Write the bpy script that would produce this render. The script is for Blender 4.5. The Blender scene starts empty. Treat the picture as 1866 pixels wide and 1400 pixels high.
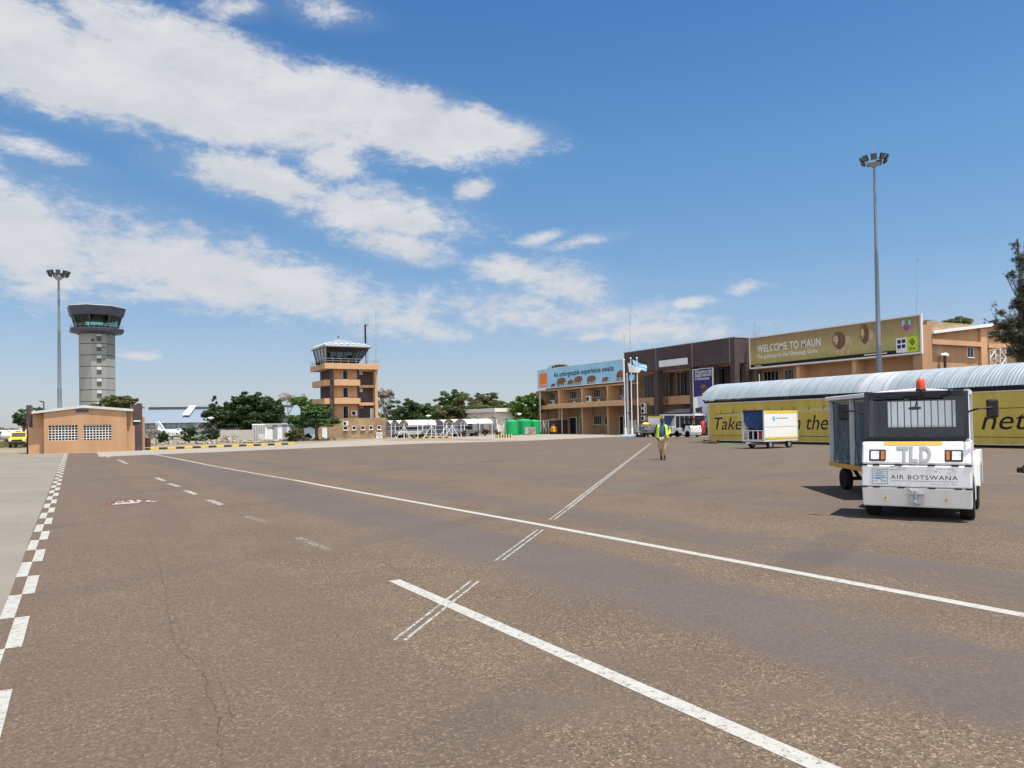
import bpy, bmesh, math, random
import numpy as np
from mathutils import Vector, Matrix
sc = bpy.context.scene
COL = sc.collection
rad = math.radians
random.seed(7); RNG = np.random.default_rng(11)
# ------------------------------------------------------------------ camera model
H, F, CX, CY = 1.7, 1402.0, 933.0, 750.0
_th, _p, _ro = rad(29.2), rad(.85), rad(1.0)
_r0 = Vector((math.cos(_th), -math.sin(_th), 0))
CF = Vector((math.sin(_th)*math.cos(_p), math.cos(_th)*math.cos(_p), math.sin(_p)))
_u0 = _r0.cross(CF)
CR = math.cos(_ro)*_r0 - math.sin(_ro)*_u0
CU = math.sin(_ro)*_r0 + math.cos(_ro)*_u0
cam = bpy.data.cameras.new('camera'); co = bpy.data.objects.new('camera', cam); COL.objects.link(co)
M = Matrix((CR, CU, -CF)).transposed().to_4x4(); M.translation = Vector((0, 0, H)); co.matrix_world = M
cam.sensor_width = 36; cam.lens = F*36/1866; cam.shift_y = (CY-700)/1866
cam.clip_start = .05; cam.clip_end = 20000
sc.camera = co
def ray(px, py): return CF + (px-CX)/F*CR + (CY-py)/F*CU
def G(px, py, z=0.0):
    d = ray(px, py); t = (z-H)/d.z; return Vector((t*d.x, t*d.y, z))
def onX(px, py, X): d = ray(px, py); t = X/d.x; return (t*d.y, H+t*d.z)      # -> (y, z)
def onY(px, py, Y): d = ray(px, py); t = Y/d.y; return (t*d.x, H+t*d.z)      # -> (x, z)
def at(px, py, d): r = ray(px, py); return Vector((r.x*d, r.y*d, H+r.z*d))   # point at forward depth d
def gat(px, d): v = at(px, 770, d); v.z = 0; return v
# ------------------------------------------------------------------ mesh builder
XF = {}
def inv(parent): return XF[parent.name] if parent is not None and parent.name in XF else Matrix.Identity(4)
class MB:
    def __init__(s): s.v = []; s.f = []; s.m = []; s.cur = 0
    def mat(s, i): s.cur = i; return s
    def add(s, vs, fs):
        b = len(s.v); s.v += [tuple(v) for v in vs]
        for f in fs: s.f.append(tuple(i+b for i in f)); s.m.append(s.cur)
        return s
    def box(s, x0, y0, z0, x1, y1, z1):
        x0, x1 = min(x0, x1), max(x0, x1); y0, y1 = min(y0, y1), max(y0, y1); z0, z1 = min(z0, z1), max(z0, z1)
        return s.add([(x0,y0,z0),(x1,y0,z0),(x1,y1,z0),(x0,y1,z0),(x0,y0,z1),(x1,y0,z1),(x1,y1,z1),(x0,y1,z1)],
            [(0,3,2,1),(4,5,6,7),(0,1,5,4),(1,2,6,5),(2,3,7,6),(3,0,4,7)])
    def bar(s, a, b, w, h=None, up=(0,0,1)):
        a, b = Vector(a), Vector(b); h = h or w; d = (b-a).normalized(); u = Vector(up)
        if abs(d.dot(u)) > .98: u = Vector((1,0,0))
        r = d.cross(u).normalized(); u = r.cross(d); r *= w/2; u = u*h/2
        return s.add([a-r-u, a+r-u, a+r+u, a-r+u, b-r-u, b+r-u, b+r+u, b-r+u],
            [(0,3,2,1),(4,5,6,7),(0,1,5,4),(1,2,6,5),(2,3,7,6),(3,0,4,7)])
    def cyl(s, a, b, r0, r1=None, n=12):
        a, b = Vector(a), Vector(b); r1 = r0 if r1 is None else r1; d = (b-a).normalized()
        u = Vector((0,0,1)) if abs(d.z) < .9 else Vector((1,0,0)); x = d.cross(u).normalized(); y = d.cross(x)
        vs = []
        for c, r in ((a, r0), (b, r1)):
            for k in range(n):
                t = 2*math.pi*k/n; vs.append(c + x*math.cos(t)*r + y*math.sin(t)*r)
        fs = [(k, (k+1) % n, n+(k+1) % n, n+k) for k in range(n)] + [tuple(range(n))[::-1], tuple(range(n, 2*n))]
        return s.add(vs, fs)
    def tube(s, pts, r, n=6):
        for a, b in zip(pts[:-1], pts[1:]): s.cyl(a, b, r, r, n)
        return s
    def lathe(s, c, prof, n=16, rot=0, ax=None):
        c = Vector(c); vs = []; fs = []
        for r, z in prof:
            for k in range(n):
                t = 2*math.pi*k/n+rot; p = Vector((r*math.cos(t), r*math.sin(t), z))
                if ax is not None: p = ax @ p
                vs.append(c+p)
        for j in range(len(prof)-1):
            for k in range(n): a = j*n+k; b = j*n+(k+1) % n; fs.append((a, b, b+n, a+n))
        if prof[0][0] > 1e-4: fs.append(tuple(range(n))[::-1])
        if prof[-1][0] > 1e-4: fs.append(tuple(range((len(prof)-1)*n, len(prof)*n)))
        return s.add(vs, fs)
    def ext(s, pts, vec):
        vec = Vector(vec); n = len(pts); P = [Vector(p) for p in pts]
        return s.add(P+[p+vec for p in P], [tuple(range(n))[::-1], tuple(range(n, 2*n))]+[(k, (k+1) % n, n+(k+1) % n, n+k) for k in range(n)])
    def ball(s, c, r, n=10, m=7):
        if not hasattr(r, '__len__'): r = (r, r, r)
        vs = []; fs = []
        for j in range(m+1):
            a = math.pi*j/m
            for k in range(n):
                t = 2*math.pi*k/n; vs.append((c[0]+r[0]*math.sin(a)*math.cos(t), c[1]+r[1]*math.sin(a)*math.sin(t), c[2]-r[2]*math.cos(a)))
        for j in range(m):
            for k in range(n): a = j*n+k; b = j*n+(k+1) % n; fs.append((a, b, b+n, a+n))
        return s.add(vs, fs)
    def grid(s, fn, nu, nv):
        vs = [fn(i/nu, j/nv) for j in range(nv+1) for i in range(nu+1)]
        return s.add(vs, [(j*(nu+1)+i, j*(nu+1)+i+1, (j+1)*(nu+1)+i+1, (j+1)*(nu+1)+i) for j in range(nv) for i in range(nu)])
    def build(s, name, mats, parent=None, smooth=False, bevel=0, fix=True, local=False):
        me = bpy.data.meshes.new(name)
        if not isinstance(mats, (list, tuple)): mats = [mats]
        mi = Matrix.Identity(4) if local else inv(parent).inverted()
        me.from_pydata([mi @ Vector(v) for v in s.v], [], s.f)
        for m in mats: me.materials.append(m)
        me.polygons.foreach_set('material_index', s.m)
        if fix:
            bm = bmesh.new(); bm.from_mesh(me); bmesh.ops.recalc_face_normals(bm, faces=bm.faces); bm.to_mesh(me); bm.free()
        if smooth:
            me.polygons.foreach_set('use_smooth', [True]*len(me.polygons))
            if smooth != 2: me.set_sharp_from_angle(angle=rad(40))
        o = bpy.data.objects.new(name, me); COL.objects.link(o)
        if parent is not None: o.parent = parent; XF[o.name] = inv(parent)
        if bevel:
            b = o.modifiers.new('bevel', 'BEVEL'); b.width = bevel; b.segments = 2; b.limit_method = 'ANGLE'; b.angle_limit = rad(35)
        return o
def tag(o, label, cat, group=None):
    o['label'] = label; o['category'] = cat
    if group: o['group'] = group
    return o
def thing(name, label, cat, loc=(0,0,0), rz=0, group=None):
    o = bpy.data.objects.new(name, None); o.empty_display_size = .2; COL.objects.link(o)
    o.location = loc; o.rotation_euler = (0, 0, rz)
    XF[o.name] = Matrix.Translation(Vector(loc)) @ Matrix.Rotation(rz, 4, 'Z')
    return tag(o, label, cat, group)
def struct(o, kind='structure'): o['kind'] = kind; return o
def clone(root, loc=None, rz=None, label=None, parent=None, group=None):
    c = root.copy(); COL.objects.link(c)
    if parent is not None: c.parent = parent
    if loc is not None: c.location = loc
    if rz is not None: c.rotation_euler = (0, 0, rz)
    if label: c['label'] = label
    if group: c['group'] = group
    for ch in list(root.children): clone(ch, parent=c)
    return c
_fc = {}
def text_mesh(s, shear=0.0, bold=0.0, space=1.0):
    cu = bpy.data.curves.new('lettering', 'FONT'); cu.body = s; cu.shear = shear; cu.offset = bold; cu.space_character = space; cu.resolution_u = 4
    o = bpy.data.objects.new('lettering', cu); COL.objects.link(o)
    me = bpy.data.meshes.new_from_object(o)
    vs = [(v.co.x, v.co.y) for v in me.vertices]; fs = [tuple(p.vertices) for p in me.polygons]
    bpy.data.objects.remove(o); bpy.data.curves.remove(cu); bpy.data.meshes.remove(me)
    x0 = min(v[0] for v in vs); x1 = max(v[0] for v in vs); y0 = min(v[1] for v in vs); y1 = max(v[1] for v in vs)
    return [((x-x0)/(x1-x0), (y-y0)/(y1-y0)) for x, y in vs], fs
def text(s, org, ux, uy, mat, parent, name='lettering', local=False, mb=None, **k):
    """lettering filling the parallelogram org, org+ux, org+uy"""
    vs, fs = text_mesh(s, **k); org, ux, uy = Vector(org), Vector(ux), Vector(uy)
    b = mb or MB(); b.add([org+ux*u+uy*v for u, v in vs], fs)
    if mb: return
    return b.build(name, mat, parent, fix=False, local=local)
def textX(s, X, bl, tr, mat, parent, **k):
    """text on the plane x = X (seen from -x) between two photo points"""
    y0, z0 = onX(*bl, X); y1, z1 = onX(*tr, X)
    return text(s, (X, y0, z0), (0, y1-y0, 0), (0, 0, z1-z0), mat, parent, **k)
# ------------------------------------------------------------------ materials
class NT:
    def __init__(s, nt): s.nt = nt
    def n(s, t, ins=None, **kw):
        nd = s.nt.nodes.new(t)
        for k, v in kw.items(): setattr(nd, k, v)
        for k, v in (ins or {}).items():
            if isinstance(v, bpy.types.NodeSocket): s.nt.links.new(v, nd.inputs[k])
            else: nd.inputs[k].default_value = v
        return nd
    def math(s, op, a, b=None, clamp=False):
        i = {0: a}
        if b is not None: i[1] = b
        return s.n('ShaderNodeMath', i, operation=op, use_clamp=clamp).outputs[0]
    def mix(s, fac, a, b, mode='MIX'):
        nd = s.nt.nodes.new('ShaderNodeMix'); nd.data_type = 'RGBA'; nd.blend_type = mode
        for sock, v in ((nd.inputs[0], fac), (nd.inputs[6], a), (nd.inputs[7], b)):
            if isinstance(v, bpy.types.NodeSocket): s.nt.links.new(v, sock)
            else: sock.default_value = v if not isinstance(v, tuple) or len(v) == 4 else (*v, 1)
        return nd.outputs[2]
    def noise(s, vec, scale, detail=4, rough=.55, dist=0.0):
        return s.n('ShaderNodeTexNoise', {'Vector': vec, 'Scale': scale, 'Detail': detail, 'Roughness': rough, 'Distortion': dist}).outputs['Fac']
    def ramp(s, fac, stops):
        nd = s.n('ShaderNodeValToRGB', {'Fac': fac}); cr = nd.color_ramp
        while len(cr.elements) < len(stops): cr.elements.new(.5)
        for e, (p, c) in zip(cr.elements, stops): e.position = p; e.color = (*c, 1) if hasattr(c, '__len__') else (c, c, c, 1)
        return nd.outputs[0]
def base(name, rough=.7, metal=0.0, spec=.4):
    m = bpy.data.materials.new(name); m.use_nodes = True; nt = NT(m.node_tree)
    b = m.node_tree.nodes['Principled BSDF']; b.inputs['Roughness'].default_value = rough; b.inputs['Metallic'].default_value = metal
    b.inputs['Specular IOR Level'].default_value = spec
    geo = nt.n('ShaderNodeNewGeometry').outputs['Position']
    return m, nt, b, geo
def link(nt, a, b): nt.nt.links.new(a, b)
def mat(name, c, rough=.7, metal=0.0, var=.12, scale=1.5, bump=0.0, bscale=60, spec=.4, streak=False, dirt=None):
    """weathered plain surface: two octaves of colour variation, optional vertical streaking and dirt blotches"""
    m, nt, b, geo = base(name, rough, metal, spec)
    vec = nt.n('ShaderNodeVectorMath', {0: geo, 1: (1, 1, .18 if streak else 1)}, operation='MULTIPLY').outputs[0]
    n = nt.noise(vec, scale, 6, .6); f = nt.ramp(n, [(.3, 1-var), (.7, 1+var*.6)])
    col = nt.mix(1.0, (*c, 1), f, 'MULTIPLY')
    if dirt:
        n2 = nt.noise(vec, scale*.6, 8, .7); col = nt.mix(nt.ramp(n2, [(.5, 0.0), (.75, .6)]), col, (*dirt, 1))
    link(nt, col, b.inputs['Base Color'])
    rr = nt.ramp(n, [(.3, min(1, rough*1.15)), (.7, rough*.85)]); link(nt, rr, b.inputs['Roughness'])
    if bump:
        bn = nt.n('ShaderNodeBump', {'Strength': bump, 'Distance': .02, 'Height': nt.noise(geo, bscale, 3)}); link(nt, bn.outputs[0], b.inputs['Normal'])
    return m
def brick(name, c1, c2, mortar, w=.23, h=.085, gap=.012, rough=.85):
    m, nt, b, geo = base(name, rough)
    s = nt.n('ShaderNodeSeparateXYZ', {0: geo}); v = nt.n('ShaderNodeCombineXYZ', {0: nt.math('ADD', s.outputs[0], s.outputs[1]), 1: s.outputs[2]}).outputs[0]
    br = nt.n('ShaderNodeTexBrick', {'Vector': v, 'Color1': (*c1, 1), 'Color2': (*c2, 1), 'Mortar': (*mortar, 1), 'Scale': 1.0, 'Mortar Size': gap, 'Brick Width': w, 'Row Height': h, 'Bias': 0.0})
    n = nt.noise(geo, .7, 6, .65); col = nt.mix(1.0, br.outputs[0], nt.ramp(n, [(.3, .72), (.7, 1.2)]), 'MULTIPLY')
    link(nt, col, b.inputs['Base Color'])
    bn = nt.n('ShaderNodeBump', {'Strength': .5, 'Distance': .01, 'Height': br.outputs['Fac']}, invert=True); link(nt, bn.outputs[0], b.inputs['Normal'])
    return m
def glass(name, tint, refl=.12, rough=.03, ior=1.45):
    m = bpy.data.materials.new(name); m.use_nodes = True; nt = NT(m.node_tree); out = m.node_tree.nodes['Material Output']
    m.node_tree.nodes.remove(m.node_tree.nodes['Principled BSDF'])
    t = nt.n('ShaderNodeBsdfTransparent', {'Color': (*tint, 1)}); g = nt.n('ShaderNodeBsdfGlossy', {'Color': (.9, .95, 1, 1), 'Roughness': rough})
    fr = nt.n('ShaderNodeFresnel', {'IOR': ior}); fac = nt.math('MAXIMUM', nt.math('MULTIPLY', fr.outputs[0], .35 if ior < 1.3 else 1.0), refl*.5)
    mx = nt.n('ShaderNodeMixShader', {0: fac, 1: t.outputs[0], 2: g.outputs[0]}); link(nt, mx.outputs[0], out.inputs[0])
    return m
def leafmat(name, c1, c2, trans=.25):
    m, nt, b, geo = base(name, .6, 0, .3)
    n = nt.noise(geo, 1.1, 5, .7); n2 = nt.n('ShaderNodeTexWhiteNoise', {'Vector': nt.n('ShaderNodeVectorMath', {0: geo, 1: (.15,.15,.15)}, operation='SNAP').outputs[0]}).outputs['Value']
    f = nt.math('ADD', nt.math('MULTIPLY', n, 1.0), nt.math('MULTIPLY', n2, .35))
    col = nt.ramp(f, [(.4, c1), (.85, c2)]); link(nt, col, b.inputs['Base Color'])
    out = m.node_tree.nodes['Material Output']; tr = nt.n('ShaderNodeBsdfTranslucent', {'Color': col})
    mx = nt.n('ShaderNodeMixShader', {0: trans, 1: b.outputs[0], 2: tr.outputs[0]}); link(nt, mx.outputs[0], out.inputs[0])
    return m
X = {}
X['white'] = mat('white_paint', (.70,.70,.685), .45, var=.06, scale=2)
X['truckwhite'] = mat('worn_white_paint', (.70,.71,.715), .3, var=.09, scale=2.2, dirt=(.54,.52,.48), spec=.5, streak=True)
X['offwhite'] = mat('off_white_paint', (.66,.65,.60), .6, var=.1)
X['cream'] = mat('cream_render', (.60,.57,.46), .8, var=.1, streak=True)
X['orange'] = mat('orange_plaster', (.41,.24,.13), .85, var=.13, scale=.8, bump=.15, streak=True, dirt=(.29,.17,.09))
X['orange2'] = mat('pale_orange_trim', (.49,.295,.165), .8, var=.1, scale=1.2, streak=True)
X['dbrick'] = brick('dark_brick', (.062,.040,.042), (.10,.066,.066), (.045,.036,.036))
X['tbrick'] = brick('tan_stone_block', (.36,.25,.14), (.27,.18,.10), (.20,.15,.10), .45, .16, .015)
X['ybrick'] = brick('brown_face_brick', (.30,.20,.11), (.22,.145,.085), (.17,.13,.09), .3, .1)
X['black'] = mat('black_paint', (.007,.007,.008), .5, var=.2)
X['rubber'] = mat('tyre_rubber', (.010,.0095,.009), .9, var=.3, scale=6)
X['dark'] = mat('dark_interior', (.007,.007,.008), .8)
X['navy'] = mat('navy_black_paint', (.007,.010,.019), .4, var=.1)
X['steel'] = mat('galvanised_steel', (.42,.44,.46), .45, .6, var=.15, scale=2)
X['mast'] = mat('galvanised_mast', (.19,.215,.245), .5, .4, var=.15, scale=1, streak=True)
X['greypaint'] = mat('grey_paint', (.30,.31,.32), .6)
X['concrete'] = mat('grey_concrete', (.42,.40,.37), .85, var=.15, bump=.2)
X['towergrey'] = mat('grey_green_render', (.25,.262,.24), .85, var=.1, scale=.5, streak=True)
X['slate'] = mat('slate_grey_cladding', (.052,.058,.085), .5, var=.1)
X['lightgrey'] = mat('light_grey_panel', (.50,.51,.49), .7)
X['yellow'] = mat('yellow_paint', (.62,.40,.035), .65, var=.25, scale=5, dirt=(.33,.25,.08))
X['blackkerb'] = mat('black_kerb_paint', (.03,.03,.03), .7, var=.3, scale=5)
X['van'] = mat('yellow_car_paint', (.72,.52,.02), .3)
X['oche'] = mat('ochre_reflective_tape', (.58,.30,.02), .4)
X['glassdark'] = mat('dark_window_glass', (.012,.013,.015), .12, var=.3, scale=.7, spec=.35)
X['glassgreen'] = glass('green_tinted_glass', (.42,.82,.70), .06)
X['glasscab'] = glass('smoked_glass', (.36,.35,.33), .04, ior=1.25)
X['windscreen'] = glass('windscreen_glass', (.60,.65,.71), .05)
X['leafdark'] = leafmat('dark_leaves', (.012,.030,.010), (.056,.10,.030))
X['leafmid'] = leafmat('mid_green_leaves', (.028,.066,.016), (.09,.165,.04))
X['leaflight'] = leafmat('bright_green_leaves', (.035,.085,.012), (.11,.20,.035))
X['leafolive'] = leafmat('olive_leaves', (.042,.050,.016), (.12,.125,.045))
X['leafdry'] = leafmat('grey_dry_twigs', (.14,.11,.09), (.30,.25,.21), .1)
X['leafcas'] = leafmat('needle_leaves', (.026,.038,.026), (.10,.115,.075))
X['leafred'] = leafmat('red_leaves', (.06,.018,.015), (.14,.045,.035))
X['bark'] = mat('brown_bark', (.10,.075,.055), .9, var=.3, scale=4, bump=.4, bscale=20)
X['barkpale'] = mat('pale_bark', (.28,.25,.22), .9, var=.25, scale=4)
X['tankgreen'] = mat('green_plastic', (.015,.36,.115), .4, var=.08)
X['blue'] = mat('blue_tarpaulin', (.025,.055,.17), .6, var=.25, scale=3)
X['skyblue'] = mat('light_blue_paint', (.20,.45,.70), .5)
X['lime'] = mat('lime_print', (.50,.60,.04), .6)
X['red'] = mat('red_paint', (.45,.035,.025), .5)
X['conered'] = mat('orange_cone_plastic', (.75,.10,.03), .5)
X['bluemetal'] = mat('blue_grey_roofing', (.19,.235,.285), .45, .2, var=.08, scale=.6)
X['sign_sky'] = mat('printed_sky', (.28,.53,.72), .6, var=.10, scale=.25)
X['print_orange'] = mat('printed_orange', (.80,.16,.01), .6)
X['print_black'] = mat('printed_black', (.006,.006,.007), .6)
X['print_brown'] = mat('printed_brown', (.22,.085,.035), .6, var=.35, scale=3)
X['print_white'] = mat('printed_white', (.75,.75,.73), .6)
X['print_navy'] = mat('printed_navy', (.02,.016,.11), .6)
X['print_grey'] = mat('printed_pale_grey', (.42,.46,.55), .6, var=.08, scale=.8)
X['print_skin'] = mat('printed_dark_skin', (.065,.028,.016), .6, var=.3, scale=3)
X['print_yellow'] = mat('printed_mustard', (.52,.39,.075), .6, var=.16, scale=1.3, streak=True, dirt=(.42,.33,.06))
X['print_pale'] = mat('printed_pale_yellow', (.50,.45,.19), .6, var=.1)
X['print_tan'] = mat('printed_lion_tan', (.50,.36,.20), .6, var=.35, scale=2)
X['print_mane'] = mat('printed_mane_brown', (.17,.09,.045), .6, var=.45, scale=4)
X['purple'] = mat('printed_purple', (.36,.06,.33), .6)
X['printgreen'] = mat('printed_leaf_green', (.13,.30,.07), .6)
X['signgrey'] = mat('blank_sign_plastic', (.62,.66,.64), .4, var=.04)
X['brownwood'] = mat('brown_boards', (.075,.035,.028), .8)
X['rock'] = mat('pale_rubble', (.24,.21,.17), .9, var=.35, scale=3)
X['acwhite'] = mat('air_conditioner_casing', (.62,.61,.57), .5)
X['skin'] = mat('dark_brown_skin', (.055,.028,.017), .5)
X['hivis'] = mat('hi_vis_cloth', (.50,.72,.02), .7, var=.1, scale=8)
X['shirt'] = mat('blue_shirt_cloth', (.03,.10,.20), .8, var=.3, scale=9)
X['khaki'] = mat('khaki_cloth', (.40,.28,.17), .85, var=.2, scale=7)
X['shoe'] = mat('black_leather', (.015,.013,.012), .5)
X['lens'] = mat('lamp_lens', (.70,.72,.74), .15, var=.35, scale=22); X['darklens'] = mat('dark_lamp_glass', (.10,.105,.115), .12, var=.3, scale=3)
X['amber'] = mat('amber_plastic', (.45,.13,.02), .3)
X['beacon'] = mat('beacon_orange_red', (.62,.06,.015), .15, var=.2, scale=8)
X['silver'] = mat('silver_car_paint', (.45,.46,.47), .3, .4)
X['darkcar'] = mat('grey_car_paint', (.16,.17,.18), .35, .3)
X['roofgrey'] = mat('pale_metal_roof', (.20,.22,.245), .5, .1, var=.1)
X['dishgrey'] = mat('grey_mesh_dish', (.085,.085,.08), .8, var=.3)
X['clearplastic'] = None
def corrugated_metal():
    m, nt, b, geo = base('corrugated_zinc', .55, .25, .4)
    s = nt.n('ShaderNodeSeparateXYZ', {0: geo}); k = nt.math('FLOOR', nt.math('DIVIDE', nt.math('ADD', s.outputs[1], .37), 1.9))
    w = nt.n('ShaderNodeTexWhiteNoise', {'W': k}, noise_dimensions='1D').outputs['Value']
    n = nt.noise(nt.n('ShaderNodeVectorMath', {0: geo, 1: (1, 3, 1)}, operation='MULTIPLY').outputs[0], .9, 6, .65)
    col = nt.mix(nt.ramp(w, [(.84, 0.0), (.88, 1.0)]), (.25,.29,.32,1), (.36,.38,.40,1))
    col = nt.mix(1.0, col, nt.ramp(n, [(.3, .82), (.7, 1.12)]), 'MULTIPLY')
    seam = nt.math('LESS_THAN', nt.math('PINGPONG', nt.math('ADD', s.outputs[1], nt.math('MULTIPLY', n, .03)), .475), .022)
    col = nt.mix(nt.math('MULTIPLY', seam, .65), col, (.10,.115,.13,1)); link(nt, col, b.inputs['Base Color']); return m
X['zinc'] = corrugated_metal()
def lion_field():
    m, nt, b, geo = base('printed_savanna', .6)
    s = nt.n('ShaderNodeSeparateXYZ', {0: geo})
    g = nt.n('ShaderNodeMapRange', {0: s.outputs[2], 1: 6.9, 2: 10.0}).outputs[0]
    v = nt.n('ShaderNodeVectorMath', {0: geo, 1: (0, 1.6, .45)}, operation='MULTIPLY').outputs[0]
    n = nt.noise(v, 1.6, 7, .7); f = nt.math('ADD', g, nt.math('MULTIPLY', nt.math('SUBTRACT', n, .5), .9))
    col = nt.ramp(f, [(.0, (.30,.26,.075)), (.35, (.42,.35,.14)), (.62, (.34,.25,.11)), (1.0, (.25,.165,.085))])
    link(nt, col, b.inputs['Base Color']); return m
X['print_savanna'] = lion_field()
def ripple(m, sc_, strength):
    nt = NT(m.node_tree); b = m.node_tree.nodes['Principled BSDF']; geo = nt.n('ShaderNodeNewGeometry').outputs['Position']
    v = nt.n('ShaderNodeVectorMath', {0: geo, 1: (1, sc_, .35)}, operation='MULTIPLY').outputs[0]
    bn = nt.n('ShaderNodeBump', {'Strength': strength, 'Distance': .12, 'Height': nt.noise(v, 1.0, 4, .55, .8)}); link(nt, bn.outputs[0], b.inputs['Normal'])
ripple(X['print_yellow'], 1.1, .55); ripple(X['sign_sky'], .5, .25)
def curtain():
    m = bpy.data.materials.new('clear_plastic_curtain'); m.use_nodes = True; nt = NT(m.node_tree); out = m.node_tree.nodes['Material Output']
    b = m.node_tree.nodes['Principled BSDF']; b.inputs['Roughness'].default_value = .25
    geo = nt.n('ShaderNodeTexCoord').outputs['Object']
    v = nt.n('ShaderNodeVectorMath', {0: geo, 1: (6, 6, 1.3)}, operation='MULTIPLY').outputs[0]; n = nt.noise(v, 1.6, 5, .65, 1.2)
    z = nt.n('ShaderNodeSeparateXYZ', {0: geo}).outputs[2]; low = nt.n('ShaderNodeMapRange', {0: z, 1: 1.6, 2: .6}).outputs[0]
    k = nt.math('MULTIPLY', nt.ramp(n, [(.5, 0.0), (.62, .8)]), low)
    col = nt.mix(k, (.05,.10,.135,1), (.42,.50,.55,1)); link(nt, col, b.inputs['Base Color'])
    t = nt.n('ShaderNodeBsdfTransparent', {'Color': (.55,.68,.75,1)})
    mx = nt.n('ShaderNodeMixShader', {0: .62, 1: t.outputs[0], 2: b.outputs[0]}); link(nt, mx.outputs[0], out.inputs[0]); return m
X['clearplastic'] = curtain()
# ------------------------------------------------------------------ ground materials
def asphalt(name, patched):
    m, nt, b, geo = base(name, .88, 0, .25)
    g2 = nt.n('ShaderNodeVectorMath', {0: geo, 1: (1, 1, 0)}, operation='MULTIPLY').outputs[0]
    st = nt.n('ShaderNodeMapping', {'Vector': g2, 'Rotation': (0, 0, rad(-4)), 'Scale': (1, .13, 1)}).outputs[0]
    big = nt.noise(st, .55, 7, .62, .4)           # long worn lanes along the apron
    mid = nt.noise(g2, .9, 8, .68, .6)
    fine = nt.noise(g2, 26, 4, .7)
    vo = nt.n('ShaderNodeTexVoronoi', {'Vector': g2, 'Scale': 88.0, 'Randomness': 1.0}); chips = vo.outputs['Color']
    cs = nt.n('ShaderNodeSeparateColor', {0: chips})
    vo2 = nt.n('ShaderNodeTexVoronoi', {'Vector': g2, 'Scale': 46.0, 'Randomness': 1.0}); cs2 = nt.n('ShaderNodeSeparateColor', {0: vo2.outputs['Color']})
    if patched:
        sx_ = nt.n('ShaderNodeSeparateXYZ', {0: g2}); xx = nt.math('ADD', sx_.outputs[0], nt.math('MULTIPLY', nt.math('SUBTRACT', sx_.outputs[1], 8.0), .025))
        xw = nt.math('ADD', xx, nt.math('MULTIPLY', nt.math('SUBTRACT', big, .5), 2.6))
        lane = nt.ramp(nt.n('ShaderNodeMapRange', {0: xw, 1: 0.0, 2: 25.0}).outputs[0], [(k_/25, v_) for k_, v_ in ((0, .62), (3.7, .62), (4.4, .30), (5.5, .28), (6.2, .66), (7.0, .64), (7.6, .36), (8.3, .38), (9.0, .62), (11.2, .58), (12, .42), (13.5, .44), (15, .58), (19, .44), (22, .56), (25, .5))])
        f = nt.math('ADD', nt.math('MULTIPLY', lane, .55), nt.math('ADD', nt.math('MULTIPLY', mid, .50), nt.math('MULTIPLY', big, .12)))
        grav = nt.ramp(f, [(.48, 0.0), (.64, 1.0)])
        grav2 = nt.math('MULTIPLY', grav, nt.ramp(mid, [(.36, .25), (.6, 1.0)]))
        colA = nt.ramp(nt.noise(g2, .35, 5), [(.3, (.068,.0535,.0465)), (.7, (.082,.065,.0555))])
        colB = nt.ramp(nt.noise(g2, .6, 5), [(.3, (.084,.060,.041)), (.7, (.104,.075,.051))])
        col = nt.mix(grav, colA, colB)
        amp = nt.math('ADD', nt.math('MULTIPLY', grav2, .80), .22)
    else:
        col = nt.ramp(nt.math('ADD', nt.math('MULTIPLY', big, .5), nt.math('MULTIPLY', mid, .5)), [(.35, (.082,.0585,.0415)), (.65, (.098,.0715,.051))])
        amp = nt.math('ADD', nt.math('MULTIPLY', nt.ramp(mid, [(.4, 0.0), (.7, 1.0)]), .30), .46)
    chip = nt.ramp(cs.outputs[0], [(.0, .30), (.40, .78), (.80, 1.12), (.93, 1.6), (.985, 3.4)])
    chip2 = nt.ramp(cs2.outputs[1], [(.0, .55), (.5, .95), (.9, 1.2), (.99, 2.4)])
    chipc = nt.mix(.4, chip, chip2)
    col = nt.mix(amp, col, nt.mix(1.0, col, chipc, 'MULTIPLY'))
    col = nt.mix(1.0, col, nt.ramp(fine, [(.25, .78), (.75, 1.2)]), 'MULTIPLY')
    # fine cracks
    cv = nt.n('ShaderNodeVectorMath', {0: g2, 1: nt.n('ShaderNodeVectorMath', {0: nt.n('ShaderNodeTexNoise', {'Vector': g2, 'Scale': 1.6, 'Detail': 6.0}).outputs['Color'], 1: (.9,.9,0)}, operation='MULTIPLY').outputs[0]}, operation='ADD').outputs[0]
    cr = nt.n('ShaderNodeTexVoronoi', {'Vector': cv, 'Scale': .22}, feature='DISTANCE_TO_EDGE').outputs['Distance']
    ck = nt.math('MULTIPLY', nt.ramp(cr, [(.0, 1.0), (.0032, 0.0)]), nt.ramp(nt.noise(g2, .4, 3), [(.48, 0.0), (.6, .75)]))
    col = nt.mix(ck, col, (.05,.042,.036,1))
    # faint curved tyre scuffs
    wv = nt.n('ShaderNodeTexWave', {'Vector': nt.n('ShaderNodeMapping', {'Vector': g2, 'Rotation': (0, 0, rad(62))}).outputs[0], 'Scale': .055, 'Distortion': 5.0, 'Detail': 2.0, 'Detail Scale': .25}).outputs['Fac']
    tk_ = nt.math('MULTIPLY', nt.ramp(wv, [(.955, 0.0), (.985, 1.0)]), nt.ramp(nt.noise(g2, .25, 4), [(.45, 0.0), (.62, .30)]))
    col = nt.mix(tk_, col, (.036,.032,.030,1))
    # oil drips
    od = nt.noise(g2, 2.3, 3, .5); col = nt.mix(nt.ramp(od, [(.665, 0.0), (.74, .40)]), col, (.06,.053,.048,1))
    link(nt, col, b.inputs['Base Color'])
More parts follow.
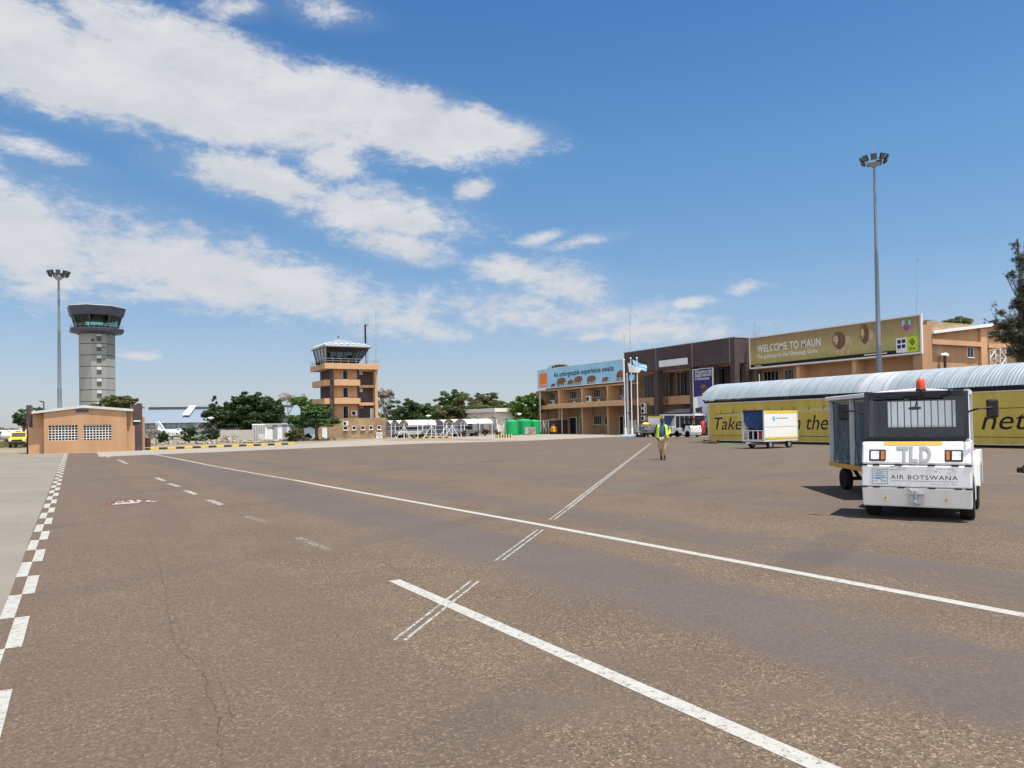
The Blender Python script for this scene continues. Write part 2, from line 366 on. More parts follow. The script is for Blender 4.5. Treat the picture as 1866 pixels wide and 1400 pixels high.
    hgt = nt.math('ADD', nt.math('MULTIPLY', vo.outputs['Distance'], .7), fine)
    bn = nt.n('ShaderNodeBump', {'Strength': .55, 'Distance': .006, 'Height': hgt}); link(nt, bn.outputs[0], b.inputs['Normal'])
    return m
def paint(name, c, wear=.45, scale=14, soft=.05):
    """road paint worn through to the surface below"""
    m, nt, b, geo = base(name, .75)
    n = nt.noise(geo, scale, 6, .75); n2 = nt.noise(geo, scale*6, 3, .7)
    f = nt.math('ADD', nt.math('MULTIPLY', n, .55), nt.math('MULTIPLY', n2, .45))
    link(nt, nt.mix(nt.noise(geo, 3, 5), (*[k*.82 for k in c], 1), (*c, 1)), b.inputs['Base Color'])
    t = nt.n('ShaderNodeBsdfTransparent'); out = m.node_tree.nodes['Material Output']
    mx = nt.n('ShaderNodeMixShader', {0: nt.ramp(f, [(wear-soft, 0.0), (wear+soft, 1.0)]), 1: t.outputs[0], 2: b.outputs[0]}); link(nt, mx.outputs[0], out.inputs[0]); return m
def concrete_slab(name, c, joint=6.0):
    m, nt, b, geo = base(name, .85, 0, .3)
    n = nt.noise(geo, .35, 8, .65); n2 = nt.noise(geo, 9, 5, .7)
    col = nt.mix(nt.ramp(n, [(.3, 0.0), (.7, 1.0)]), (*[k*.84 for k in c], 1), (*[k*1.06 for k in c], 1))
    col = nt.mix(1.0, col, nt.ramp(n2, [(.25, .88), (.75, 1.1)]), 'MULTIPLY')
    s = nt.n('ShaderNodeSeparateXYZ', {0: geo})
    j = None
    for k in (0, 1):
        t = nt.math('PINGPONG', nt.math('ADD', s.outputs[k], nt.math('MULTIPLY', n2, .02)), joint/2); a = nt.math('LESS_THAN', t, .014)
        j = a if j is None else nt.math('MAXIMUM', j, a)
    col = nt.mix(nt.math('MULTIPLY', j, .55), col, (.12,.10,.085,1)); link(nt, col, b.inputs['Base Color'])
    bn = nt.n('ShaderNodeBump', {'Strength': .3, 'Distance': .01, 'Height': n2}); link(nt, bn.outputs[0], b.inputs['Normal']); return m
def soil():
    m, nt, b, geo = base('sandy_soil', .95, 0, .2)
    n = nt.noise(geo, .12, 9, .65); n2 = nt.noise(geo, 2.5, 6, .7); g = nt.noise(geo, .05, 6, .6)
    col = nt.ramp(n, [(.3, (.15,.12,.083)), (.7, (.24,.20,.145))]); col = nt.mix(nt.ramp(g, [(.5, 0.0), (.7, .6)]), col, (.10,.10,.045,1))
    col = nt.mix(1.0, col, nt.ramp(n2, [(.25, .75), (.75, 1.15)]), 'MULTIPLY'); link(nt, col, b.inputs['Base Color']); return m
X['asph_tan'] = asphalt('tan_seal_asphalt', False); X['asph_grey'] = asphalt('patched_asphalt', True)
X['soil'] = soil(); X['slab'] = concrete_slab('apron_concrete', (.160,.143,.119)); X['slab2'] = concrete_slab('pale_pavement', (.225,.20,.165), 4.0)
X['line'] = paint('white_road_paint', (.31,.305,.28), .418, 14, .06); X['linew'] = paint('worn_road_paint', (.31,.30,.275), .475, 9)
X['linex'] = paint('nearly_gone_road_paint', (.30,.29,.265), .545, 12); X['sprayred'] = paint('red_spray_paint', (.24,.05,.045), .555, 4, .12)
# ------------------------------------------------------------------ light and sky
SUN = Vector((.56, -.83, 0)); EL = rad(74); SUN = Vector((SUN.x*math.cos(EL), SUN.y*math.cos(EL), math.sin(EL)))
sl = bpy.data.lights.new('sun', 'SUN'); sl.energy = 4.2; sl.angle = rad(.53); sl.color = (1, .955, .89)
so = bpy.data.objects.new('sun', sl); COL.objects.link(so); so.rotation_euler = SUN.to_track_quat('Z', 'Y').to_euler(); so.location = SUN*200
w = bpy.data.worlds.new('World'); sc.world = w; w.use_nodes = True; nt = NT(w.node_tree)
for nd in list(w.node_tree.nodes): w.node_tree.nodes.remove(nd)
out = nt.n('ShaderNodeOutputWorld')
sky = nt.n('ShaderNodeTexSky', sky_type='NISHITA', sun_disc=False, sun_elevation=EL, sun_rotation=math.atan2(SUN.x, SUN.y), altitude=900, air_density=1.0, dust_density=.8, ozone_density=2.2)
tc = nt.n('ShaderNodeTexCoord').outputs['Generated']; sp = nt.n('ShaderNodeSeparateXYZ', {0: tc})
az = nt.math('ARCTAN2', sp.outputs[0], sp.outputs[1]); el = nt.math('ARCSINE', sp.outputs[2])
ae = nt.n('ShaderNodeCombineXYZ', {0: az, 1: el}).outputs[0]
def azel(px, py): d = ray(px, py).normalized(); return math.atan2(d.x, d.y), math.asin(d.z)
CLOUDS = [  # direction (given as the photo point it lies behind), half-length, half-height, tilt in degrees, thickness
 (60,95,340,105,10,2.2),(190,50,120,80,30,1.1),(430,168,350,108,12,2.4),(320,190,280,62,10,1.9),(700,215,300,84,10,2.1),(870,240,180,46,7,1.7),
 (30,420,290,125,12,1.3),(300,478,340,105,12,1.25),(560,535,300,75,10,1.1),(740,590,170,45,6,.85),
 (480,328,215,56,8,1.25),(605,290,90,58,-10,1.25),(690,390,215,68,8,1.25),(730,445,130,44,8,1.15),
 (985,500,170,34,8,.9),(1040,525,130,62,14,1.05),(1010,575,330,60,4,.85),(1190,600,250,40,3,.72),
 (865,345,48,26,-15,.85),(425,12,80,26,-8,.8),(590,20,100,28,3,.7),(1255,553,48,16,0,.8),(245,648,50,16,0,1.0),(985,436,48,14,-10,.6),(1065,440,80,15,-8,.6),
 (55,270,110,24,12,.65),(1085,612,42,14,0,.9),(760,275,120,20,6,.65),(1360,523,50,14,0,.55),(900,485,80,16,5,.65),(1240,612,60,12,0,.65),(520,255,70,24,0,.75)]
acc = None
for (px, py, a, bb, ang, wt) in CLOUDS:
    A, E_ = azel(px, py)
    mp = nt.n('ShaderNodeMapping', {'Vector': ae, 'Location': (A, E_, 0), 'Rotation': (0, 0, rad(-ang)), 'Scale': (a*.9/F, bb*.82/F, 1)}, vector_type='TEXTURE').outputs[0]
    ln = nt.n('ShaderNodeVectorMath', {0: mp}, operation='LENGTH').outputs['Value']
    v = nt.math('MULTIPLY', nt.math('SUBTRACT', 1.0, ln), wt)
    acc = v if acc is None else nt.n('ShaderNodeMath', {0: acc, 1: v, 2: .12}, operation='SMOOTH_MAX').outputs[0]
acc = nt.math('MINIMUM', nt.math('MAXIMUM', acc, -.75), 1.0)
cv = nt.n('ShaderNodeMapping', {'Vector': tc, 'Scale': (1, 1, 2.1)}).outputs[0]
n1 = nt.noise(cv, 7.5, 12, .66, .3); n2 = nt.noise(cv, 30, 12, .74, .25)
nz = nt.math('ADD', nt.math('MULTIPLY', nt.math('SUBTRACT', n1, .5), 2.2), nt.math('MULTIPLY', nt.math('SUBTRACT', n2, .5), 1.9))
tot = nt.math('ADD', acc, nz)
alpha = nt.n('ShaderNodeMapRange', {0: tot, 1: -.04, 2: .84}, interpolation_type='SMOOTHSTEP').outputs[0]
veil = nt.n('ShaderNodeMapRange', {0: acc, 1: -.5, 2: .6}, interpolation_type='SMOOTHSTEP').outputs[0]
alpha = nt.math('ADD', nt.math('MULTIPLY', alpha, .80), nt.math('MULTIPLY', veil, .12))
n3 = nt.noise(cv, 10, 8, .6); shade = nt.ramp(nt.math('ADD', nt.math('MULTIPLY', n3, .7), nt.math('MULTIPLY', n1, .3)), [(.32, (.72,.75,.82)), (.60, (.95,.952,.955))])
low = nt.n('ShaderNodeMapRange', {0: el, 1: .0, 2: .30}).outputs[0]
shade = nt.mix(low, (.80,.82,.86,1), shade)
tint = nt.ramp(nt.n('ShaderNodeMapRange', {0: el, 1: 0.0, 2: .5}).outputs[0], [(.0, (.70,.72,.86)), (.12, (.74,.76,.87)), (.36, (.82,.93,.98)), (.66, (.68,1.0,1.12)), (1.0, (.50,.88,1.14))])
hs = nt.n('ShaderNodeMix', data_type='RGBA', blend_type='MULTIPLY'); hs.inputs[0].default_value = 1.0; link(nt, sky.outputs[0], hs.inputs[6]); link(nt, tint, hs.inputs[7])
bg1 = nt.n('ShaderNodeBackground', {'Color': hs.outputs[2], 'Strength': .06})
# unseen bright cloud added behind the viewer to lighten faces turned this way
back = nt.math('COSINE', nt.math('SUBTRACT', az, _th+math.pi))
rear_fill = nt.n('ShaderNodeMapRange', {0: nt.math('ADD', back, nt.math('MULTIPLY', nt.math('SUBTRACT', n1, .5), 1.2)), 1: .25, 2: .75}, interpolation_type='SMOOTHSTEP').outputs[0]
rear_fill = nt.math('MULTIPLY', rear_fill, nt.n('ShaderNodeMapRange', {0: el, 1: 1.45, 2: .9}).outputs[0])
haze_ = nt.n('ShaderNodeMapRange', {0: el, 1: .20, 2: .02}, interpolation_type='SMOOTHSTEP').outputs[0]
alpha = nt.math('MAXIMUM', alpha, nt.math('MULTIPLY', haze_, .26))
alpha = nt.math('MAXIMUM', alpha, nt.math('MULTIPLY', rear_fill, .92))
bg2 = nt.n('ShaderNodeBackground', {'Color': shade, 'Strength': nt.math('ADD', .385, nt.math('MULTIPLY', rear_fill, .54))})
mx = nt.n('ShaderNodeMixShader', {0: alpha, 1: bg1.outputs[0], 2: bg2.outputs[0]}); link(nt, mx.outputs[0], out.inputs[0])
sc.view_settings.view_transform = 'Standard'; sc.view_settings.look = 'None'; sc.view_settings.exposure = 1.1; sc.view_settings.gamma = 1
sc.cycles.max_bounces = 8; sc.cycles.transparent_max_bounces = 24
# ------------------------------------------------------------------ ground, apron, markings
def sheet(name, pts, z, m):
    b = MB(); b.add([(p[0], p[1], z) for p in pts], [tuple(range(len(pts)))]); return struct(b.build(name, m))
b = MB(); b.grid(lambda u, v: ((u-.5)*9000, (v-.5)*9000, 0), 30, 30); struct(b.build('ground', X['soil']))
Z1, Z2, Z3, Z4, Z5 = .003, .0045, .006, .0075, .0095
def gp(*pp): return [G(*p) for p in pp]
e1, e2, e3, e4, e5 = gp((180,833), (550,817.5), (760,809), (950,804), (1100,797))
sheet('apron_asphalt', [(-12,-30), (90,-30), (90,37), (61,37), (60,60), (50,66), e5, e4, e3, e2, e1, (.9,64), (-1,64), (-12,64)], Z1, X['asph_grey'])
sheet('apron_concrete', [(-.62,-20), (-.66,8.5), (-.75,15.9), (-.9,33), (-.98,65), (-80,72), (-80,-30)], Z2, X['slab'])
sheet('seal_strip', [(-.62,-20), (2.2,-20), (2.15,5.7), (1.95,10), (1.6,14), (1.75,19), (1.45,22), (1.3,30), (1.0,40), (1.1,50), (.9,54.5), (1.05,66), (-.98,66), (-.9,33), (-.75,15.9), (-.66,8.5)], Z3, X['asph_tan'])
f1, f2, f3, f4 = gp((175,825), (235,823.5), (560,810), (700,801))
sheet('concrete_road', [e1, e2, e3, e4, G(820,803), G(700,804), f4+Vector((0,1,0)), f3+Vector((0,3,0)), f2+Vector((0,2.5,0)), (-1,67.5), (.95,66)], Z4, X['slab2'])
sheet('terminal_pavement', [e4+Vector((1,.6,0)), e5, (50,66), (54.5,57), (55.5,37.4), (62.4,37.4), (62.4,101), (52,100), (43,92), (38,84)], Z2, X['slab2'])
def line(name, pts, wd, m, z=Z5):
    b = MB()
    for (a, c) in zip(pts[:-1], pts[1:]):
        a, c = Vector((a[0], a[1], z)), Vector((c[0], c[1], z)); d = (c-a).normalized(); r = Vector((-d.y, d.x, 0))*wd/2
        b.add([a-r, a+r, c+r, c-r], [(0,3,2,1)])
    return b
ZL = .0055
def stripe(pts, wd, m, name='painted_line', z=ZL): return struct(line(name, pts, wd, m, z).build(name, m))
stripe([G(540,876), (5.98,22), (6.61,11.1), (6.92,3.59), (7.05,-2)], .15, X['line'])
stripe([G(380,848), G(470,864), G(540,876)], .16, X['linew'])
stripe([G(245,822), G(310,834), G(380,848)], .22, X['linew'], z=.010)
stripe([(2.96,8.0), (3.07,4.16), (3.12,2.57), (3.3,-2)], .135, X['line'])
b = MB()
for (p, q) in (((178,826),(200,834)), ((215,838),(232,846)), ((285,871),(300,877)), ((308,881.5),(326,887.5)), ((338,894.5),(358,901.5)), ((380,911.5),(404,920.5)), ):
    bb = line('x', [G(*p), G(*q)], .15, None, .0105 if p[1] < 850 else ZL); b.add(bb.v, bb.f)
struct(b.build('painted_dashes', X['linew']))
b = MB()
for (p, q) in (((449,941),(481,951.5)), ((540,979),(600,1003))):
    bb = line('x', [G(*p), G(*q)], .13, None, ZL); b.add(bb.v, bb.f)
struct(b.build('worn_dashes', X['linex']))
b = MB()     # twin worn guide lines leading to the terminal
for (p, q, o) in (((718,1168),(858,1060),0), ((902,1023),(980,966),0), ((1001,948),(1032,925),0), ((1032,925),(1090,880),0), ((1090,880),(1185,808),0)):
    p, q = G(*p), G(*q); d = (q-p).normalized(); r = Vector((d.y, -d.x, 0))
    for k in (0, .085):
        bb = line('x', [p+r*k, q+r*k], .030 if p.length < 14 else .05, None, ZL+.001); b.add(bb.v, bb.f)
struct(b.build('guide_lines', X['linew']))
b = MB()     # checkered edge marking
L = 2.29; y = 7.2-4*L
def ex(y): return -.62-.0085*(y-8)
while y < 66:
    for s, y0 in ((1, y), (0, y+L/2)):
        x0 = ex(y0)-.045+.115*s
        if abs(y0-21.5) < .3: continue
        b.add([(x0, y0, Z5), (x0+.115, y0, Z5), (x0+.115-.004, y0+L/2, Z5), (x0-.004, y0+L/2, Z5)], [(0,1,2,3)])
    y += L
struct(b.build('checkered_marking', X['line']))
# red and white sprayed mark on the asphalt
b = MB()
b.add([G(178,923.5)+Vector((0,0,Z4)), G(230,920.5)+Vector((0,0,Z4)), G(300,914)+Vector((0,0,Z4)), G(262,909.5)+Vector((0,0,Z4)), G(225,909.5)+Vector((0,0,Z4)), G(196,914.5)+Vector((0,0,Z4))], [(0,1,2,3,4,5)])
struct(b.build('sprayed_mark_red', X['sprayred']))
b = MB()
for q in ([(198,917),(206,921),(255,917.5),(252,916)], [(199,916.5),(211,917),(209,919),(202,919)], [(212,915.5),(219,915),(222,918),(214,918.5)], [(220,914.2),(227,914),(225,915.3),(221,915.4)], [(231,913),(240,912.5),(246,916),(238,916.3),(236,914.2)], [(247,912.5),(252,912),(260,914.5),(252,916)], [(263,915.5),(270,913),(274,913),(272,914.3),(292,914.2),(280,915.6)]):
    b.add([G(*p)+Vector((0,0,Z5+.004)) for p in q], [tuple(range(len(q)))])
struct(b.build('sprayed_mark_white', X['line']))
rnd = random.Random(12)
def crack(pts, wd):
    b = MB(); P_ = [G(*p) for p in pts]; Q = []
    for a, c in zip(P_[:-1], P_[1:]):
        n = max(4, int((c-a).length/.05))
        for i in range(n): Q.append(a.lerp(c, i/n)+Vector((rnd.uniform(-.016,.016), rnd.uniform(-.016,.016), .0075)))
    for a, c in zip(Q[:-1], Q[1:]):
        d = (c-a).normalized(); r = Vector((-d.y, d.x, 0))*wd*rnd.uniform(.25,1.0); b.add([a-r, a+r, c+r, c-r], [(0,3,2,1)])
    struct(b.build('asphalt_crack', X['crack']))
X['crack'] = paint('dark_crack', (.045,.036,.028), .49, 20)
crack([(303,1085),(312,1150),(330,1190),(352,1207),(376,1238),(378,1272),(396,1300),(398,1352),(417,1420)], .0045)
crack([(318,1120),(345,1190),(392,1225),(420,1290),(428,1345)], .0028); crack([(262,960),(290,1030),(303,1085)], .0028)
# kerb of yellow and black blocks
a, c = G(240,821.5), G(536,810.5); n = 21; b = MB()
for k in range(n):
    p, q = a.lerp(c, k/n), a.lerp(c, (k+.985)/n); b.mat(k % 2); b.bar(p+Vector((0,0,.09)), q+Vector((0,0,.09)), .3, .18)
b.mat(2); b.bar(a-(c-a).normalized()*1.2+Vector((0,0,.02)), a+Vector((0,0,.08)), .3, .14)
struct(b.build('kerb', [X['yellow'], X['blackkerb'], X['yellow']], bevel=.02))
a, c = G(745,799.5), G(822,798); b = MB(); n = 13
for k in range(n):
    p, q = a.lerp(c, k/n), a.lerp(c, (k+.985)/n); b.mat(k % 2); b.bar(p+Vector((0,0,.08)), q+Vector((0,0,.08)), .3, .16)
struct(b.build('kerb', [X['yellow'], X['blackkerb']], bevel=.02))
# ------------------------------------------------------------------ helpers for buildings
def windowX(parent, X, y0, y1, z0, z1, n=4, frame='lightgrey', sill=True, depth=.06, pane='glassdark'):
    """window in a wall facing -x; n panes"""
    y0, y1 = min(y0, y1), max(y0, y1); t = .038; b = MB()
    b.box(X-depth, y0, z0, X+.02, y0+t, z1).box(X-depth, y1-t, z0, X+.02, y1, z1).box(X-depth, y0+t, z0, X+.02, y1-t, z0+t).box(X-depth, y0+t, z1-t, X+.02, y1-t, z1)
    for k in range(1, n): y = y0+(y1-y0)*k/n; b.box(X-depth+.01, y-.016, z0+t, X+.015, y+.016, z1-t)
    w = b.build('window', X_[frame], parent)
    MB().box(X-.02, y0+t, z0+t, X-.012, y1-t, z1-t).build('pane', X_[pane], w)
    if sill: MB().box(X-depth-.06, y0-.05, z0-.06, X+.02, y1+.05, z0-.002).build('sill', X_[frame], w)
    return w
def windowY(parent, Y, x0, x1, z0, z1, n=2, frame='white', sill=True, depth=.06, pane='glassdark'):
    x0, x1 = min(x0, x1), max(x0, x1); t = .038; b = MB()
    b.box(x0, Y-depth, z0, x0+t, Y+.02, z1).box(x1-t, Y-depth, z0, x1, Y+.02, z1).box(x0+t, Y-depth, z0, x1-t, Y+.02, z0+t).box(x0+t, Y-depth, z1-t, x1-t, Y+.02, z1)
    for k in range(1, n): x = x0+(x1-x0)*k/n; b.box(x-.016, Y-depth+.01, z0+t, x+.016, Y+.015, z1-t)
    w = b.build('window', X_[frame], parent)
    MB().box(x0+t, Y-.02, z0+t, x1-t, Y-.012, z1-t).build('pane', X_[pane], w)
    if sill: MB().box(x0-.05, Y-depth-.06, z0-.06, x1+.05, Y+.02, z0-.002).build('sill', X_[frame], w)
    return w
def doorX(parent, X, y0, y1, z1, m='dark', frame='white'):
    y0, y1 = min(y0, y1), max(y0, y1); b = MB(); b.box(X-.08, y0-.08, 0, X+.02, y0, z1+.08).box(X-.08, y1, 0, X+.02, y1+.08, z1+.08).box(X-.08, y0, z1, X+.02, y1, z1+.08)
    d = MB().box(X-.04, y0, .02, X-.01, y1, z1).build('door', X_[m], parent); b.build('door_frame', X_[frame], d)
    MB().box(X-.07, y1-.14, 1.0, X-.04, y1-.10, 1.2).build('handle', X_['steel'], d)
X_ = X
def aircon(x, y, z, label, face=(-1,0), wd=.85, h=.65, group='air conditioning condensers on the walls'):
    t = thing('air_conditioner', label, 'air conditioner', (x, y, z), math.atan2(face[1], face[0])-math.pi, group)
    MB().box(-.02, -wd/2, 0, .3, wd/2, h).build('casing', X['acwhite'], t, bevel=.015, local=True)
    b = MB(); b.lathe((-.024, wd*.10, h/2), [(h*.40, .0), (h*.40, .006), (h*.33, .010), (h*.05, .010)], 20, ax=Matrix.Rotation(-math.pi/2, 3, 'Y')); b.build('fan_grille', X['dark'], t, local=True)
    MB().box(.02, -wd/2+.05, -.06, .26, -wd/2+.09, -.001).box(.02, wd/2-.09, -.06, .26, wd/2-.05, -.001).build('bracket', X['greypaint'], t, local=True)
    return t
# ------------------------------------------------------------------ terminal
T = thing('terminal_building', 'long orange and dark brick airport terminal with billboards along its front', 'terminal', (60, 75, 0))
LY0, LY1 = 75.6, 99.6
# left wing
b = MB(); b.box(61.6, LY0, 0, 61.9, LY1, 6.4).box(61.6, LY0, 6.4, 75, LY1, 9.2); b.build('wall', X['ybrick'], T)
MB().box(60.3, LY0, 9.0, 61.6, LY1+.1, 9.2).box(60.3, LY0, 6.3, 61.6, LY1, 6.52).build('roof', X['orange2'], T)
MB().box(60, LY1-.45, 0, 75, LY1+.35, 6.4).build('end_wall', X['orange'], T)
for y in (93.4, 87.55, 81.65):
    MB().box(59.95, y-.19, 0, 61.6, y+.19, 6.3).build('pillar', X['orange2'], T)
MB().box(58.35, LY0-.4, 3.62, 61.59, 94.0, 4.28).box(60.2, 94.0, 3.62, 61.59, 99.14, 4.2).build('canopy_slab', X['orange2'], T, bevel=.02)
for i, (p0, p1) in enumerate(((297, 382), (580, 672), (897, 985), (1238, 1300))):
    ya, yb = onX(960+p0/7.368, 700, 61.6)[0], onX(960+p1/7.368, 700, 61.6)[0]
    windowX(T, 61.6, ya, yb, 4.98, 6.08, 4)
for p0, p1 in ((418, 434), (708, 738), (1050, 1080)):
    ya, yb = onX(960+p0/7.368, 700, 61.6)[0], onX(960+p1/7.368, 700, 61.6)[0]; windowX(T, 61.6, ya, yb, 4.98, 6.08, 1)
for p0, p1, k in ((580, 668, 0), (722, 748, 0), (905, 1012, 1), (1050, 1085, 1), (1252, 1303, 0)):
    ya, yb = onX(960+p0/7.368, 780, 61.6)[0], onX(960+p1/7.368, 780, 61.6)[0]
    if k: windowX(T, 61.6, ya, yb, 1.25, 2.45, 4 if p1-p0 > 50 else 1)
    else: doorX(T, 61.6, ya, yb, 2.3)
MB().cyl((59.9, 98.5, 0), (59.9, 98.5, 6.3), .09).build('downpipe', X['offwhite'], T, smooth=True); MB().cyl((60.0, 92.7, 0), (60.0, 92.7, 3.6), .08).build('downpipe', X['offwhite'], T, smooth=True)
# dark brick centre
DY0, DY1 = 57.15, 75.4
MB().box(58, DY0+.002, 7.42, 60.1, DY1, 10.0).box(60.1, DY0+.3, 7.42, 76, DY1-.3, 9.9).build('parapet', X['dbrick'], T)
MB().box(57.95, DY0-.03, 10.0, 60.15, DY1+.05, 10.08).box(57.95, DY1-6.02, 7.4, 57.99, DY1-5.98, 10).box(57.95, 63.35, 7.4, 57.99, 63.39, 10).box(57.95, 57.8, 7.4, 57.99, 57.84, 10).build('coping', X['greypaint'], T)
for y0, y1 in ((DY1-.35, DY1+.02), (69.15, 69.95), (63.3, 63.85)):
    MB().box(57.97, y0, 0, 58.7, y1, 7.42).build('pillar', X['dbrick'], T)
MB().box(57.97, DY0, 0, 58.65, DY0+.6, 7.42).box(59.4, DY0+.02, 0, 60.1, DY0+.5, 7.42).build('pillar', X['dbrick'], T)
MB().box(58.7, DY0+.62, 7.3, 61.2, DY1-.4, 7.41).build('soffit', X['orange'], T)
MB().box(61.2, DY0+.1, 0, 61.5, DY1, 7.4).build('wall', X['ybrick'], T)
MB().box(61.5, 57.0, 0, 76, 57.14, 9.8).build('end_wall', X['dbrick'], T)
for ya, yb in ((70.0, DY1-.36), (63.9, 69.1), (57.8, 63.25)):
    MB().box(59.4, ya, 3.5, 61.2, yb, 4.45).build('spandrel', X['orange'], T)
    yc = (ya+yb)/2
    MB().box(60.3, yc-.45, 0, 61.19, yc+.45, 7.3).build('pier', X['dbrick'], T)
    for u0, u1 in ((ya+.2, yc-.5), (yc+.5, yb-.2)): windowX(T, 60.6, u0, u1, 4.47, 7.2, 3, 'greypaint', False)
doorX(T, 61.2, 72.0, 73.6, 2.4); doorX(T, 61.2, 65.0, 66.2, 2.4)
b = MB(); b.add([(61.1, 63.9, 3.2), (61.1, 68.6, 3.2), (58.3, 68.6, 2.45), (58.3, 63.9, 2.45)], [(0,1,2,3)]); b.add([(61.1, 63.9, 3.26), (61.1, 68.6, 3.26), (58.3, 68.6, 2.51), (58.3, 63.9, 2.51)], [(0,1,2,3)]); b.build('lean_to_roof', X['greypaint'], T)
# right wing
RY0, RY1 = 38.45, 57.0
MB().box(61.6, 39.0, 0, 61.9, RY1, 6.9).box(61.6, 39.0, 6.9, 75, RY1, 9.6).build('wall', X['tbrick'], T)
MB().box(60.35, 39.3, 6.75, 61.59, RY1, 6.9).box(60.35, 39.3, 9.5, 61.59, RY1, 9.7).build('roof', X['orange2'], T)
for y in (51.0, 44.85):
    MB().box(60, y-.2, 0, 61.6, y+.2, 6.75).build('pillar', X['orange2'], T)
PX1 = onY(1699, 650, RY0)[0]
MB().box(60, RY0, 0, PX1, 39.25, onY(1690, 592, RY0)[1]).build('corner_pier', X['orange'], T)
MB().box(60.1, 39.3, 3.6, 61.59, RY1, 4.2).build('canopy_slab', X['orange2'], T)
for a, c_ in ((270, 412), (470, 560), (742, 908), (975, 1102)):
    ya, yb = onX(1340+a/5.183, 680, 61.6)[0], onX(1340+c_/5.183, 680, 61.6)[0]; windowX(T, 61.6, ya, yb, 4.75, 6.55, 4 if c_-a > 100 else 3)
# gabled end facing the apron
gx = lambda px: onY(px, 650, RY0)[0]
g0 = onY(1699, 608.5, RY0)[1]; g1 = onY(1807, 595.5, RY0)[1]; gk = (g1-g0)/(gx(1807)-gx(1699)); gz = lambda x: g0+gk*(x-gx(1699))
b = MB(); b.ext([(PX1+.003, RY0+.3, 0), (88, RY0+.3, 0), (88, RY0+.3, gz(88)), (PX1+.003, RY0+.3, gz(PX1))], (0, 14, 0)); b.build('gable_wall', X['orange'], T)
MB().box(gx(1789.7), RY0+.05, 0, gx(1801), RY0+.29, gz(gx(1789.7))-.05).build('pilaster', X['orange2'], T)
lz1, lz0 = onY(1699, 618, RY0)[1], onY(1699, 627, RY0)[1]
MB().box(PX1+.005, RY0-.05, lz0, gx(1789.5), RY0+.29, lz1).build('ledge', X['orange2'], T); MB().box(gx(1801.3), RY0-.05, lz0-.06, 88, RY0+.29, lz1-.06).build('ledge', X['orange2'], T)
MBr = MB(); MBr.ext([(PX1+.05, RY0-.15, gz(PX1)+.002), (89, RY0-.15, gz(89)+.002), (89, RY0-.15, gz(89)+.26), (PX1+.05, RY0-.15, gz(PX1)+.26)], (0,15,0)); MBr.build('gable_roof', X['white'], T)
windowY(T, RY0+.29, gx(1768), gx(1779), onY(1773, 651, RY0)[1], onY(1773, 632, RY0)[1], 2)
for a, c_ in ((1812, 1818), (1826, 1834)): windowY(T, RY0+.29, gx(a), gx(c_), 5.5, 6.1, 1, 'offwhite')
vz = onY(1718.5, 649.5, RY0)[1]
vp = MB(); vp.cyl((gx(1718.5), RY0-.15, 0), (gx(1718.5), RY0-.15, vz), .11).build('vent_pipe', X['brownwood'], T, smooth=True)
MB().lathe((gx(1718.5), RY0-.15, vz), [(.32, 0), (.32, .12), (.2, .24), (0, .28)], 14).build('vent_cowl', X['white'], T, smooth=True)
# ------------------------------------------------------------------ signs on the terminal
def board(name, label, X0, p_tl, p_br, m, frame=.08, cat='billboard', group=None, th=.14, fm='white'):
    y0, z1 = onX(*p_tl, X0); y1, z0 = onX(*p_br, X0)
    t = thing(name, label, cat, (X0, (y0+y1)/2, (z0+z1)/2), 0, group)
    MB().box(X0, y0, z0, X0+th, y1, z1).build('panel', m, t)
    if frame:
        b = MB(); f = frame
        b.box(X0-.05, y0+f, z0-f, X0+th, y1-f, z0-.002).box(X0-.05, y0+f, z1+.002, X0+th, y1-f, z1+f).box(X0-.05, y0+.002, z0-.002, X0+th, y0+f, z1+.002).box(X0-.05, y1-f, z0-.002, X0+th, y1-.002, z1+.002)
        b.build('frame', X[fm], t)
    return t, y0, y1, z0, z1
def flat(mb, X0, pts, th=.008):
    """print shape on a plane facing -x, pts as (y, z)"""
    mb.add([(X0-th, y, z) for y, z in pts], [tuple(range(len(pts)))])
GB = 'billboards along the terminal front'
t, y0, y1, z0, z1 = board('billboard', 'sky blue billboard with a row of brown elephants and an orange square', 59.7, (979.7,675.6), (1136,694.6), X['sign_sky'], group=GB)
q = 59.7
def q5(x, y): return onX(960+x/7.368, 620+y/7.368, q)
b = MB(); flat(b, q, [q5(172,452), q5(170,632), q5(270,628), q5(272,440)]); b.build('logo_square', X['print_orange'], t, fix=False)
b = MB(); flat(b, q, [q5(178,655), q5(178,664), q5(270,652), q5(270,643)]); b.build('caption_strip', X['print_white'], t, fix=False)
textX('orange', q-.016, (960+177/7.368, 620+626/7.368), (960+268/7.368, 620+590/7.368), X['print_white'], t)
ta, za = q5(362, 470); tb, zb = q5(1165, 322)
text('An unforgetable experience awaits', (q-.012, ta, 7.95), (0, tb-ta, 0), (0, 0, .95), X['print_black'], t, bold=.02, space=1.05)
EL_ = [(0,.52),(.04,.72),(.14,.88),(.30,.96),(.48,.98),(.62,1.0),(.74,.98),(.86,.94),(.95,.82),(1.0,.62),(.99,.38),(.96,.12),(.92,.10),(.93,.36),(.90,.52),(.84,.44),(.78,.40),(.76,.05),(.66,.05),(.65,.36),(.58,.30),(.57,.0),(.47,.0),(.47,.34),(.32,.34),(.30,.02),(.19,.0),(.18,.34),(.12,.30),(.10,.04),(.01,.04),(.03,.32)]
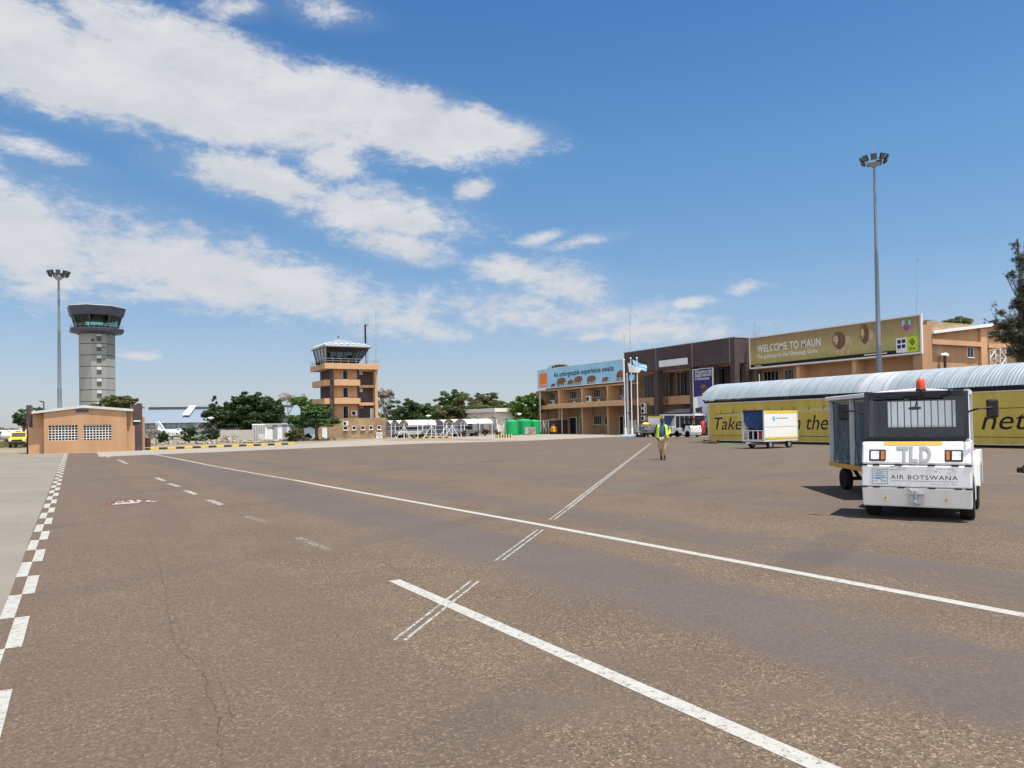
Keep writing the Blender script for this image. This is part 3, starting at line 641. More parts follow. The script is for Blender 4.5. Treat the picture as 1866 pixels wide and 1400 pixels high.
for e in ((325,385,583,642), (402,525,503,635), (545,632,532,615), (638,750,482,605), (808,930,475,598), (1012,1100,495,572), (1205,1325,405,550)):
    ya, _ = q5(e[0], 600); yb, _ = q5(e[1], 600); _, zt = q5((e[0]+e[1])/2, e[2]); _, zb_ = q5((e[0]+e[1])/2, e[3])
    pts = [(ya+(yb-ya)*u, zb_+(zt-zb_)*v) for u, v in EL_]; pts = [(max(p[0], y1+.02), p[1]) for p in pts]
    b = MB(); flat(b, q, pts, .010); pr = b.build('printed_elephant', X['print_brown'], t, fix=False)
    b = MB(); ear = [(ya+(yb-ya)*(.66+.1*math.cos(k)), zb_+(zt-zb_)*(.70+.2*math.sin(k))) for k in [i*.7 for i in range(9)]]
    if min(p[0] for p in ear) > y1+.05: flat(b, q, ear, .018); b.build('ear', X['print_mane'], pr, fix=False)
    b = MB(); ls = [(ya+(yb-ya)*u, zb_+(zt-zb_)*v) for u, v in ((.92,.5),(.96,.5),(1.08,.30),(1.06,.26))]
    if e[1] < 1200: flat(b, q, ls, .02); b.build('tusk', X['print_white'], pr, fix=False)
t, y0, y1, z0, z1 = board('billboard', 'brown grassland billboard with two lions above the right wing windows', 59.75, (1366.8,617.5), (1678,641.5), X['print_savanna'], frame=.13, group=GB)
q = 59.75
def q9(x, y): return onX(1340+x/5.183, 540+y/5.183, q)
ya, _ = q9(207, 500); yb, _ = q9(806, 420)
text('WELCOME TO MAUN', (q-.012, ya, 8.35), (0, yb-ya, 0), (0, 0, .74), X['print_white'], t, bold=.008, space=1.12)
ya, _ = q9(205, 580); yb, _ = q9(775, 520)
text('The gateway to the Okavango Delta', (q-.012, ya, 7.62), (0, yb-ya, 0), (0, 0, .52), X['print_white'], t, bold=.01, space=1.08)
b = MB(); flat(b, q, [(y0-.02, z0+.02), (y0-.02, z0+.27), (y1+1.6, z0+.33), (y1+1.6, z0+.02)]); b.build('caption_strip', X['print_black'], t, fix=False)
b = MB(); flat(b, q, [(y0-.5, z0+.1), (y0-1.4, z0+.1), (y0-1.4, z0+.16), (y0-.5, z0+.16)], .014); flat(b, q, [(y1+5.2, z0+.14), (y1+3, z0+.14), (y1+3, z0+.22), (y1+5.2, z0+.22)], .014); b.build('caption_line', X['print_white'], t, fix=False)
LION = [(.28,.50),(.45,.70),(.66,.78),(.84,.74),(.95,.62),(.98,.45),(.92,.32),(.84,.28),(.81,.0),(.71,.0),(.69,.26),(.56,.22),(.53,.02),(.42,.02),(.41,.28),(.34,.28),(.31,.05),(.20,.05),(.21,.40)]
MANE = [(.0,.62),(.03,.80),(.10,.93),(.22,1.0),(.38,.99),(.52,.92),(.63,.78),(.66,.60),(.60,.42),(.50,.32),(.38,.26),(.26,.28),(.14,.38),(.05,.48)]
FACE = [(.05,.60),(.06,.74),(.12,.84),(.21,.86),(.29,.78),(.30,.64),(.25,.52),(.17,.44),(.09,.48)]
for x0, x1, yt, yb_ in ((915,1110,330,560), (1178,1312,262,520)):
    a, _ = q9(x0, 400); c_, _ = q9(x1, 400); _, zt = q9((x0+x1)/2, yt); _, zb = q9((x0+x1)/2, yb_)
    f = lambda P: [(a+(c_-a)*u, zb+(zt-zb)*v) for u, v in P]
    b = MB(); flat(b, q, f(LION), .010); l = b.build('printed_lion', X['print_tan'], t, fix=False)
    b = MB(); flat(b, q, f(MANE), .016); b.build('mane', X['print_mane'], l, fix=False)
    b = MB(); flat(b, q, f(FACE), .022); b.build('face', X['print_tan'], l, fix=False)
    b = MB()
    for k in ([(.09,.72),(.12,.72),(.12,.70),(.09,.70)], [(.19,.74),(.23,.74),(.23,.72),(.19,.72)], [(.07,.58),(.13,.60),(.16,.57),(.11,.53)], [(.09,.51),(.18,.53),(.17,.49),(.10,.48)]): flat(b, q, f(k), .028)
    b.build('eyes_and_nose', X['print_black'], l, fix=False)
for P, m in (([(1575,230),(1640,215),(1670,210),(1670,262),(1575,268)], 'printgreen'), ([(1572,232),(1600,228),(1600,285),(1575,290)], 'print_grey'), ([(1635,228),(1660,225),(1660,270),(1635,275)], 'print_grey'), ([(1590,268),(1640,262),(1642,305),(1620,328),(1592,310)], 'purple')):
    b = MB(); flat(b, q, [q9(*p) for p in P], {'printgreen': .012, 'purple': .036}.get(m, .02 if P[0][0] < 1600 else .028)); b.build('logo_patch', X[m], t, fix=False)
b = MB(); flat(b, q, [q9(*p) for p in ((1518,400),(1622,386),(1622,528),(1528,536),(1520,528))], .016); b.build('logo_card', X['print_white'], t, fix=False)
b = MB(); flat(b, q, [q9(*p) for p in ((1622,386),(1712,374),(1724,384),(1728,512),(1716,520),(1622,528))], .016); b.build('logo_card', X['lime'], t, fix=False)
b = MB()
for cx, cy in ((1548,430),(1590,424),(1548,478),(1590,472)): flat(b, q, [q9(cx-17,cy-15), q9(cx+17,cy-19), q9(cx+17,cy+15), q9(cx-17,cy+19)], .022)
b.build('logo_squares', X['print_navy'], t, fix=False)
for i, (cx, ch) in enumerate(((1540,'B'),(1570,'T'),(1600,'C'))): textX(ch, q-.024, (1340+(cx-6)/5.183, 540+(518-i*2)/5.183), (1340+(cx+6)/5.183, 540+(508-i*2)/5.183), X['print_navy'], t)
textX('be', q-.024, (1340+1645/5.183, 540+509/5.183), (1340+1700/5.183, 540+470/5.183), X['print_black'], t)
b = MB()
for i in range(-2, 3):
    for j in range(-2, 3):
        if i*i+j*j <= 5 and (i+j) % 2 == 0: cx, cy = 1672+i*11, 432+j*13; flat(b, q, [q9(cx-9,cy), q9(cx,cy-10), q9(cx+9,cy), q9(cx,cy+10)], .022)
b.build('logo_globe', X['print_black'], t, fix=False)
t, y0, y1, z0, z1 = board('blank_sign', 'blank pale rounded sign on the dark brick parapet', 57.8, (1199.5,657.8), (1252,664.2), X['signgrey'], frame=0, cat='sign', th=.18)
t.children[0].modifiers.new('bevel', 'BEVEL').width = .1
t, y0, y1, z0, z1 = board('welcome_banner', 'tall navy and pale banner with a smiling pointing figure beside the dark brick pillars', 57.6, (1263.2,674.5), (1300.5,777), X['print_navy'], frame=.06, cat='banner', th=.08)
q = 57.6
def q6(x, y): return onX(1120+x/5.6, 560+y/5.6, q)
b = MB(); flat(b, q, [(y0-.03, z0+.03), (y1+.03, z0+.03), (y1+.03, z0+3.0), (y1+1.1, z0+3.3), (y0-.03, z0+3.15)]); b.build('printed_shirt', X['print_grey'], t, fix=False)
b = MB(); flat(b, q, [(y0-.03, z0+.03), (y0-.75, z0+.03), (y0-.55, z0+3.1), (y0-.03, z0+3.14)], .014); b.build('printed_highlight', X['print_white'], t, fix=False)
hd = q6(908, 855); b = MB()
flat(b, q, [(hd[0]+.42*math.cos(a), hd[1]+.62*math.sin(a)) for a in [i*.393 for i in range(16)]], .02); flat(b, q, [(hd[0]+.25, hd[1]-.4), (hd[0]-.25, hd[1]-.4), (hd[0]-.35, hd[1]-.95), (hd[0]+.05, hd[1]-1.15), (hd[0]+.35, hd[1]-.9)], .02); b.build('printed_face', X['print_skin'], t, fix=False)
b = MB(); flat(b, q, [(hd[0]+.5*math.cos(a), hd[1]+.28+.42*math.sin(a)) for a in [i*.35 for i in range(10)]], .026); b.build('printed_cap', X['red'] if False else X['print_mane'], t, fix=False)
b = MB(); flat(b, q, [(hd[0]+.2, hd[1]-.22), (hd[0]-.2, hd[1]-.22), (hd[0]-.12, hd[1]-.36), (hd[0]+.12, hd[1]-.36)], .028); b.build('printed_smile', X['print_white'], t, fix=False)
b = MB(); flat(b, q, [q6(*p) for p in ((825,1030),(850,1025),(880,1020),(897,1012),(890,1050),(905,1105),(895,1112),(872,1065),(850,1080),(828,1070))], .02); b.build('printed_hand', X['print_skin'], t, fix=False)
for i, s in enumerate(('Welcome to the', 'fastest network', 'in Botswana')):
    a = q6(820, 665+i*33)[0]; c_ = q6((990, 992, 965)[i], 660)[0]; zz = q6(820, 682+i*33)[1]
    text(s, (q-.014, a, zz), (0, c_-a, 0), (0, 0, .42 if i < 2 else .34), X['print_white'], t)
b = MB(); flat(b, q, [(y0-.5, z0+.42), (y1+.2, z0+.42), (y1+.2, z0+.38), (y0-.5, z0+.38)], .02); flat(b, q, [(y0-.5, z0+.22), (y1+.2, z0+.22), (y1+.2, z0+.18), (y0-.5, z0+.18)], .02); b.build('caption_strip', X['print_navy'], t, fix=False)
# ------------------------------------------------------------------ condensers
def acx(px, py_top, py_bot, Xp, label, wpx=None):
    y, zt = onX(px, py_top, Xp); _, zb = onX(px, py_bot, Xp); aircon(Xp, y, zb, label, h=zt-zb, wd=(zt-zb)*1.25)
acx(960+340/7.368, 620+815/7.368, 620+858/7.368, 60.9, 'air conditioner on the canopy slab under the first window from the left end')
acx(960+622/7.368, 620+818/7.368, 620+845/7.368, 60.6, 'air conditioner just showing over the slab beneath the second upper window')
acx(960+822/7.368, 620+750/7.368, 620+828/7.368, 60.0, 'largest condenser, on the slab right beside the middle orange pillar')
acx(960+945/7.368, 620+793/7.368, 620+828/7.368, 60.6, 'small condenser on the slab below the third upper window')
acx(960+1283/7.368, 620+765/7.368, 620+802/7.368, 60.6, 'condenser on the slab close against the dark brick block')
for k, (a, c_, w_) in enumerate(((978,1030,'topmost'),(1033,1085,'middle'),(1108,1160,'lowest'))): acx(1120+290/5.6, 560+a/5.6, 560+c_/5.6, 58.9, w_+' of the three condensers stacked behind the flagpoles')
# ------------------------------------------------------------------ roof masts, tank
def mast(px, py0, py1, Xp, label, r=.045, bits=(), lean=0, px1=None):
    y, z0 = onX(px, py1, Xp); y2, z1 = onX(px1 or px, py0, Xp)
    t = thing('antenna_mast', label, 'antenna', (Xp, y, z0), 0, 'antenna masts on the roofs')
    MB().cyl((Xp, y, z0), (Xp, y2, z1), r, r*.5, 6).build('pole', X['steel'], t)
    for f, wd in bits:
        zz = z0+(z1-z0)*f; yy = y+(y2-y)*f; MB().bar((Xp, yy-wd, zz), (Xp, yy+wd, zz), .03).cyl((Xp, yy-wd, zz-.25), (Xp, yy-wd, zz+.3), .025, n=5).build('antenna_element', X['greypaint'], t)
mast(1143, 592, 647, 64, 'short leaning radio whip on the left end of the dark block roof', px1=1133, bits=((.6,.07),))
mast(1148, 571, 647, 64, 'tall straight radio mast on the left end of the dark block roof', bits=((.9,.12),(.75,.1),(.3,.08)))
mast(1374.5, 589, 616, 64, 'small mast with a lamp head behind the left corner of the lion billboard', bits=((.95,.1),(.25,.3)))
mast(1385, 596, 614, 64, 'thin short rod behind the left corner of the lion billboard')
mast(1671, 470, 596, 68, 'very tall thin whip antenna behind the right end of the lion billboard', r=.05, bits=((.96,.18),))
tk = onX(1696, 592, 70); t = thing('roof_tank', 'grey steel water tank on the roof behind the orange pier', 'water tank', (70, tk[0], 9.6))
_, zt = onX(1696, 583.5, 70); _, zb = onX(1696, 606, 70)
MB().lathe((70, tk[0], zb), [(.62, 0), (.62, .5), (.66, .52), (.66, .56), (.62, .58), (.62, zt-zb-.1), (.60, zt-zb), (0, zt-zb+.12)], 24).build('drum', X['bluemetal'], t, smooth=True)
MB().lathe((70, tk[0], 7.5), [(.7, 0), (.7, zb-7.5)], 4).build('stand', X['white'], t)
lt = thing('lattice_tower', 'white lattice mast standing before the orange gable wall', 'lattice mast', (gx(1806)-.3, RY0-.8, 0))
b = MB(); cx, cy = gx(1806)-.4, RY0-.8; hw = .42
for sx, sy in ((-1,-1), (1,-1), (1,1), (-1,1)): b.cyl((cx+sx*hw, cy+sy*hw, 0), (cx+sx*hw, cy+sy*hw, 7.35), .05, n=6)
b.build('leg', X['white'], lt)
b = MB()
for k in range(9):
    za, zb = .2+k*.8, .2+(k+1)*.8-.05; s = 1 if k % 2 else -1
    for (ax, ay, bx, by) in ((-1,-1,1,-1), (1,-1,1,1), (1,1,-1,1), (-1,1,-1,-1)): b.bar((cx+ax*hw, cy+ay*hw, za if s > 0 else zb), (cx+bx*hw, cy+by*hw, zb if s > 0 else za), .05); b.bar((cx+ax*hw, cy+ay*hw, zb), (cx+bx*hw, cy+by*hw, zb), .04)
b.build('bracing', X['white'], lt)
# ------------------------------------------------------------------ arched canopy with hoardings
CN = thing('arched_canopy', 'long arched corrugated metal walkway canopy in front of the terminal', 'canopy', (42.5, 27, 0))
cy0, cy1 = 6.0, 43.5; xa, xb, ze, zt = 40.45, 44.7, 3.15, 4.36; hw = (xb-xa)/2; rise = zt-ze; Rr = (hw*hw+rise*rise)/(2*rise); phi = math.asin(hw/Rr)
def arch(off):
    def f(u, v):
        y = cy0+(cy1-cy0)*u; a = -phi+2*phi*v; r = Rr+.009*math.sin(2*math.pi*y/.19)+off; return (42.575+r*math.sin(a), y, zt-Rr+r*math.cos(a))
    return f
b = MB(); b.grid(arch(0), 178*8, 16); b.build('roof_sheeting', X['zinc'], CN, smooth=2, fix=False)
for k in range(11):
    y = cy1-.5-k*3.7
    b = MB(); pts = [(42.575+(Rr-.08)*math.sin(a), y, zt-Rr+(Rr-.08)*math.cos(a)) for a in [(-phi+2*phi*i/10) for i in range(11)]]; b.tube(pts, .04, 6); b.build('rib', X['steel'], CN)
    for x in (xa+.35, xb-.35): MB().cyl((x, y, 0), (x, y, 3.15), .055).build('post', X['steel'], CN, smooth=True)
MB().bar((xa+.3, cy0, 2.98), (xa+.3, cy1-.2, 2.98), .10, .16).bar((xb-.3, cy0, 2.98), (xb-.3, cy1-.2, 2.98), .1, .16).bar((xa+.42, cy0, .06), (xa+.42, cy1-.4, .06), .12, .12).build('rail', X['black'], CN)
GH = 'mustard hoardings under the canopy'
def hoard(ya, yb, label):
    t = thing('hoarding', label, 'hoarding', (40.62, (ya+yb)/2, .15), 0, GH); q = 40.62
    MB().box(q, yb, .17, q+.06, ya, 2.85).build('panel', X['print_yellow'], t)
    b = MB(); b.box(q-.03, yb, .14, q+.07, ya, .168).box(q-.03, yb, 2.852, q+.07, ya, 2.9).box(q-.03, yb-.04, .14, q+.07, yb-.002, 2.9).box(q-.03, ya+.002, .14, q+.07, ya+.04, 2.9); b.build('frame', X['offwhite'], t)
    return t, q
t, q = hoard(42.75, 24.62, 'mustard hoarding with large italic lettering behind the white cart')
def q7(x, y): return onX(1260+x/6.22, 680+y/6.22, q)
def zrow(row, px=1400): return onX(px, row, q)[1]
for s, x0, x1, z_b, z_t in (('Take', 262, 572, .93, 1.83), ('n the', 1153, 1550, .93, 1.86)):
    a = q7(x0, 550)[0]; c_ = q7(x1, 550)[0]; text(s, (q-.012, a, z_b), (0, c_-a, 0), (0, 0, z_t-z_b), X['print_black'], t, shear=.25)
b = MB(); ys = [q7(x, 400)[0] for x in (225, 560, 900, 1270, 1570)]
flat(b, q, [(ys[0], 1.86), (ys[1], 2.13), (ys[2], 2.22), (ys[3], 2.24), (ys[4], 2.34), (ys[4], 2.10), (ys[3], 2.08), (ys[2], 2.02), (ys[1], 1.94)], .006); b.build('printed_swoosh', X['print_pale'], t, fix=False)
b = MB(); flat(b, q, [(ys[0], .52), (24.8, .52), (24.8, .49), (ys[0], .49)], .008); flat(b, q, [(ys[0]-.3, 2.1), (ys[1], 2.17), (ys[1], 2.15), (ys[0]-.3, 2.07)], .01)
for k in range(14):
    y = ys[0]-1-k*1.1; z = 2.1+.012*k; s = .12*(1 if k % 3 else -1); flat(b, q, [(y, z), (y-.05, z), (y-.05-s, z+.28), (y-s, z+.28)], .012)
b.build('printed_lines', X['print_black'], t, fix=False)
t, q = hoard(24.5, 7.0, 'mustard hoarding with large italic lettering right of the tractor mirror')
a = onX(1788, 760, q)[0]; a2 = onX(1860, 760, q)[0]
text('network', (q-.012, a, .93), (0, (a2-a)*3.05, 0), (0, 0, .98), X['print_black'], t, shear=.25)
b = MB(); flat(b, q, [(24.3, .56), (7.2, .56), (7.2, .53), (24.3, .53)], .008); flat(b, q, [(24.3, 2.02), (7.2, 2.06), (7.2, 2.03), (24.3, 1.99)], .008); b.build('printed_lines', X['print_black'], t, fix=False)
# ------------------------------------------------------------------ new control tower (octagonal)
D = 140.0; c = at(177.5, 700, D); zr = lambda row, px=178, d=D: at(px, row, d).z
CT = thing('control_tower', 'tall grey octagonal control tower with green tinted glass cab', 'control tower', (c.x, c.y, 0))
rot = math.atan2(-c.y, -c.x)+rad(22.5)+rad(6)
def octo(prof, mb): return mb.lathe((c.x, c.y, 0), prof, 8, rot)
k8 = 1/math.cos(rad(22.5)); TS = .93; R = 3.12*1.05*TS
bands = [zr(r) for r in (628.6, 649.2, 669.7, 690.7, 711.8, 732.6)]; bands += [bands[-1]-2.1*i for i in range(1, 5)]
bands = [z for z in bands if z > .3]; prof = [(R, zr(611))]
for z in bands: prof += [(R, z+.06), (R-.06, z+.06), (R-.06, z-.06), (R, z-.06)]
prof += [(R, 0)]; octo(prof[::-1], MB()).build('shaft', X['towergrey'], CT)
b = MB()
for z in bands: octo([(R-.04, z-.055), (R-.04, z+.055)], b)
b.build('joint_band', X['black'], CT)
fwd = Vector((-c.x, -c.y, 0)).normalized(); fa = math.atan2(fwd.y, fwd.x)+rad(6); fn = Vector((math.cos(fa), math.sin(fa), 0)); ft = Vector((-fn.y, fn.x, 0)); ap = R*math.cos(rad(22.5))
def facet(mb, u, z0, z1, wd, off=.03):
    p = Vector((c.x, c.y, 0))+fn*(ap+off-.02)+ft*u; mb.bar(p+Vector((0,0,z0)), p+Vector((0,0,z1)), wd, .06, up=fn)
zs = [zr(611)]+bands
for i in range(len(zs)-1):
    hi, lo = zs[i], zs[i+1]; h = hi-lo
    m = MB(); facet(m, 0, hi-h*.18-1.0, hi-h*.18-.1 if i else hi-.45, .74); m.build('stair_window', X['slate'], CT)
    m = MB(); facet(m, 0, hi-.62 if i else hi-.42, hi-.08 if i else hi-.1, .74, .035); m.build('light_panel', X['lightgrey'], CT)
m = MB(); facet(m, -1.0, zr(625), zr(621), .42); facet(m, 1.45, zr(614), zr(611.8), .22); facet(m, 2.3 if False else .8, zr(637), zr(634.5), .22); facet(m, .8, zr(657), zr(655), .22); m.build('vent_opening', X['black'], CT)
octo([(R, zr(611)), (3.7, zr(608.5)), (4.5, zr(607)), (4.6, zr(602.5)), (4.6, zr(600.5)), (4.28, zr(600)), (3.6, zr(600))], MB()).build('gallery', X['slate'], CT)
b = MB(); gp_ = [Vector((c.x+4.5*math.cos(rot+k*math.pi/4), c.y+4.5*math.sin(rot+k*math.pi/4), 0)) for k in range(8)]
for k in range(8):
    p, q = gp_[k], gp_[(k+1) % 8]
    for zz in (zr(600)+.3, zr(600)+.62): b.bar(p+Vector((0,0,zz)), q+Vector((0,0,zz)), .03)
    for i in range(4): r_ = p.lerp(q, i/4); b.bar(r_+Vector((0,0,zr(600.5))), r_+Vector((0,0,zr(600)+.62)), .03)
b.build('railing', X['steel'], CT)
zg0, zg1 = zr(597.5), zr(578.5); rg0, rg1 = 3.67, 4.18
octo([(3.53, zr(600)), (3.67, zg0)], MB()).build('cab_base', X['navy'], CT)
octo([(rg0-.05, zg0), (rg1-.05, zg1)], MB()).build('cab_glazing', X['glassgreen'], CT)
b = MB()
for k in range(8):
    p = lambda r, z, kk=k: Vector((c.x+r*math.cos(rot+kk*math.pi/4), c.y+r*math.sin(rot+kk*math.pi/4), z))
    b.bar(p(rg0, zg0), p(rg1, zg1), .16)
    if k % 2 == 0:
        a0, a1 = (p(rg0, zg0)+p(rg0, zg0, k+1))/2, (p(rg1, zg1)+p(rg1, zg1, k+1))/2; b.bar(a0, a1, .09)
b.build('mullion', X['slate'], CT)
octo([(3.6, zg0+.05), (3.6, zg0+.06), (0, zg0+.07)], MB()).build('cab_floor', X['dark'], CT)
octo([(.8, zg0+.1), (.8, zg0+.5), (0, zg0+.5)], MB()).build('desk', X['dark'], CT)
octo([(4.0, zg1-.36), (4.1, zg1-.02)], MB()).build('blind', X['dark'], CT)
octo([(0, zg1+.02), (4.3, zg1+.0), (4.55, zg1+.12), (4.92, zr(563)), (4.92, zr(561.5)), (4.65, zr(561.2)), (0, zr(559.5))], MB()).build('roof', X['slate'], CT)
octo([(4.93, zr(561.8)), (4.93, zr(561.0)), (4.65, zr(560.8))], MB()).build('roof_edge', X['white'], CT)
for k, a in ((0, .6), (1, 2.1), (2, 4.0), (3, 5.2)): MB().cyl((c.x+4.45*math.cos(a), c.y+4.45*math.sin(a), zr(561)), (c.x+4.45*math.cos(a), c.y+4.45*math.sin(a), zr(557.5)), .05, n=6).build('lightning_rod', X['greypaint'], CT)
# ------------------------------------------------------------------ orange substation on the left
YB = 67.6; sx = lambda px, row=800: onY(px, row, YB)[0]; szf = lambda px, row: onY(px, row, YB)[1]
SB = thing('substation_building', 'low orange gabled building with breeze block vents behind the left floodlight mast', 'building', (.3, 69, 0))
x0, x1, xm = sx(80), sx(231), sx(152); xl, xr = sx(58), sx(243)
zp = szf(152, 741); ze0 = szf(58, 751.5); ze1 = szf(241, 747)
def vent_hole(px0, px1, r0, r1): return sx(px0), sx(px1), szf(px0, r1), szf(px0, r0)
V1 = vent_hole(88.5, 142, 775.5, 804); V2 = vent_hole(152, 203.5, 775.5, 804)
zv0, zv1 = V1[2], V1[3]
b = MB()
b.box(x0, YB, 0, x1, YB+.25, zv0).box(x0, YB, zv0, V1[0], YB+.25, zv1).box(V1[1], YB, zv0, V2[0], YB+.25, zv1).box(V2[1], YB, zv0, x1, YB+.25, zv1)
b.ext([(x0, YB, zv1), (x1, YB, zv1), (x1, YB, ze1-.1+(zp-ze1)*.12), (xm, YB, zp-.08), (x0, YB, ze0-.1+(zp-ze0)*.22)], (0, .25, 0)); b.build('front_wall', X['orange'], SB)
b = MB(); b.box(xl+.02, YB+.7, 0, x0+.3, YB+1.0, ze0-.05).box(x1-.3, YB+.5, 0, xr-.03, YB+.8, ze1-.05).box(xl+.02, YB+1.0, 0, xl+.3, YB+9, ze0-.05).box(xr-.3, YB+.8, 0, xr-.03, YB+9, ze1-.05).box(xl+.3, YB+8.7, 0, xr-.3, YB+9, ze0-.1); b.build('rear_wall', X['orange'], SB)
MB().box(sx(51), YB+.45, 0, x0-.005, YB+.68, szf(60, 779)).build('side_wall', X['orange'], SB)
MB().box(x1+.005, YB+.25, 0, sx(246), YB+.48, szf(240, 776)).build('side_wall', X['orange'], SB)
MB().box(sx(47), YB+.75, 0, sx(57), YB+2.2, szf(52, 738)).build('dark_pillar', X['dbrick'], SB)
MB().box(sx(240), YB-.2+.72, 0, sx(260.5), YB+1.4, szf(250, 737)).build('dark_pillar', X['dbrick'], SB)
MB().box(sx(244), YB+.46, szf(250, 768.3), sx(257), YB+.518, szf(250, 766.3)).build('nameplate', X['print_white'], SB)
MB().box(sx(261), YB+1.0, 0, sx(265.5), YB+3, szf(262, 759)).build('side_wall', X['orange'], SB)
b = MB(); b.ext([(xl, YB-.12, ze0-.12), (xm, YB-.12, zp-.1), (xr, YB-.12, ze1-.12), (xr, YB-.12, ze1+.06), (xm, YB-.12, zp+.1), (xl, YB-.12, ze0+.06)], (0, 9.3, 0)); b.build('roof', X['lightgrey'], SB)
MB().box(sx(138.5), YB-.04, szf(150, 751.2), sx(161.5), YB-.003, szf(150, 746.2)).build('louvre', X['slate'], SB)
for vx0, vx1, vz0, vz1 in (V1, V2):
    b = MB(); nx, nz = 9, 6; dx, dz = (vx1-vx0)/nx, (vz1-vz0)/nz; y = YB+.06; wd = dx*.20
    for i in range(nx+1): b.box(vx0+i*dx-wd/2, y, vz0, vx0+i*dx+wd/2, y+.12, vz1)
    for j in range(nz+1):
        for i in range(nx): b.box(vx0+i*dx+wd/2, y+.003, vz0+j*dz-wd/2, vx0+(i+1)*dx-wd/2, y+.117, vz0+j*dz+wd/2)
    vb = b; b = MB()
    for i in range(nx):
        for j in range(nz):
            cx, cz = vx0+(i+.5)*dx, vz0+(j+.5)*dz
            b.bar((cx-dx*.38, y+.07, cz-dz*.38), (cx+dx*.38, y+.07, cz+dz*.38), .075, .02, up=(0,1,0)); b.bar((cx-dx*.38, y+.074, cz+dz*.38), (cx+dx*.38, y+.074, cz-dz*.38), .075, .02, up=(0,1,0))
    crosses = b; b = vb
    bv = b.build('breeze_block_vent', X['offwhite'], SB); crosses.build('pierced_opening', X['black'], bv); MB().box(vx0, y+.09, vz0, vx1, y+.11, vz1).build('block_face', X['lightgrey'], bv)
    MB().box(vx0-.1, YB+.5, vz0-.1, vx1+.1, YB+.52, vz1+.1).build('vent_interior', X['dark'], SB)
# ------------------------------------------------------------------ floodlight masts
def light_mast(base_, z_top, r0, label, hw, yaw):
    t = thing('floodlight_mast', label, 'floodlight mast', base_, yaw, 'floodlight masts on the apron'); h = z_top-base_[2]
    b = MB(); b.lathe((0,0,0), [(r0*1.7, 0), (r0*1.7, .05), (r0*1.15, .06), (r0, .5), (r0*.88, h*.33), (r0*.91, h*.331), (r0*.80, h*.345), (r0*.62, h*.66), (r0*.64, h*.661), (r0*.55, h*.675), (r0*.38, h-.2)], 14); b.build('pole', X['mast'], t, smooth=True, local=True)
    MB().box(-r0*.5, -r0*1.06, .7, r0*.5, -r0*.7, 1.5).build('access_door', X['greypaint'], t, local=True)
    b = MB(); b.lathe((0,0,h-.35), [(.12, -.15), (hw*.38, .05), (hw*.42, .10), (.12, .14)], 16); b.build('head_frame', X['greypaint'], t, local=True)
    n = 9
    for k in range(n):
        a = 2*math.pi*k/n+.2; d = Vector((math.cos(a), math.sin(a), 0)); s = Vector((-d.y, d.x, 0))
        p = d*hw*.42+Vector((0,0,h-.28)); q = d*hw*.80+Vector((0,0,h+.02)); nrm = (d*.9-Vector((0,0,1))*.35).normalized(); u = s.cross(nrm)
        b = MB(); b.bar(d*hw*.3+Vector((0,0,h-.3)), p+Vector((0,0,.06)), .06); b.bar(q-u*.21, q+u*.21, .36*hw, .12, up=nrm); fl = b.build('floodlight', X['black'], t, local=True)
        MB().bar(q+nrm*.062-u*.18, q+nrm*.062+u*.18, .31*hw, .012, up=nrm).build('lens', X['darklens'], fl, local=True)
    MB().cyl((0,0,h-.3), (0,0,h+1.15), .018, .008, 6).build('lightning_rod', X['steel'], t, local=True)
    return t
p = gat(109, 63); light_mast((p.x, p.y, .36), at(105, 499, 63).z, .185, 'tall grey floodlight mast standing before the orange substation', .92, .3)
pl = thing('mast_plinth', 'tan plinth with a pale slab under the left floodlight mast', 'plinth', (p.x, p.y, 0)); MB().box(p.x-.75, p.y-.6, 0, p.x+.75, p.y+.6, .27).build('block', X['orange2'], pl); MB().box(p.x-.85, p.y-.7, .272, p.x+.85, p.y+.7, .355).build('slab', X['slab2'], pl)
p = gat(1604.5, 53.5); light_mast((p.x, p.y, 0), at(1593, 290, 53.5).z, .20, 'tallest floodlight mast rising behind the arched canopy', 1.04, .75)
# ------------------------------------------------------------------ old control tower
YT = 95.6; tx = lambda px, row=700, Y=YT: onY(px, row, Y)[0]; tz = lambda row, px=620, Y=YT: onY(px, row, Y)[1]
OT = thing('old_control_tower', 'four storey orange and dark brick control tower with white hipped roof', 'control tower', (tx(640), YT+3, 0))
Yf = YT+.8; xA, xB, xC, xD, xE = tx(602, 700, Yf), tx(607.5, 700, Yf), tx(652, 700, Yf), tx(683.5, 700, Yf), tx(688.5, 700, Yf)
zt_ = lambda row: onY(640, row, Yf)[1]
YR = Yf+6.2
MB().box(xB, Yf+.35, 0, xC, YR, zt_(673.4)).build('stair_wall', X['orange'], OT)
MB().box(xC+.003, Yf+.9, 0, xD+.1, YR, zt_(673.4)).box(xA-.4+.85, Yf+.6, 0, xB-.003, YR-.1, zt_(673.4)).build('brick_wall', X['dbrick'], OT)
MB().box(xA, Yf-.05, 0, xB, Yf+.6-.003, zt_(673.4)).build('corner_pillar', X['dbrick'], OT)
MB().box(xC-.25, Yf+.36, 0, xC+.25, Yf+.89, zt_(673.4)).build('corner_pillar', X['dbrick'], OT)
MB().box(xD, Yf+.05, 0, xE, YR, zt_(666)).build('orange_column', X['orange2'], OT)
for r0, r1 in ((701.5, 706.2), (733.5, 739.0)): MB().box(xC+.255, Yf+.3, zt_(r1), xD-.003, Yf+1.5, zt_(r0)).build('floor_beam', X['orange2'], OT)
MB().box(xC+.255, Yf+.3, zt_(676), xD-.003, Yf+1.5, zt_(673.5)).build('floor_beam', X['orange2'], OT)
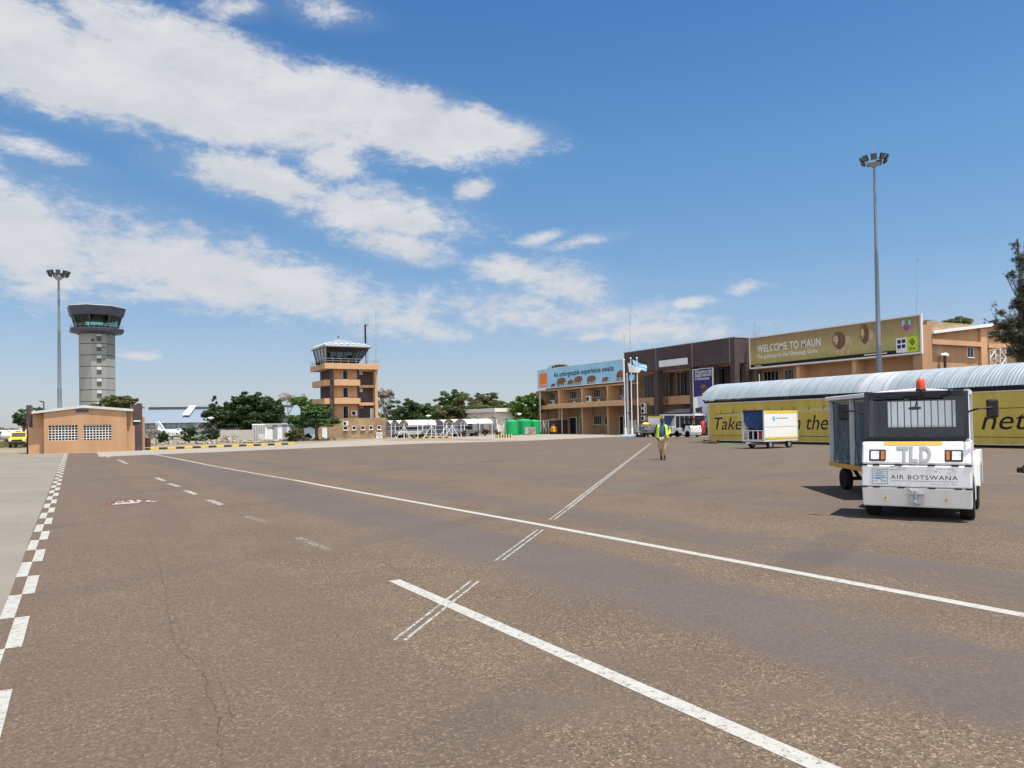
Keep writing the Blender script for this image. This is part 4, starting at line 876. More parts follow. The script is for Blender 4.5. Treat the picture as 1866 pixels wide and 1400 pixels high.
for r0, r1 in ((692.6, 703.4), (726, 736.4)):
    MB().box(xB+.003, Yf-.45, zt_(r1), tx(654.6, 700, Yf), Yf+.34, zt_(r0)).build('balcony', X['orange2'], OT, bevel=.02)
    MB().box(xA-.75, Yf+.1, zt_(r1), xA-.003, YR-.2, zt_(r0)).build('balcony', X['orange2'], OT, bevel=.02)
MB().box(xA-.85, Yf-.55, zt_(673.4), xE+.05, YR+.3, zt_(663.2)).build('roof_slab', X['orange2'], OT, bevel=.03)
for r0, r1 in ((673.8, 691.8), (706, 725), (739.5, 763)):
    a, c_ = tx(624.5, 700, Yf+.35), tx(634, 700, Yf+.35); windowY(OT, Yf+.35, a, c_, zt_(r1)+.03, zt_(r0)-.03, 1, 'lightgrey', True, pane='glasscab')
for r0, r1 in ((675, 682), (707, 714)):
    MB().box(tx(655, 700, Yf+.9), Yf+.84, zt_(r1), tx(660.5, 700, Yf+.9), Yf+.897, zt_(r0)).build('vent_panel', X['lightgrey'], OT)
windowY(OT, Yf+.9, tx(655.5, 700, Yf+.9), tx(660.5, 700, Yf+.9), zt_(744), zt_(740.5), 1, 'lightgrey', False)
MB().box(tx(673.5, 700, Yf+.9), Yf+.82, zt_(762), tx(682.5, 700, Yf+.9), Yf+.897, zt_(744)).build('door', X['signgrey'], OT)
# cab
cyf, cyr = Yf+.1, YR-.5; zc0, zc1 = zt_(662.5), zt_(634); ax0, ax1 = tx(589.5+9, 660, cyf), tx(655.5, 660, cyf); bx0, bx1 = tx(596, 640, cyf)-.15, tx(670.5, 640, cyf)
ex_ = .55
lo_ = [(ax0, cyf+ex_), (ax1, cyf+ex_), (ax1, cyr-ex_), (ax0, cyr-ex_)]; hi_ = [(bx0, cyf-.35), (bx1, cyf-.35), (bx1, cyr+.35), (bx0, cyr+.35)]
def ring(f): return [Vector((a[0]+(b_[0]-a[0])*f, a[1]+(b_[1]-a[1])*f, zc0+(zc1-zc0)*f)) for a, b_ in zip(lo_, hi_)]
r0_, r1_, r2_ = ring(0), ring(.28), ring(1)
b = MB(); b.add(r0_+r1_, [(i, (i+1) % 4, 4+(i+1) % 4, 4+i) for i in range(4)]+[(3,2,1,0)]); b.build('cab_base', X['black'], OT)
b = MB(); b.add(r1_+r2_, [(i, (i+1) % 4, 4+(i+1) % 4, 4+i) for i in range(4)]); b.build('cab_glazing', X['glasscab'], OT)
b = MB()
for i in range(4):
    n = 4 if i % 2 == 0 else 4
    for k in range(n): b.bar(r1_[i].lerp(r1_[(i+1) % 4], k/n), r2_[i].lerp(r2_[(i+1) % 4], k/n), .14 if k == 0 else .08)
b.build('mullion', X['black'], OT)
b = MB(); cc = sum(r1_, Vector())/4
for (dx, dy, h_) in ((-.8,-.9,.5), (.2,-.8,.35), (1.2,-.6,.6), (1.7,.5,.8), (-1.2,.6,1.1)): b.box(cc.x+dx-.25, cc.y+dy-.2, r1_[0].z, cc.x+dx+.25, cc.y+dy+.2, r1_[0].z+h_)
b.build('console', X['dark'], OT)
b = MB(); b.box(tx(606, 650, cyf), cyf+.3, r1_[0].z+.02, tx(609, 650, cyf), cyf+.5, r1_[0].z+.35).box(tx(643, 650, cyf), cyf+.35, r1_[0].z-.1, tx(646, 650, cyf), cyf+.5, r1_[0].z+.2); b.build('lamp', X['print_white'], OT)
o_ = .28; e0 = [Vector((p.x+(o_ if p.x > cc.x else -o_), p.y+(o_ if p.y > cc.y else -o_), zc1+.0)) for p in r2_]; e1_ = [p+Vector((0,0,.2)) for p in e0]
pk = Vector((cc.x, cc.y, zt_(613.8))); i1 = [p.lerp(pk, .13)+Vector((0,0,.28)) for p in e0]
b = MB(); b.add(e0+e1_+i1+[pk], [(3,2,1,0)]+[(i, (i+1) % 4, 4+(i+1) % 4, 4+i) for i in range(4)]+[(4+i, 4+(i+1) % 4, 8+(i+1) % 4, 8+i) for i in range(4)]+[(8+i, 8+(i+1) % 4, 12) for i in range(4)]); b.build('roof', X['roofgrey'], OT, bevel=.06)
for i in (0, 3):
    for k in range(7):
        b = MB()
        p = i1[i].lerp(i1[(i+1) % 4], (k+.5)/7); b.ball(p+Vector((0,0,-.02)), (.26,.26,.12), 10, 6).build('roof_dome', X['lightgrey'], OT, smooth=True)
MB().cyl(pk, pk+Vector((0,0,.4)), .06, .03, 6).ball(pk+Vector((0,0,.3)), .11).build('finial', X['slate'], OT)
b = MB(); zz = zt_(663.2); P_ = [(xA-.8, Yf-.5), (xE, Yf-.5), (xE, YR+.25), (xA-.8, YR+.25)]
for i in range(4):
    p, q = Vector((*P_[i], zz)), Vector((*P_[(i+1) % 4], zz))
    for h_ in (.3, .6): b.bar(p+Vector((0,0,h_)), q+Vector((0,0,h_)), .035)
    for k in range(7): r_ = p.lerp(q, k/7); b.bar(r_, r_+Vector((0,0,.6)), .035)
b.build('railing', X['steel'], OT)
# tan stone ground floor block
TB = thing('stone_block_annex', 'low tan stone annex with small square windows at the foot of the old tower', 'annex', (tx(650), YT-.5, 0))
Ya = YT-.35; ux = lambda px, row=780: onY(px, row, Ya)[0]; uz = lambda row, px=650: onY(px, row, Ya)[1]
MB().box(ux(598), Ya, 0, ux(703.7), YT+.3, uz(762)).box(ux(688.5)+.25, YT+.3, 0, ux(703.7), YR, uz(762)).build('wall', X['tbrick'], TB)
for a, c_ in ((755,795), (838,874), (920,955), (1000,1032), (1077,1108)): windowY(TB, Ya-.005, ux(480+a/5.185), ux(480+c_/5.185), uz(783.5), uz(776.6), 1, 'print_white', True, .05, 'dark')
MB().box(ux(587), Ya+.05, 0, ux(596.6), Ya+.12, uz(779)).build('door', X['signgrey'], TB)
MB().box(ux(580), Ya+.12, 0, ux(597.8), YT+.3, uz(776)).build('wall', X['tbrick'], TB)
aircon(ux(629.4), Ya, uz(775), 'condenser under the annex parapet above the first square window', (0,-1), .75, .5)
aircon(tx(645.5, 750, Yf+.35), Yf+.35, zt_(757.5), 'condenser on the orange stair wall of the old tower', (0,-1), .8, .62)
dh = thing('wooden_hatch', 'white braced hatch leaning at the right end of the stone annex', 'hatch', (ux(690), Ya-.06, 0))
b = MB(); a, c_ = ux(685), ux(695.8); zz = uz(789)
b.box(a, Ya-.1, 0, a+.1, Ya-.04, zz).box(c_-.1, Ya-.1, 0, c_, Ya-.04, zz).box(a+.1, Ya-.1, zz-.1, c_-.1, Ya-.04, zz).box(a+.1, Ya-.1, .02, c_-.1, Ya-.04, .12).bar((a+.1, Ya-.072, .12), (c_-.1, Ya-.072, zz-.1), .09, .04, up=(0,1,0)).bar((a+.1, Ya-.07, zz-.1), (c_-.1, Ya-.07, .12), .09, .04, up=(0,1,0)); b.build('frame', X['white'], dh); MB().box(a+.1, Ya-.035, .1, c_-.1, Ya-.003, zz-.1).build('panel', X['greypaint'], dh)
# masts beside the cab
am = thing('radio_mast', 'thick radio mast with a dark sleeve beside the old tower cab', 'antenna', (tx(667), Yf+1.5, zt_(663))); Yq = Yf+1.5; mx_ = lambda px, row: Vector((onY(px, row, Yq)[0], Yq, onY(px, row, Yq)[1]))
MB().cyl(mx_(667,664), mx_(666,592), .075).build('pole', X['slate'], am); MB().cyl(mx_(666,632), mx_(665.5,592), .125).cyl(mx_(665,594), mx_(669.5,592), .07).build('sleeve', X['navy'], am)
MB().tube([mx_(662,620), mx_(662,594), mx_(652,593)], .03).cyl(mx_(652,588), mx_(652,598), .03).cyl(mx_(665.3,592), mx_(665,561), .035, .015).cyl(mx_(663,592), mx_(666,592), .03).build('dipole', X['greypaint'], am)
for px, r0, r1, lb, bits in ((670.5, 570, 664, 'slender whip antenna between the thick radio mast and the lattice whip', ((.78,.1),)), (685, 566, 664, 'rightmost tall radio antenna on the old tower roof', ((.93,.25),(.7,.2),(.5,.22),(.3,.2)))):
    t = thing('whip_antenna', lb, 'antenna', mx_(px, r1), 0, 'whip antennas on the old tower'); MB().cyl(mx_(px, r1), mx_(px, r0), .055, .03, 6).build('pole', X['steel'], t); b = MB()
    for f, wd in bits: p = mx_(px, r1).lerp(mx_(px, r0), f); b.bar(p-Vector((wd,0,0)), p+Vector((wd,0,0)), .03).cyl(p+Vector((wd,0,-.3)), p+Vector((wd,0,.3)), .02, n=5)
    if px > 680: b.bar(mx_(672, 624), mx_(684, 624.3), .04)
    b.build('antenna_element', X['steel'], t)
t = thing('whip_antenna', 'small side antenna projecting left from the old tower roof slab', 'antenna', mx_(577, 661), 0, 'whip antennas on the old tower'); MB().bar(mx_(577,660.5), mx_(566,660.8), .035).cyl(mx_(566,656), mx_(566,666), .03).build('antenna_element', X['greypaint'], t); MB().ball(mx_(579,662), (.3,.3,.28)).build('junction_box', X['black'], t)
# ------------------------------------------------------------------ hangar and others in the back left
def hangar(px0, px1, d, r_e0, r_e1, r_rd, label, wallm, depth=12):
    a, c_ = at(px0, r_e0, d), at(px1, r_e1, d*1.05); ze = (a.z+c_.z)/2; a.z = c_.z = 0
    u = (c_-a).normalized(); v = Vector((-u.y, u.x, 0)); L = (c_-a).length
    t = thing('hangar', label, 'hangar', (a+c_)/2, 0, 'blue grey hangars behind the gardens'); zr_ = at((px0+px1)/2, r_rd, d*1.025+depth).z
    W = lambda s, dd, z: a+u*s+v*dd+Vector((0,0,z))
    b = MB(); b.add([W(0,.3,0), W(L,.3,0), W(L,.3,ze-.1), W(0,.3,ze-.1), W(0,2*depth,0), W(L,2*depth,0), W(L,2*depth,ze-.1), W(0,2*depth,ze-.1)], [(0,1,2,3), (5,4,7,6), (4,0,3,7), (1,5,6,2)])
    b.add([W(0,.3,ze-.1), W(0,2*depth,ze-.1), W(0,depth,zr_-.1)], [(0,1,2)]); b.add([W(L,.3,ze-.1), W(L,2*depth,ze-.1), W(L,depth,zr_-.1)], [(0,1,2)]); b.build('wall', wallm, t)
    b = MB(); b.add([W(-.3,0,ze-.12), W(L+.3,0,ze-.12), W(L+.3,depth,zr_), W(-.3,depth,zr_), W(L+.3,2*depth,ze), W(-.3,2*depth,ze)], [(0,1,2,3), (3,2,4,5)])
    b.build('roof', X['bluemetal'], t); MB().bar(W(.5,depth*.97,zr_+.0), W(L,depth*.97,zr_), .9, .75).build('ridge_vent', X['slate'], t); MB().bar(W(-.3,-.06,ze-.16), W(L+.3,-.06,ze-.16), .1, .16).build('gutter', X['lightgrey'], t)
    return t, W, L, ze, zr_
t, W, L, ze, zr_ = hangar(255, 470, 150, 769, 766.5, 745, 'long hangar with pale blue roof and a white roof panel behind the parked aircraft', X['bluemetal'])
b = MB()
for k in range(int(L/1.0)): b.box(0,0,0,.001,.001,.001) if False else b.bar(W(k*1.0+.5, .24, .1), W(k*1.0+.5, .24, ze-.25), .06, .08)
for k in range(5): b.bar(W(3+k*6, .20, .0), W(3+k*6, .20, ze-.2), .12)
b.build('door_rib', X['slate'], t)
pq = lambda px, row, dd: W(*(lambda s: (s, dd))(((px-255)/215)*L), ze+(zr_-ze)*dd/12)
sP = []
for px, row in ((333, 757), (345.5, 757), (357, 741.5), (345.5, 741.5)):
    d_ray = ray(px, row); n_ = (W(L,0,ze)-W(0,0,ze)).cross(W(0,12,zr_)-W(0,0,ze)); o = Vector((0,0,H)); tt = n_.dot(W(0,0,ze+.35)-o)/n_.dot(d_ray); sP.append(o+d_ray*tt)
b = MB(); b.ext(sP, (0,0,.25)); b.build('roof_panel', X['white'], t)
hangar(512, 590, 152, 756, 754, 741.5, 'pale blue roofed hangar glimpsed between the dark trees and the old tower', X['bluemetal'])
# parked aircraft with swept fin
da = 122.0; A0 = at(262, 800, da); A1 = at(334, 800, da*1.0); u = (A1-A0); u.z = 0; Lp = u.length; u.normalize(); v = Vector((-u.y, u.x, 0))
PL = thing('parked_aircraft', 'white twin engine aircraft with pale blue swept fin parked before the hangar', 'aircraft', (A0.x, A0.y, 0))
S = lambda px, row, off=0.0: at(px, row, da)+v*off
b = MB(); ringn = 12; secs = [(286,783.5,.10,.12), (293,785,.25,.30), (302,787.3,.42,.42), (312,789.5,.55,.52), (322,790.5,.6,.58), (331,791,.6,.58), (336,791.3,.5,.5), (340,792,.3,.3), (342,792.3,.1,.1)]
vs = []
for px, row, ry, rz in secs:
    cpt = S(px, row)
    for k in range(ringn): a = 2*math.pi*k/ringn; vs.append(cpt+v*ry*math.cos(a)+Vector((0,0,rz*math.sin(a))))
fs = [(j*ringn+k, j*ringn+(k+1) % ringn, (j+1)*ringn+(k+1) % ringn, (j+1)*ringn+k) for j in range(len(secs)-1) for k in range(ringn)]+[tuple(range(ringn))[::-1]]
b.add(vs, fs); fus = b.build('fuselage', X['lightgrey'], PL, smooth=2)
b = MB(); b.ext([S(283,767.5,-.08), S(290,767.5,-.08), S(301,783,-.08), S(304,787,-.08), S(288,787,-.08)], v*.16); fin = b.build('fin', X['white'], PL)
b = MB(); b.ext([S(288.5,771,-.10), S(291,771,-.10), S(300.5,784,-.10), S(296,784,-.10)], v*.2); b.ext([S(285,768,-.10), S(287,768,-.10), S(289.5,778,-.10), S(287.5,778,-.10)], v*.2); b.build('fin_stripe', X['skyblue'], fin)
b = MB(); b.bar(S(266,784.6,.8), S(294,783.6,-.2), .7, .10); b.bar(S(294,783.6,.2), S(310,783,2.5), .7, .10); b.build('tailplane', X['white'], PL)
b = MB(); b.bar(S(316,793,-4.5), S(316,793,4.5), 1.4, .16); b.build('wing', X['white'], PL)
b = MB(); b.ext([S(322.5,781,-.3), S(329,781,-.3), S(329.5,788,-.3), S(324,788,-.3)], v*.6); b.build('engine_intake', X['white'], PL); MB().ext([S(324,782,-.32), S(328.4,782,-.32), S(328.4,784,-.32), S(324,784,-.32)], v*.02).build('intake_mouth', X['slate'], PL)
b = MB(); p0 = S(309, 792)-v*.60; p1 = S(322.5, 792.2)-v*.66; text('A2-LEO', p0, p1-p0, Vector((0,0,.42)), X['print_black'], fus)
MB().ext([S(324.5,788.5,-.84), S(328,788.5,-.84), S(328,791,-.84), S(324.5,791,-.84)], v*.03).build('cabin_window', X['navy'], fus)
b = MB(); b.cyl(S(314,796), S(314,806), .06); b.cyl(S(314,803.5,-.15), S(314,803.5,.15), .32, n=14); b.cyl(S(330,796), S(330,806), .05); b.build('landing_gear', X['slate'], PL)
MB().ext([S(310,797,-.4), S(317,797,-.4), S(315,801,-.4), S(312,801,-.4)], v*.3).build('gear_fairing', X['white'], PL)
# distant small aircraft and roofs at the left edge
def small_plane(px, d, rz, label, s=1.0):
    p = gat(px, d); t = thing('light_aircraft', label, 'aircraft', p, rz, 'light aircraft parked on the far left')
    b = MB(); b.lathe((0,0,1.1*s), [(0,-3.6*s), (.14*s,-3.5*s), (.3*s,-1.8*s), (.6*s,-.3*s), (.6*s,1.2*s), (.4*s,2.2*s), (.15*s,2.7*s), (0,2.8*s)], 12, ax=Matrix.Rotation(math.pi/2, 3, 'Y')); b.build('fuselage', X['white'], t, smooth=2, local=True)
    MB().box(.1*s, -5.4*s, 1.72*s, 1.4*s, 5.4*s, 1.88*s).build('wing', X['white'], t, local=True, bevel=.05)
    MB().ext([(-3.5*s,-.05,1.1*s), (-2.6*s,-.05,1.2*s), (-3.1*s,-.05,2.4*s), (-3.6*s,-.05,2.4*s)], (0,.1,0)).build('fin', X['white'], t, local=True); MB().box(-3.5*s, -1.6*s, 1.15*s, -2.8*s, 1.6*s, 1.23*s).build('tailplane', X['white'], t, local=True)
    MB().box(.2*s, -.61*s, 1.2*s, 1.5*s, .61*s, 1.6*s).build('cabin_window', X['navy'], t, local=True)
    for x, y in ((1.9*s, 0), (.2*s, 1.1*s), (.2*s, -1.1*s)): MB().cyl((x, y-.08, .22*s), (x, y+.08, .22*s), .22*s, n=12).cyl((x, y, .22*s), (x*.9, y*.4, 1.0*s), .05*s, n=6).build('landing_gear', X['slate'], t, local=True)
small_plane(8, 118, rad(150), 'white high wing aircraft nearest the left edge of the view')
small_plane(22, 140, rad(120), 'white high wing aircraft in the row beyond the first, partly behind the yellow van', 1.05)
def roofshed(px0, px1, d, r0, r1, label, m='white'):
    a, c_ = gat(px0, d), gat(px1, d); z0 = at(px0, r1, d).z; z1 = at(px0, r0, d).z; u = (c_-a).normalized(); vv = Vector((-u.y, u.x, 0)); t = thing('open_shed', label, 'shed', a)
    b = MB(); n = 14; L_ = (c_-a).length; b.add([a+u*L_*i/n+vv*k*10+Vector((0,0,z0+(z1-z0)*math.sin(math.pi*i/n))) for k in (0, 1) for i in range(n+1)], [(i, i+1, n+2+i, n+1+i) for i in range(n)]); b.build('roof', X[m], t)
    b = MB()
    for k in range(5): p = a+u*L_*k/4; b.bar(p, p+Vector((0,0,z0)), .15)
    b.build('post', X['slate'], t); MB().bar(a+vv*9+Vector((0,0,z0*.5)), c_+vv*9+Vector((0,0,z0*.5)), .2, z0).build('back_wall', X['slate'], t)
roofshed(9, 50, 210, 782, 787.5, 'distant shed with a white curved roof beyond the yellow van')
# yellow van
p = gat(38, 82); VN = thing('yellow_van', 'yellow and black van parked at the left corner of the orange substation', 'van', p, rad(263))
b = MB(); b.ext([(1.9,-.78,.45), (1.95,-.78,.95), (1.2,-.78,1.12), (.75,-.74,1.62), (-2.1,-.74,1.66), (-2.2,-.78,.45)], (0,1.54,0)); b.build('body', X['van'], VN, bevel=.05, local=True)
MB().ext([(1.215,-.66,1.13), (.80,-.63,1.56), (.80,.60,1.56), (1.215,.63,1.13)], (.02,0,.02)).build('windscreen', X['black'], VN, local=True); MB().box(.7,-.79,1.1,-1.9,-.775,1.5).box(.7,.755,1.1,-1.9,.785,1.5).build('side_window', X['black'], VN, local=True)
MB().box(1.86,-.76,.32,2.02,.74,.62).box(1.9,-.5,.68,1.97,.48,.84).build('bumper', X['black'], VN, local=True)
for y in (-.6, .58): MB().box(1.88,y-.14,.72,1.965,y+.14,.88).build('headlight', X['lens'], VN, local=True)
for x in (1.25, -1.4):
    for y in (-.8, .62): MB().cyl((x, y, .31), (x, y+.16, .31), .31, n=16).build('wheel', X['rubber'], VN, local=True)
# ------------------------------------------------------------------ garden strip things
def garden_lamp(px, row_top, d, label, m='black'):
    p = gat(px, d); z = at(px, row_top, d).z; t = thing('garden_lamp', label, 'lamp post', p, 0, 'mushroom topped garden lamps')
    MB().cyl(p, p+Vector((0,0,z-.2)), .06, .05, 8).build('post', X[m], t); MB().lathe(p+Vector((0,0,z-.25)), [(.1,0), (.16,.08), (.34,.18), (.30,.24), (.1,.3), (0,.31)], 14).build('lamp_head', X['white'], t, smooth=True)
garden_lamp(384, 761, 88, 'black garden lamp beside the rubble heap'); garden_lamp(574.5, 758, 92, 'garden lamp among the branches of the umbrella tree')
garden_lamp(781, 757, 100, 'garden lamp between the two groups of white carports', 'slate'); garden_lamp(946.5, 754, 112, 'garden lamp rising behind the green tanks', 'slate')
dsh = thing('satellite_dish', 'large grey mesh satellite dish tilted up among garden bushes', 'satellite dish', gat(367, 100)); cd = at(368, 784, 100)
ax = (Vector((-.42,-.6,.75))).normalized().to_track_quat('Z', 'Y').to_matrix()
b = MB(); pr = [(.02, 0)]+[(.18*i, .055*i*i*.18) for i in range(1, 7)]; b.lathe(cd, pr+[(r_-.01, z_+.03) for r_, z_ in pr[::-1]], 20, ax=ax); b.build('reflector', X['dishgrey'], dsh, smooth=2)
MB().cyl(cd, Vector((cd.x, cd.y, 0)), .09).build('post', X['steel'], dsh); MB().tube([cd+ax @ Vector((.9,0,.6)), cd+ax @ Vector((0,0,1.3)), cd+ax @ Vector((-.7,.6,.6))], .025).build('feed_arm', X['steel'], dsh)
p = gat(269, 73); bn = thing('red_bin', 'dark red drum bin beside the dark brick pillar of the substation', 'bin', p); MB().lathe(p, [(.24,0), (.25,.05), (.25,.42), (.27,.44), (.27,.48), (.25,.5), (.25,.85), (.2,.86)], 16).build('drum', X['brownwood'], bn, smooth=True); MB().lathe(p, [(.27,.83), (.27,.9), (0,.92)], 16).build('lid', X['red'], bn, smooth=True)
def rocks(px0, px1, d, hpx, n, label, seed):
    rnd = random.Random(seed); a, c_ = gat(px0, d), gat(px1, d); b = MB(); dirv = (c_-a).normalized(); nv = Vector((-dirv.y, dirv.x, 0))
    for i in range(n):
        f = rnd.random(); g = rnd.uniform(-1, 1); hh = hpx/F*d*max(0, math.sin(math.pi*f)**.7)*(1-abs(g))*rnd.random()
        s = rnd.uniform(.07, .24); cpt = a.lerp(c_, f)+nv*g*1.5+Vector((0,0,hh+s*.2)); q = Matrix.Rotation(rnd.random()*6, 3, Vector((rnd.random(), rnd.random(), rnd.random()+.1)).normalized())
        vs = [cpt+q @ Vector((x*s*rnd.uniform(.7,1.1), y*s*rnd.uniform(.6,1), z*s*rnd.uniform(.4,.8))) for x in (-1,1) for y in (-1,1) for z in (-1,1)]
        b.add(vs, [(0,1,3,2), (4,6,7,5), (0,4,5,1), (2,3,7,6), (0,2,6,4), (1,5,7,3)])
    o = b.build('rubble_heap', X['rock']); tag(o, label, 'rubble'); o['kind'] = 'stuff'; return o
rocks(393, 440, 90, 13, 420, 'heap of pale broken rubble behind the striped kerb', 3); rocks(436, 500, 86, 4, 150, 'low spread of stones in front of the grey cabin', 4); rocks(265, 395, 84, 2, 120, 'scattered stones along the garden edge behind the kerb', 5); rocks(510, 620, 92, 3, 140, 'low stone edging below the umbrella tree', 6)
cb = thing('cabin', 'white and grey striped metal cabin beneath the dark trees', 'cabin', gat(500, 93)); a = gat(483, 92); c_ = gat(527, 95); u = (c_-a).normalized(); v = Vector((-u.y, u.x, 0)); L = (c_-a).length; zt = at(500, 773.5, 93).z; a0 = gat(478, 94.5)
W = lambda s, dd, z: a+u*s+v*dd+Vector((0,0,z))
b = MB(); b.add([W(0,0,.1), W(L,0,.1), W(L,0,zt), W(0,0,zt), W(0,2.4,.1), W(L,2.4,.1), W(L,2.4,zt), W(0,2.4,zt)], [(0,1,2,3), (4,7,6,5), (0,3,7,4), (1,5,6,2), (3,2,6,7), (0,4,5,1)]); b.build('shell', X['white'], cb)
b = MB()
for s0, s1 in ((.30,.50), (.70,.90)): b.add([W(L*s0,-.012,.15), W(L*s1,-.012,.15), W(L*s1,-.012,zt-.05), W(L*s0,-.012,zt-.05)], [(0,1,2,3)])
for k in range(5): b.bar(W(-.012, .2+k*.45, .15), W(-.012, .2+k*.45, zt-.08), .1, .02, up=u)
b.build('grey_panel', X['greypaint'], cb); MB().add([W(L*.10,-.02,.15), W(L*.27,-.02,.15), W(L*.27,-.02,zt*.78), W(L*.10,-.02,zt*.78)], [(0,1,2,3)]).build('door', X['signgrey'], cb); MB().bar(W(L*.08,-.03,zt*.8), W(L*.36,-.03,zt*.8), .06).build('door_frame', X['slate'], cb); MB().bar(W(-.05,-.05,zt+.04), W(L+.05,-.05,zt+.04), .12, .08).bar(W(-.05,2.4,zt+.04), W(L+.05,2.4,zt+.04), .12, .08).build('roof_trim', X['white'], cb)
pl = thing('pallet', 'grey slatted pallet leaning against the striped cabin', 'pallet', gat(475, 90)); b = MB(); p = gat(472, 89.5); q = gat(482, 89.5); r_ = (gat(477, 91.5)-gat(477, 89.5)).normalized()*.5+Vector((0,0,.95))
for k in range(6): b.bar(p.lerp(q, k/5), p.lerp(q, k/5)+r_, .06)
b.bar(p, q, .06).bar(p+r_, q+r_, .06).bar(p+r_*.5, q+r_*.5, .06); b.build('slats', X['greypaint'], pl)
wl = thing('garden_wall', 'low grey wall with a dark rail in the shade of the dark trees', 'wall', gat(430, 98)); a, c_ = gat(402, 98), gat(478, 99); b = MB(); b.bar(a+Vector((0,0,.7)), c_+Vector((0,0,.7)), .2, 1.4); b.build('wall', X['concrete'], wl); MB().bar(a+Vector((0,0,1.62)), c_.lerp(a, .5)+Vector((0,0,1.62)), .16, .14).build('rail', X['black'], wl)
b = MB()
for k in range(8): q = a.lerp(c_, k*.06); b.bar(q+Vector((0,0,1.4)), q+Vector((0,0,1.56)), .08)
b.build('rail_post', X['lightgrey'], wl)
# ------------------------------------------------------------------ carports
def carport(px0, px1, rt, re, d, nb, chord_px, label):
    a = gat(px0, d); zt = at(px0, rt, d).z; ze = at(px0, re, d).z; g = at(px1, 770, d*.985); Lx = onY(px1, 770, a.y)[0]-a.x; ch = chord_px
    t = thing('carport', label, 'carport', a, 0, 'white arched carports')
    for k in range(nb):
        y = a.y+ch*k; xs = a.x-.0*k; n = 12
        b = MB(); pr = [(y+ch/2-ch/2*math.cos(math.pi*i/n), ze+(zt-ze)*math.sin(math.pi*i/n)**.8) for i in range(n+1)]
        b.add([(xx, py, pz) for xx in (xs, xs+Lx) for py, pz in pr], [(i, i+1, n+2+i, n+1+i) for i in range(n)]); m = b.build('shade_roof', X['white'], t, smooth=True, fix=False)
        MB().ext([(xs+Lx-.05, py, pz) for py, pz in pr], (.04,0,0)).build('end_panel', X['lightgrey'], t)
        for xx in (xs+.05, xs+Lx*.5, xs+Lx-.1): MB().cyl((xx, y+.05, 0), (xx, y+.05, ze), .055, n=8).build('post', X['white'], t)
        for xx in (xs, xs+Lx): MB().tube([(xx, py, pz-.03) for py, pz in pr], .035, 5).build('hoop', X['greypaint'], t)
    MB().cyl((a.x+.05, a.y+ch*nb, 0), (a.x+.05, a.y+ch*nb, ze), .055, n=8).build('post', X['white'], t)
carport(744, 795, 765.7, 775.3, 103, 4, 3.4, 'left group of white barrel roofed carports beside the stone annex')
carport(850, 898, 763.8, 772.2, 104, 4, 3.8, 'right group of white barrel roofed carports before the cream building')
sc_ = thing('shade_screen', 'dark shade cloth screen closing the back of the carports', 'screen', gat(800, 122)); a, c_ = gat(700, 121), gat(915, 124); MB().bar(a+Vector((0,0,.85)), c_+Vector((0,0,.85)), .05, 1.7).build('cloth', X['slate'], sc_)
def pickup(px, d, rz, m, label, s=.82):
    t = thing('pickup_truck', label, 'pickup', gat(px, d), rz, 'cars under the carports')
    b = MB(); b.ext([(2.5*s,-.8*s,.45*s), (2.45*s,-.8*s,.95*s), (1.2*s,-.8*s,1.08*s), (-2.6*s,-.8*s,1.08*s), (-2.6*s,-.8*s,.5*s)], (0,1.6*s,0)); b.build('body', X[m], t, bevel=.06, local=True)
    b = MB(); b.ext([(1.2*s,-.76*s,1.085*s), (.55*s,-.68*s,1.7*s), (-.9*s,-.68*s,1.72*s), (-1.15*s,-.76*s,1.085*s)], (0,1.44*s,0)); cbn = b.build('cab', X['navy'], t, bevel=.05, local=True)
    MB().box(.5*s,-.66*s,1.69*s,-.88*s,.70*s,1.76*s).build('cab_roof', X[m], cbn, local=True, bevel=.02)
    for x in (1.55*s, -1.6*s):
        for y in (-.86*s, .66*s): MB().cyl((x, y, .38*s), (x, y+.2*s, .38*s), .38*s, n=16).build('wheel', X['rubber'], t, local=True)
    MB().box(2.42*s,-.72*s,.72*s,2.5*s,-.42*s,.9*s).box(2.42*s,.42*s,.72*s,2.5*s,.72*s,.9*s).build('headlight', X['lens'], t, local=True); MB().box(2.48*s,-.8*s,.4*s,2.6*s,.8*s,.62*s).build('bumper', X['slate'], t, local=True)
pickup(748, 100, rad(185), 'silver', 'silver pickup parked under the left group of carports')
pickup(733, 112, rad(180), 'white', 'white car parked behind the silver pickup under the carports')
pickup(847, 102, rad(182), 'darkcar', 'dark grey pickup parked under the right group of carports')
fx = thing('wire_fence', 'wire fence with braced white posts running before the carports', 'fence', gat(780, 97)); b2 = MB()
for px, d, br in ((713,101,0), (720,101,0), (736,98,1), (761,97,0), (786,99,1), (808,99,0), (814,98,1), (824,98,1), (840,99,0), (846,101,0)):
    p = gat(px, d); b = MB(); b.cyl(p, p+Vector((0,0,1.75)), .05, n=8)
    if br:
        for s in (-1, 1): b.cyl(p+Vector((s*1.0, .2, 0)), p+Vector((0,0,1.5)), .035, n=6)
    b.cyl(p+Vector((0,0,1.75)), p+Vector((.15,-.2,2.0)), .03, n=6); b.build('fence_post', X['print_white'], fx)
a, c_ = gat(705, 99), gat(850, 99)
for zz in (.5, 1.0, 1.5): b2.cyl(a+Vector((0,0,zz)), c_+Vector((0,0,zz)), .012, n=4)
b2.build('wire', X['steel'], fx)
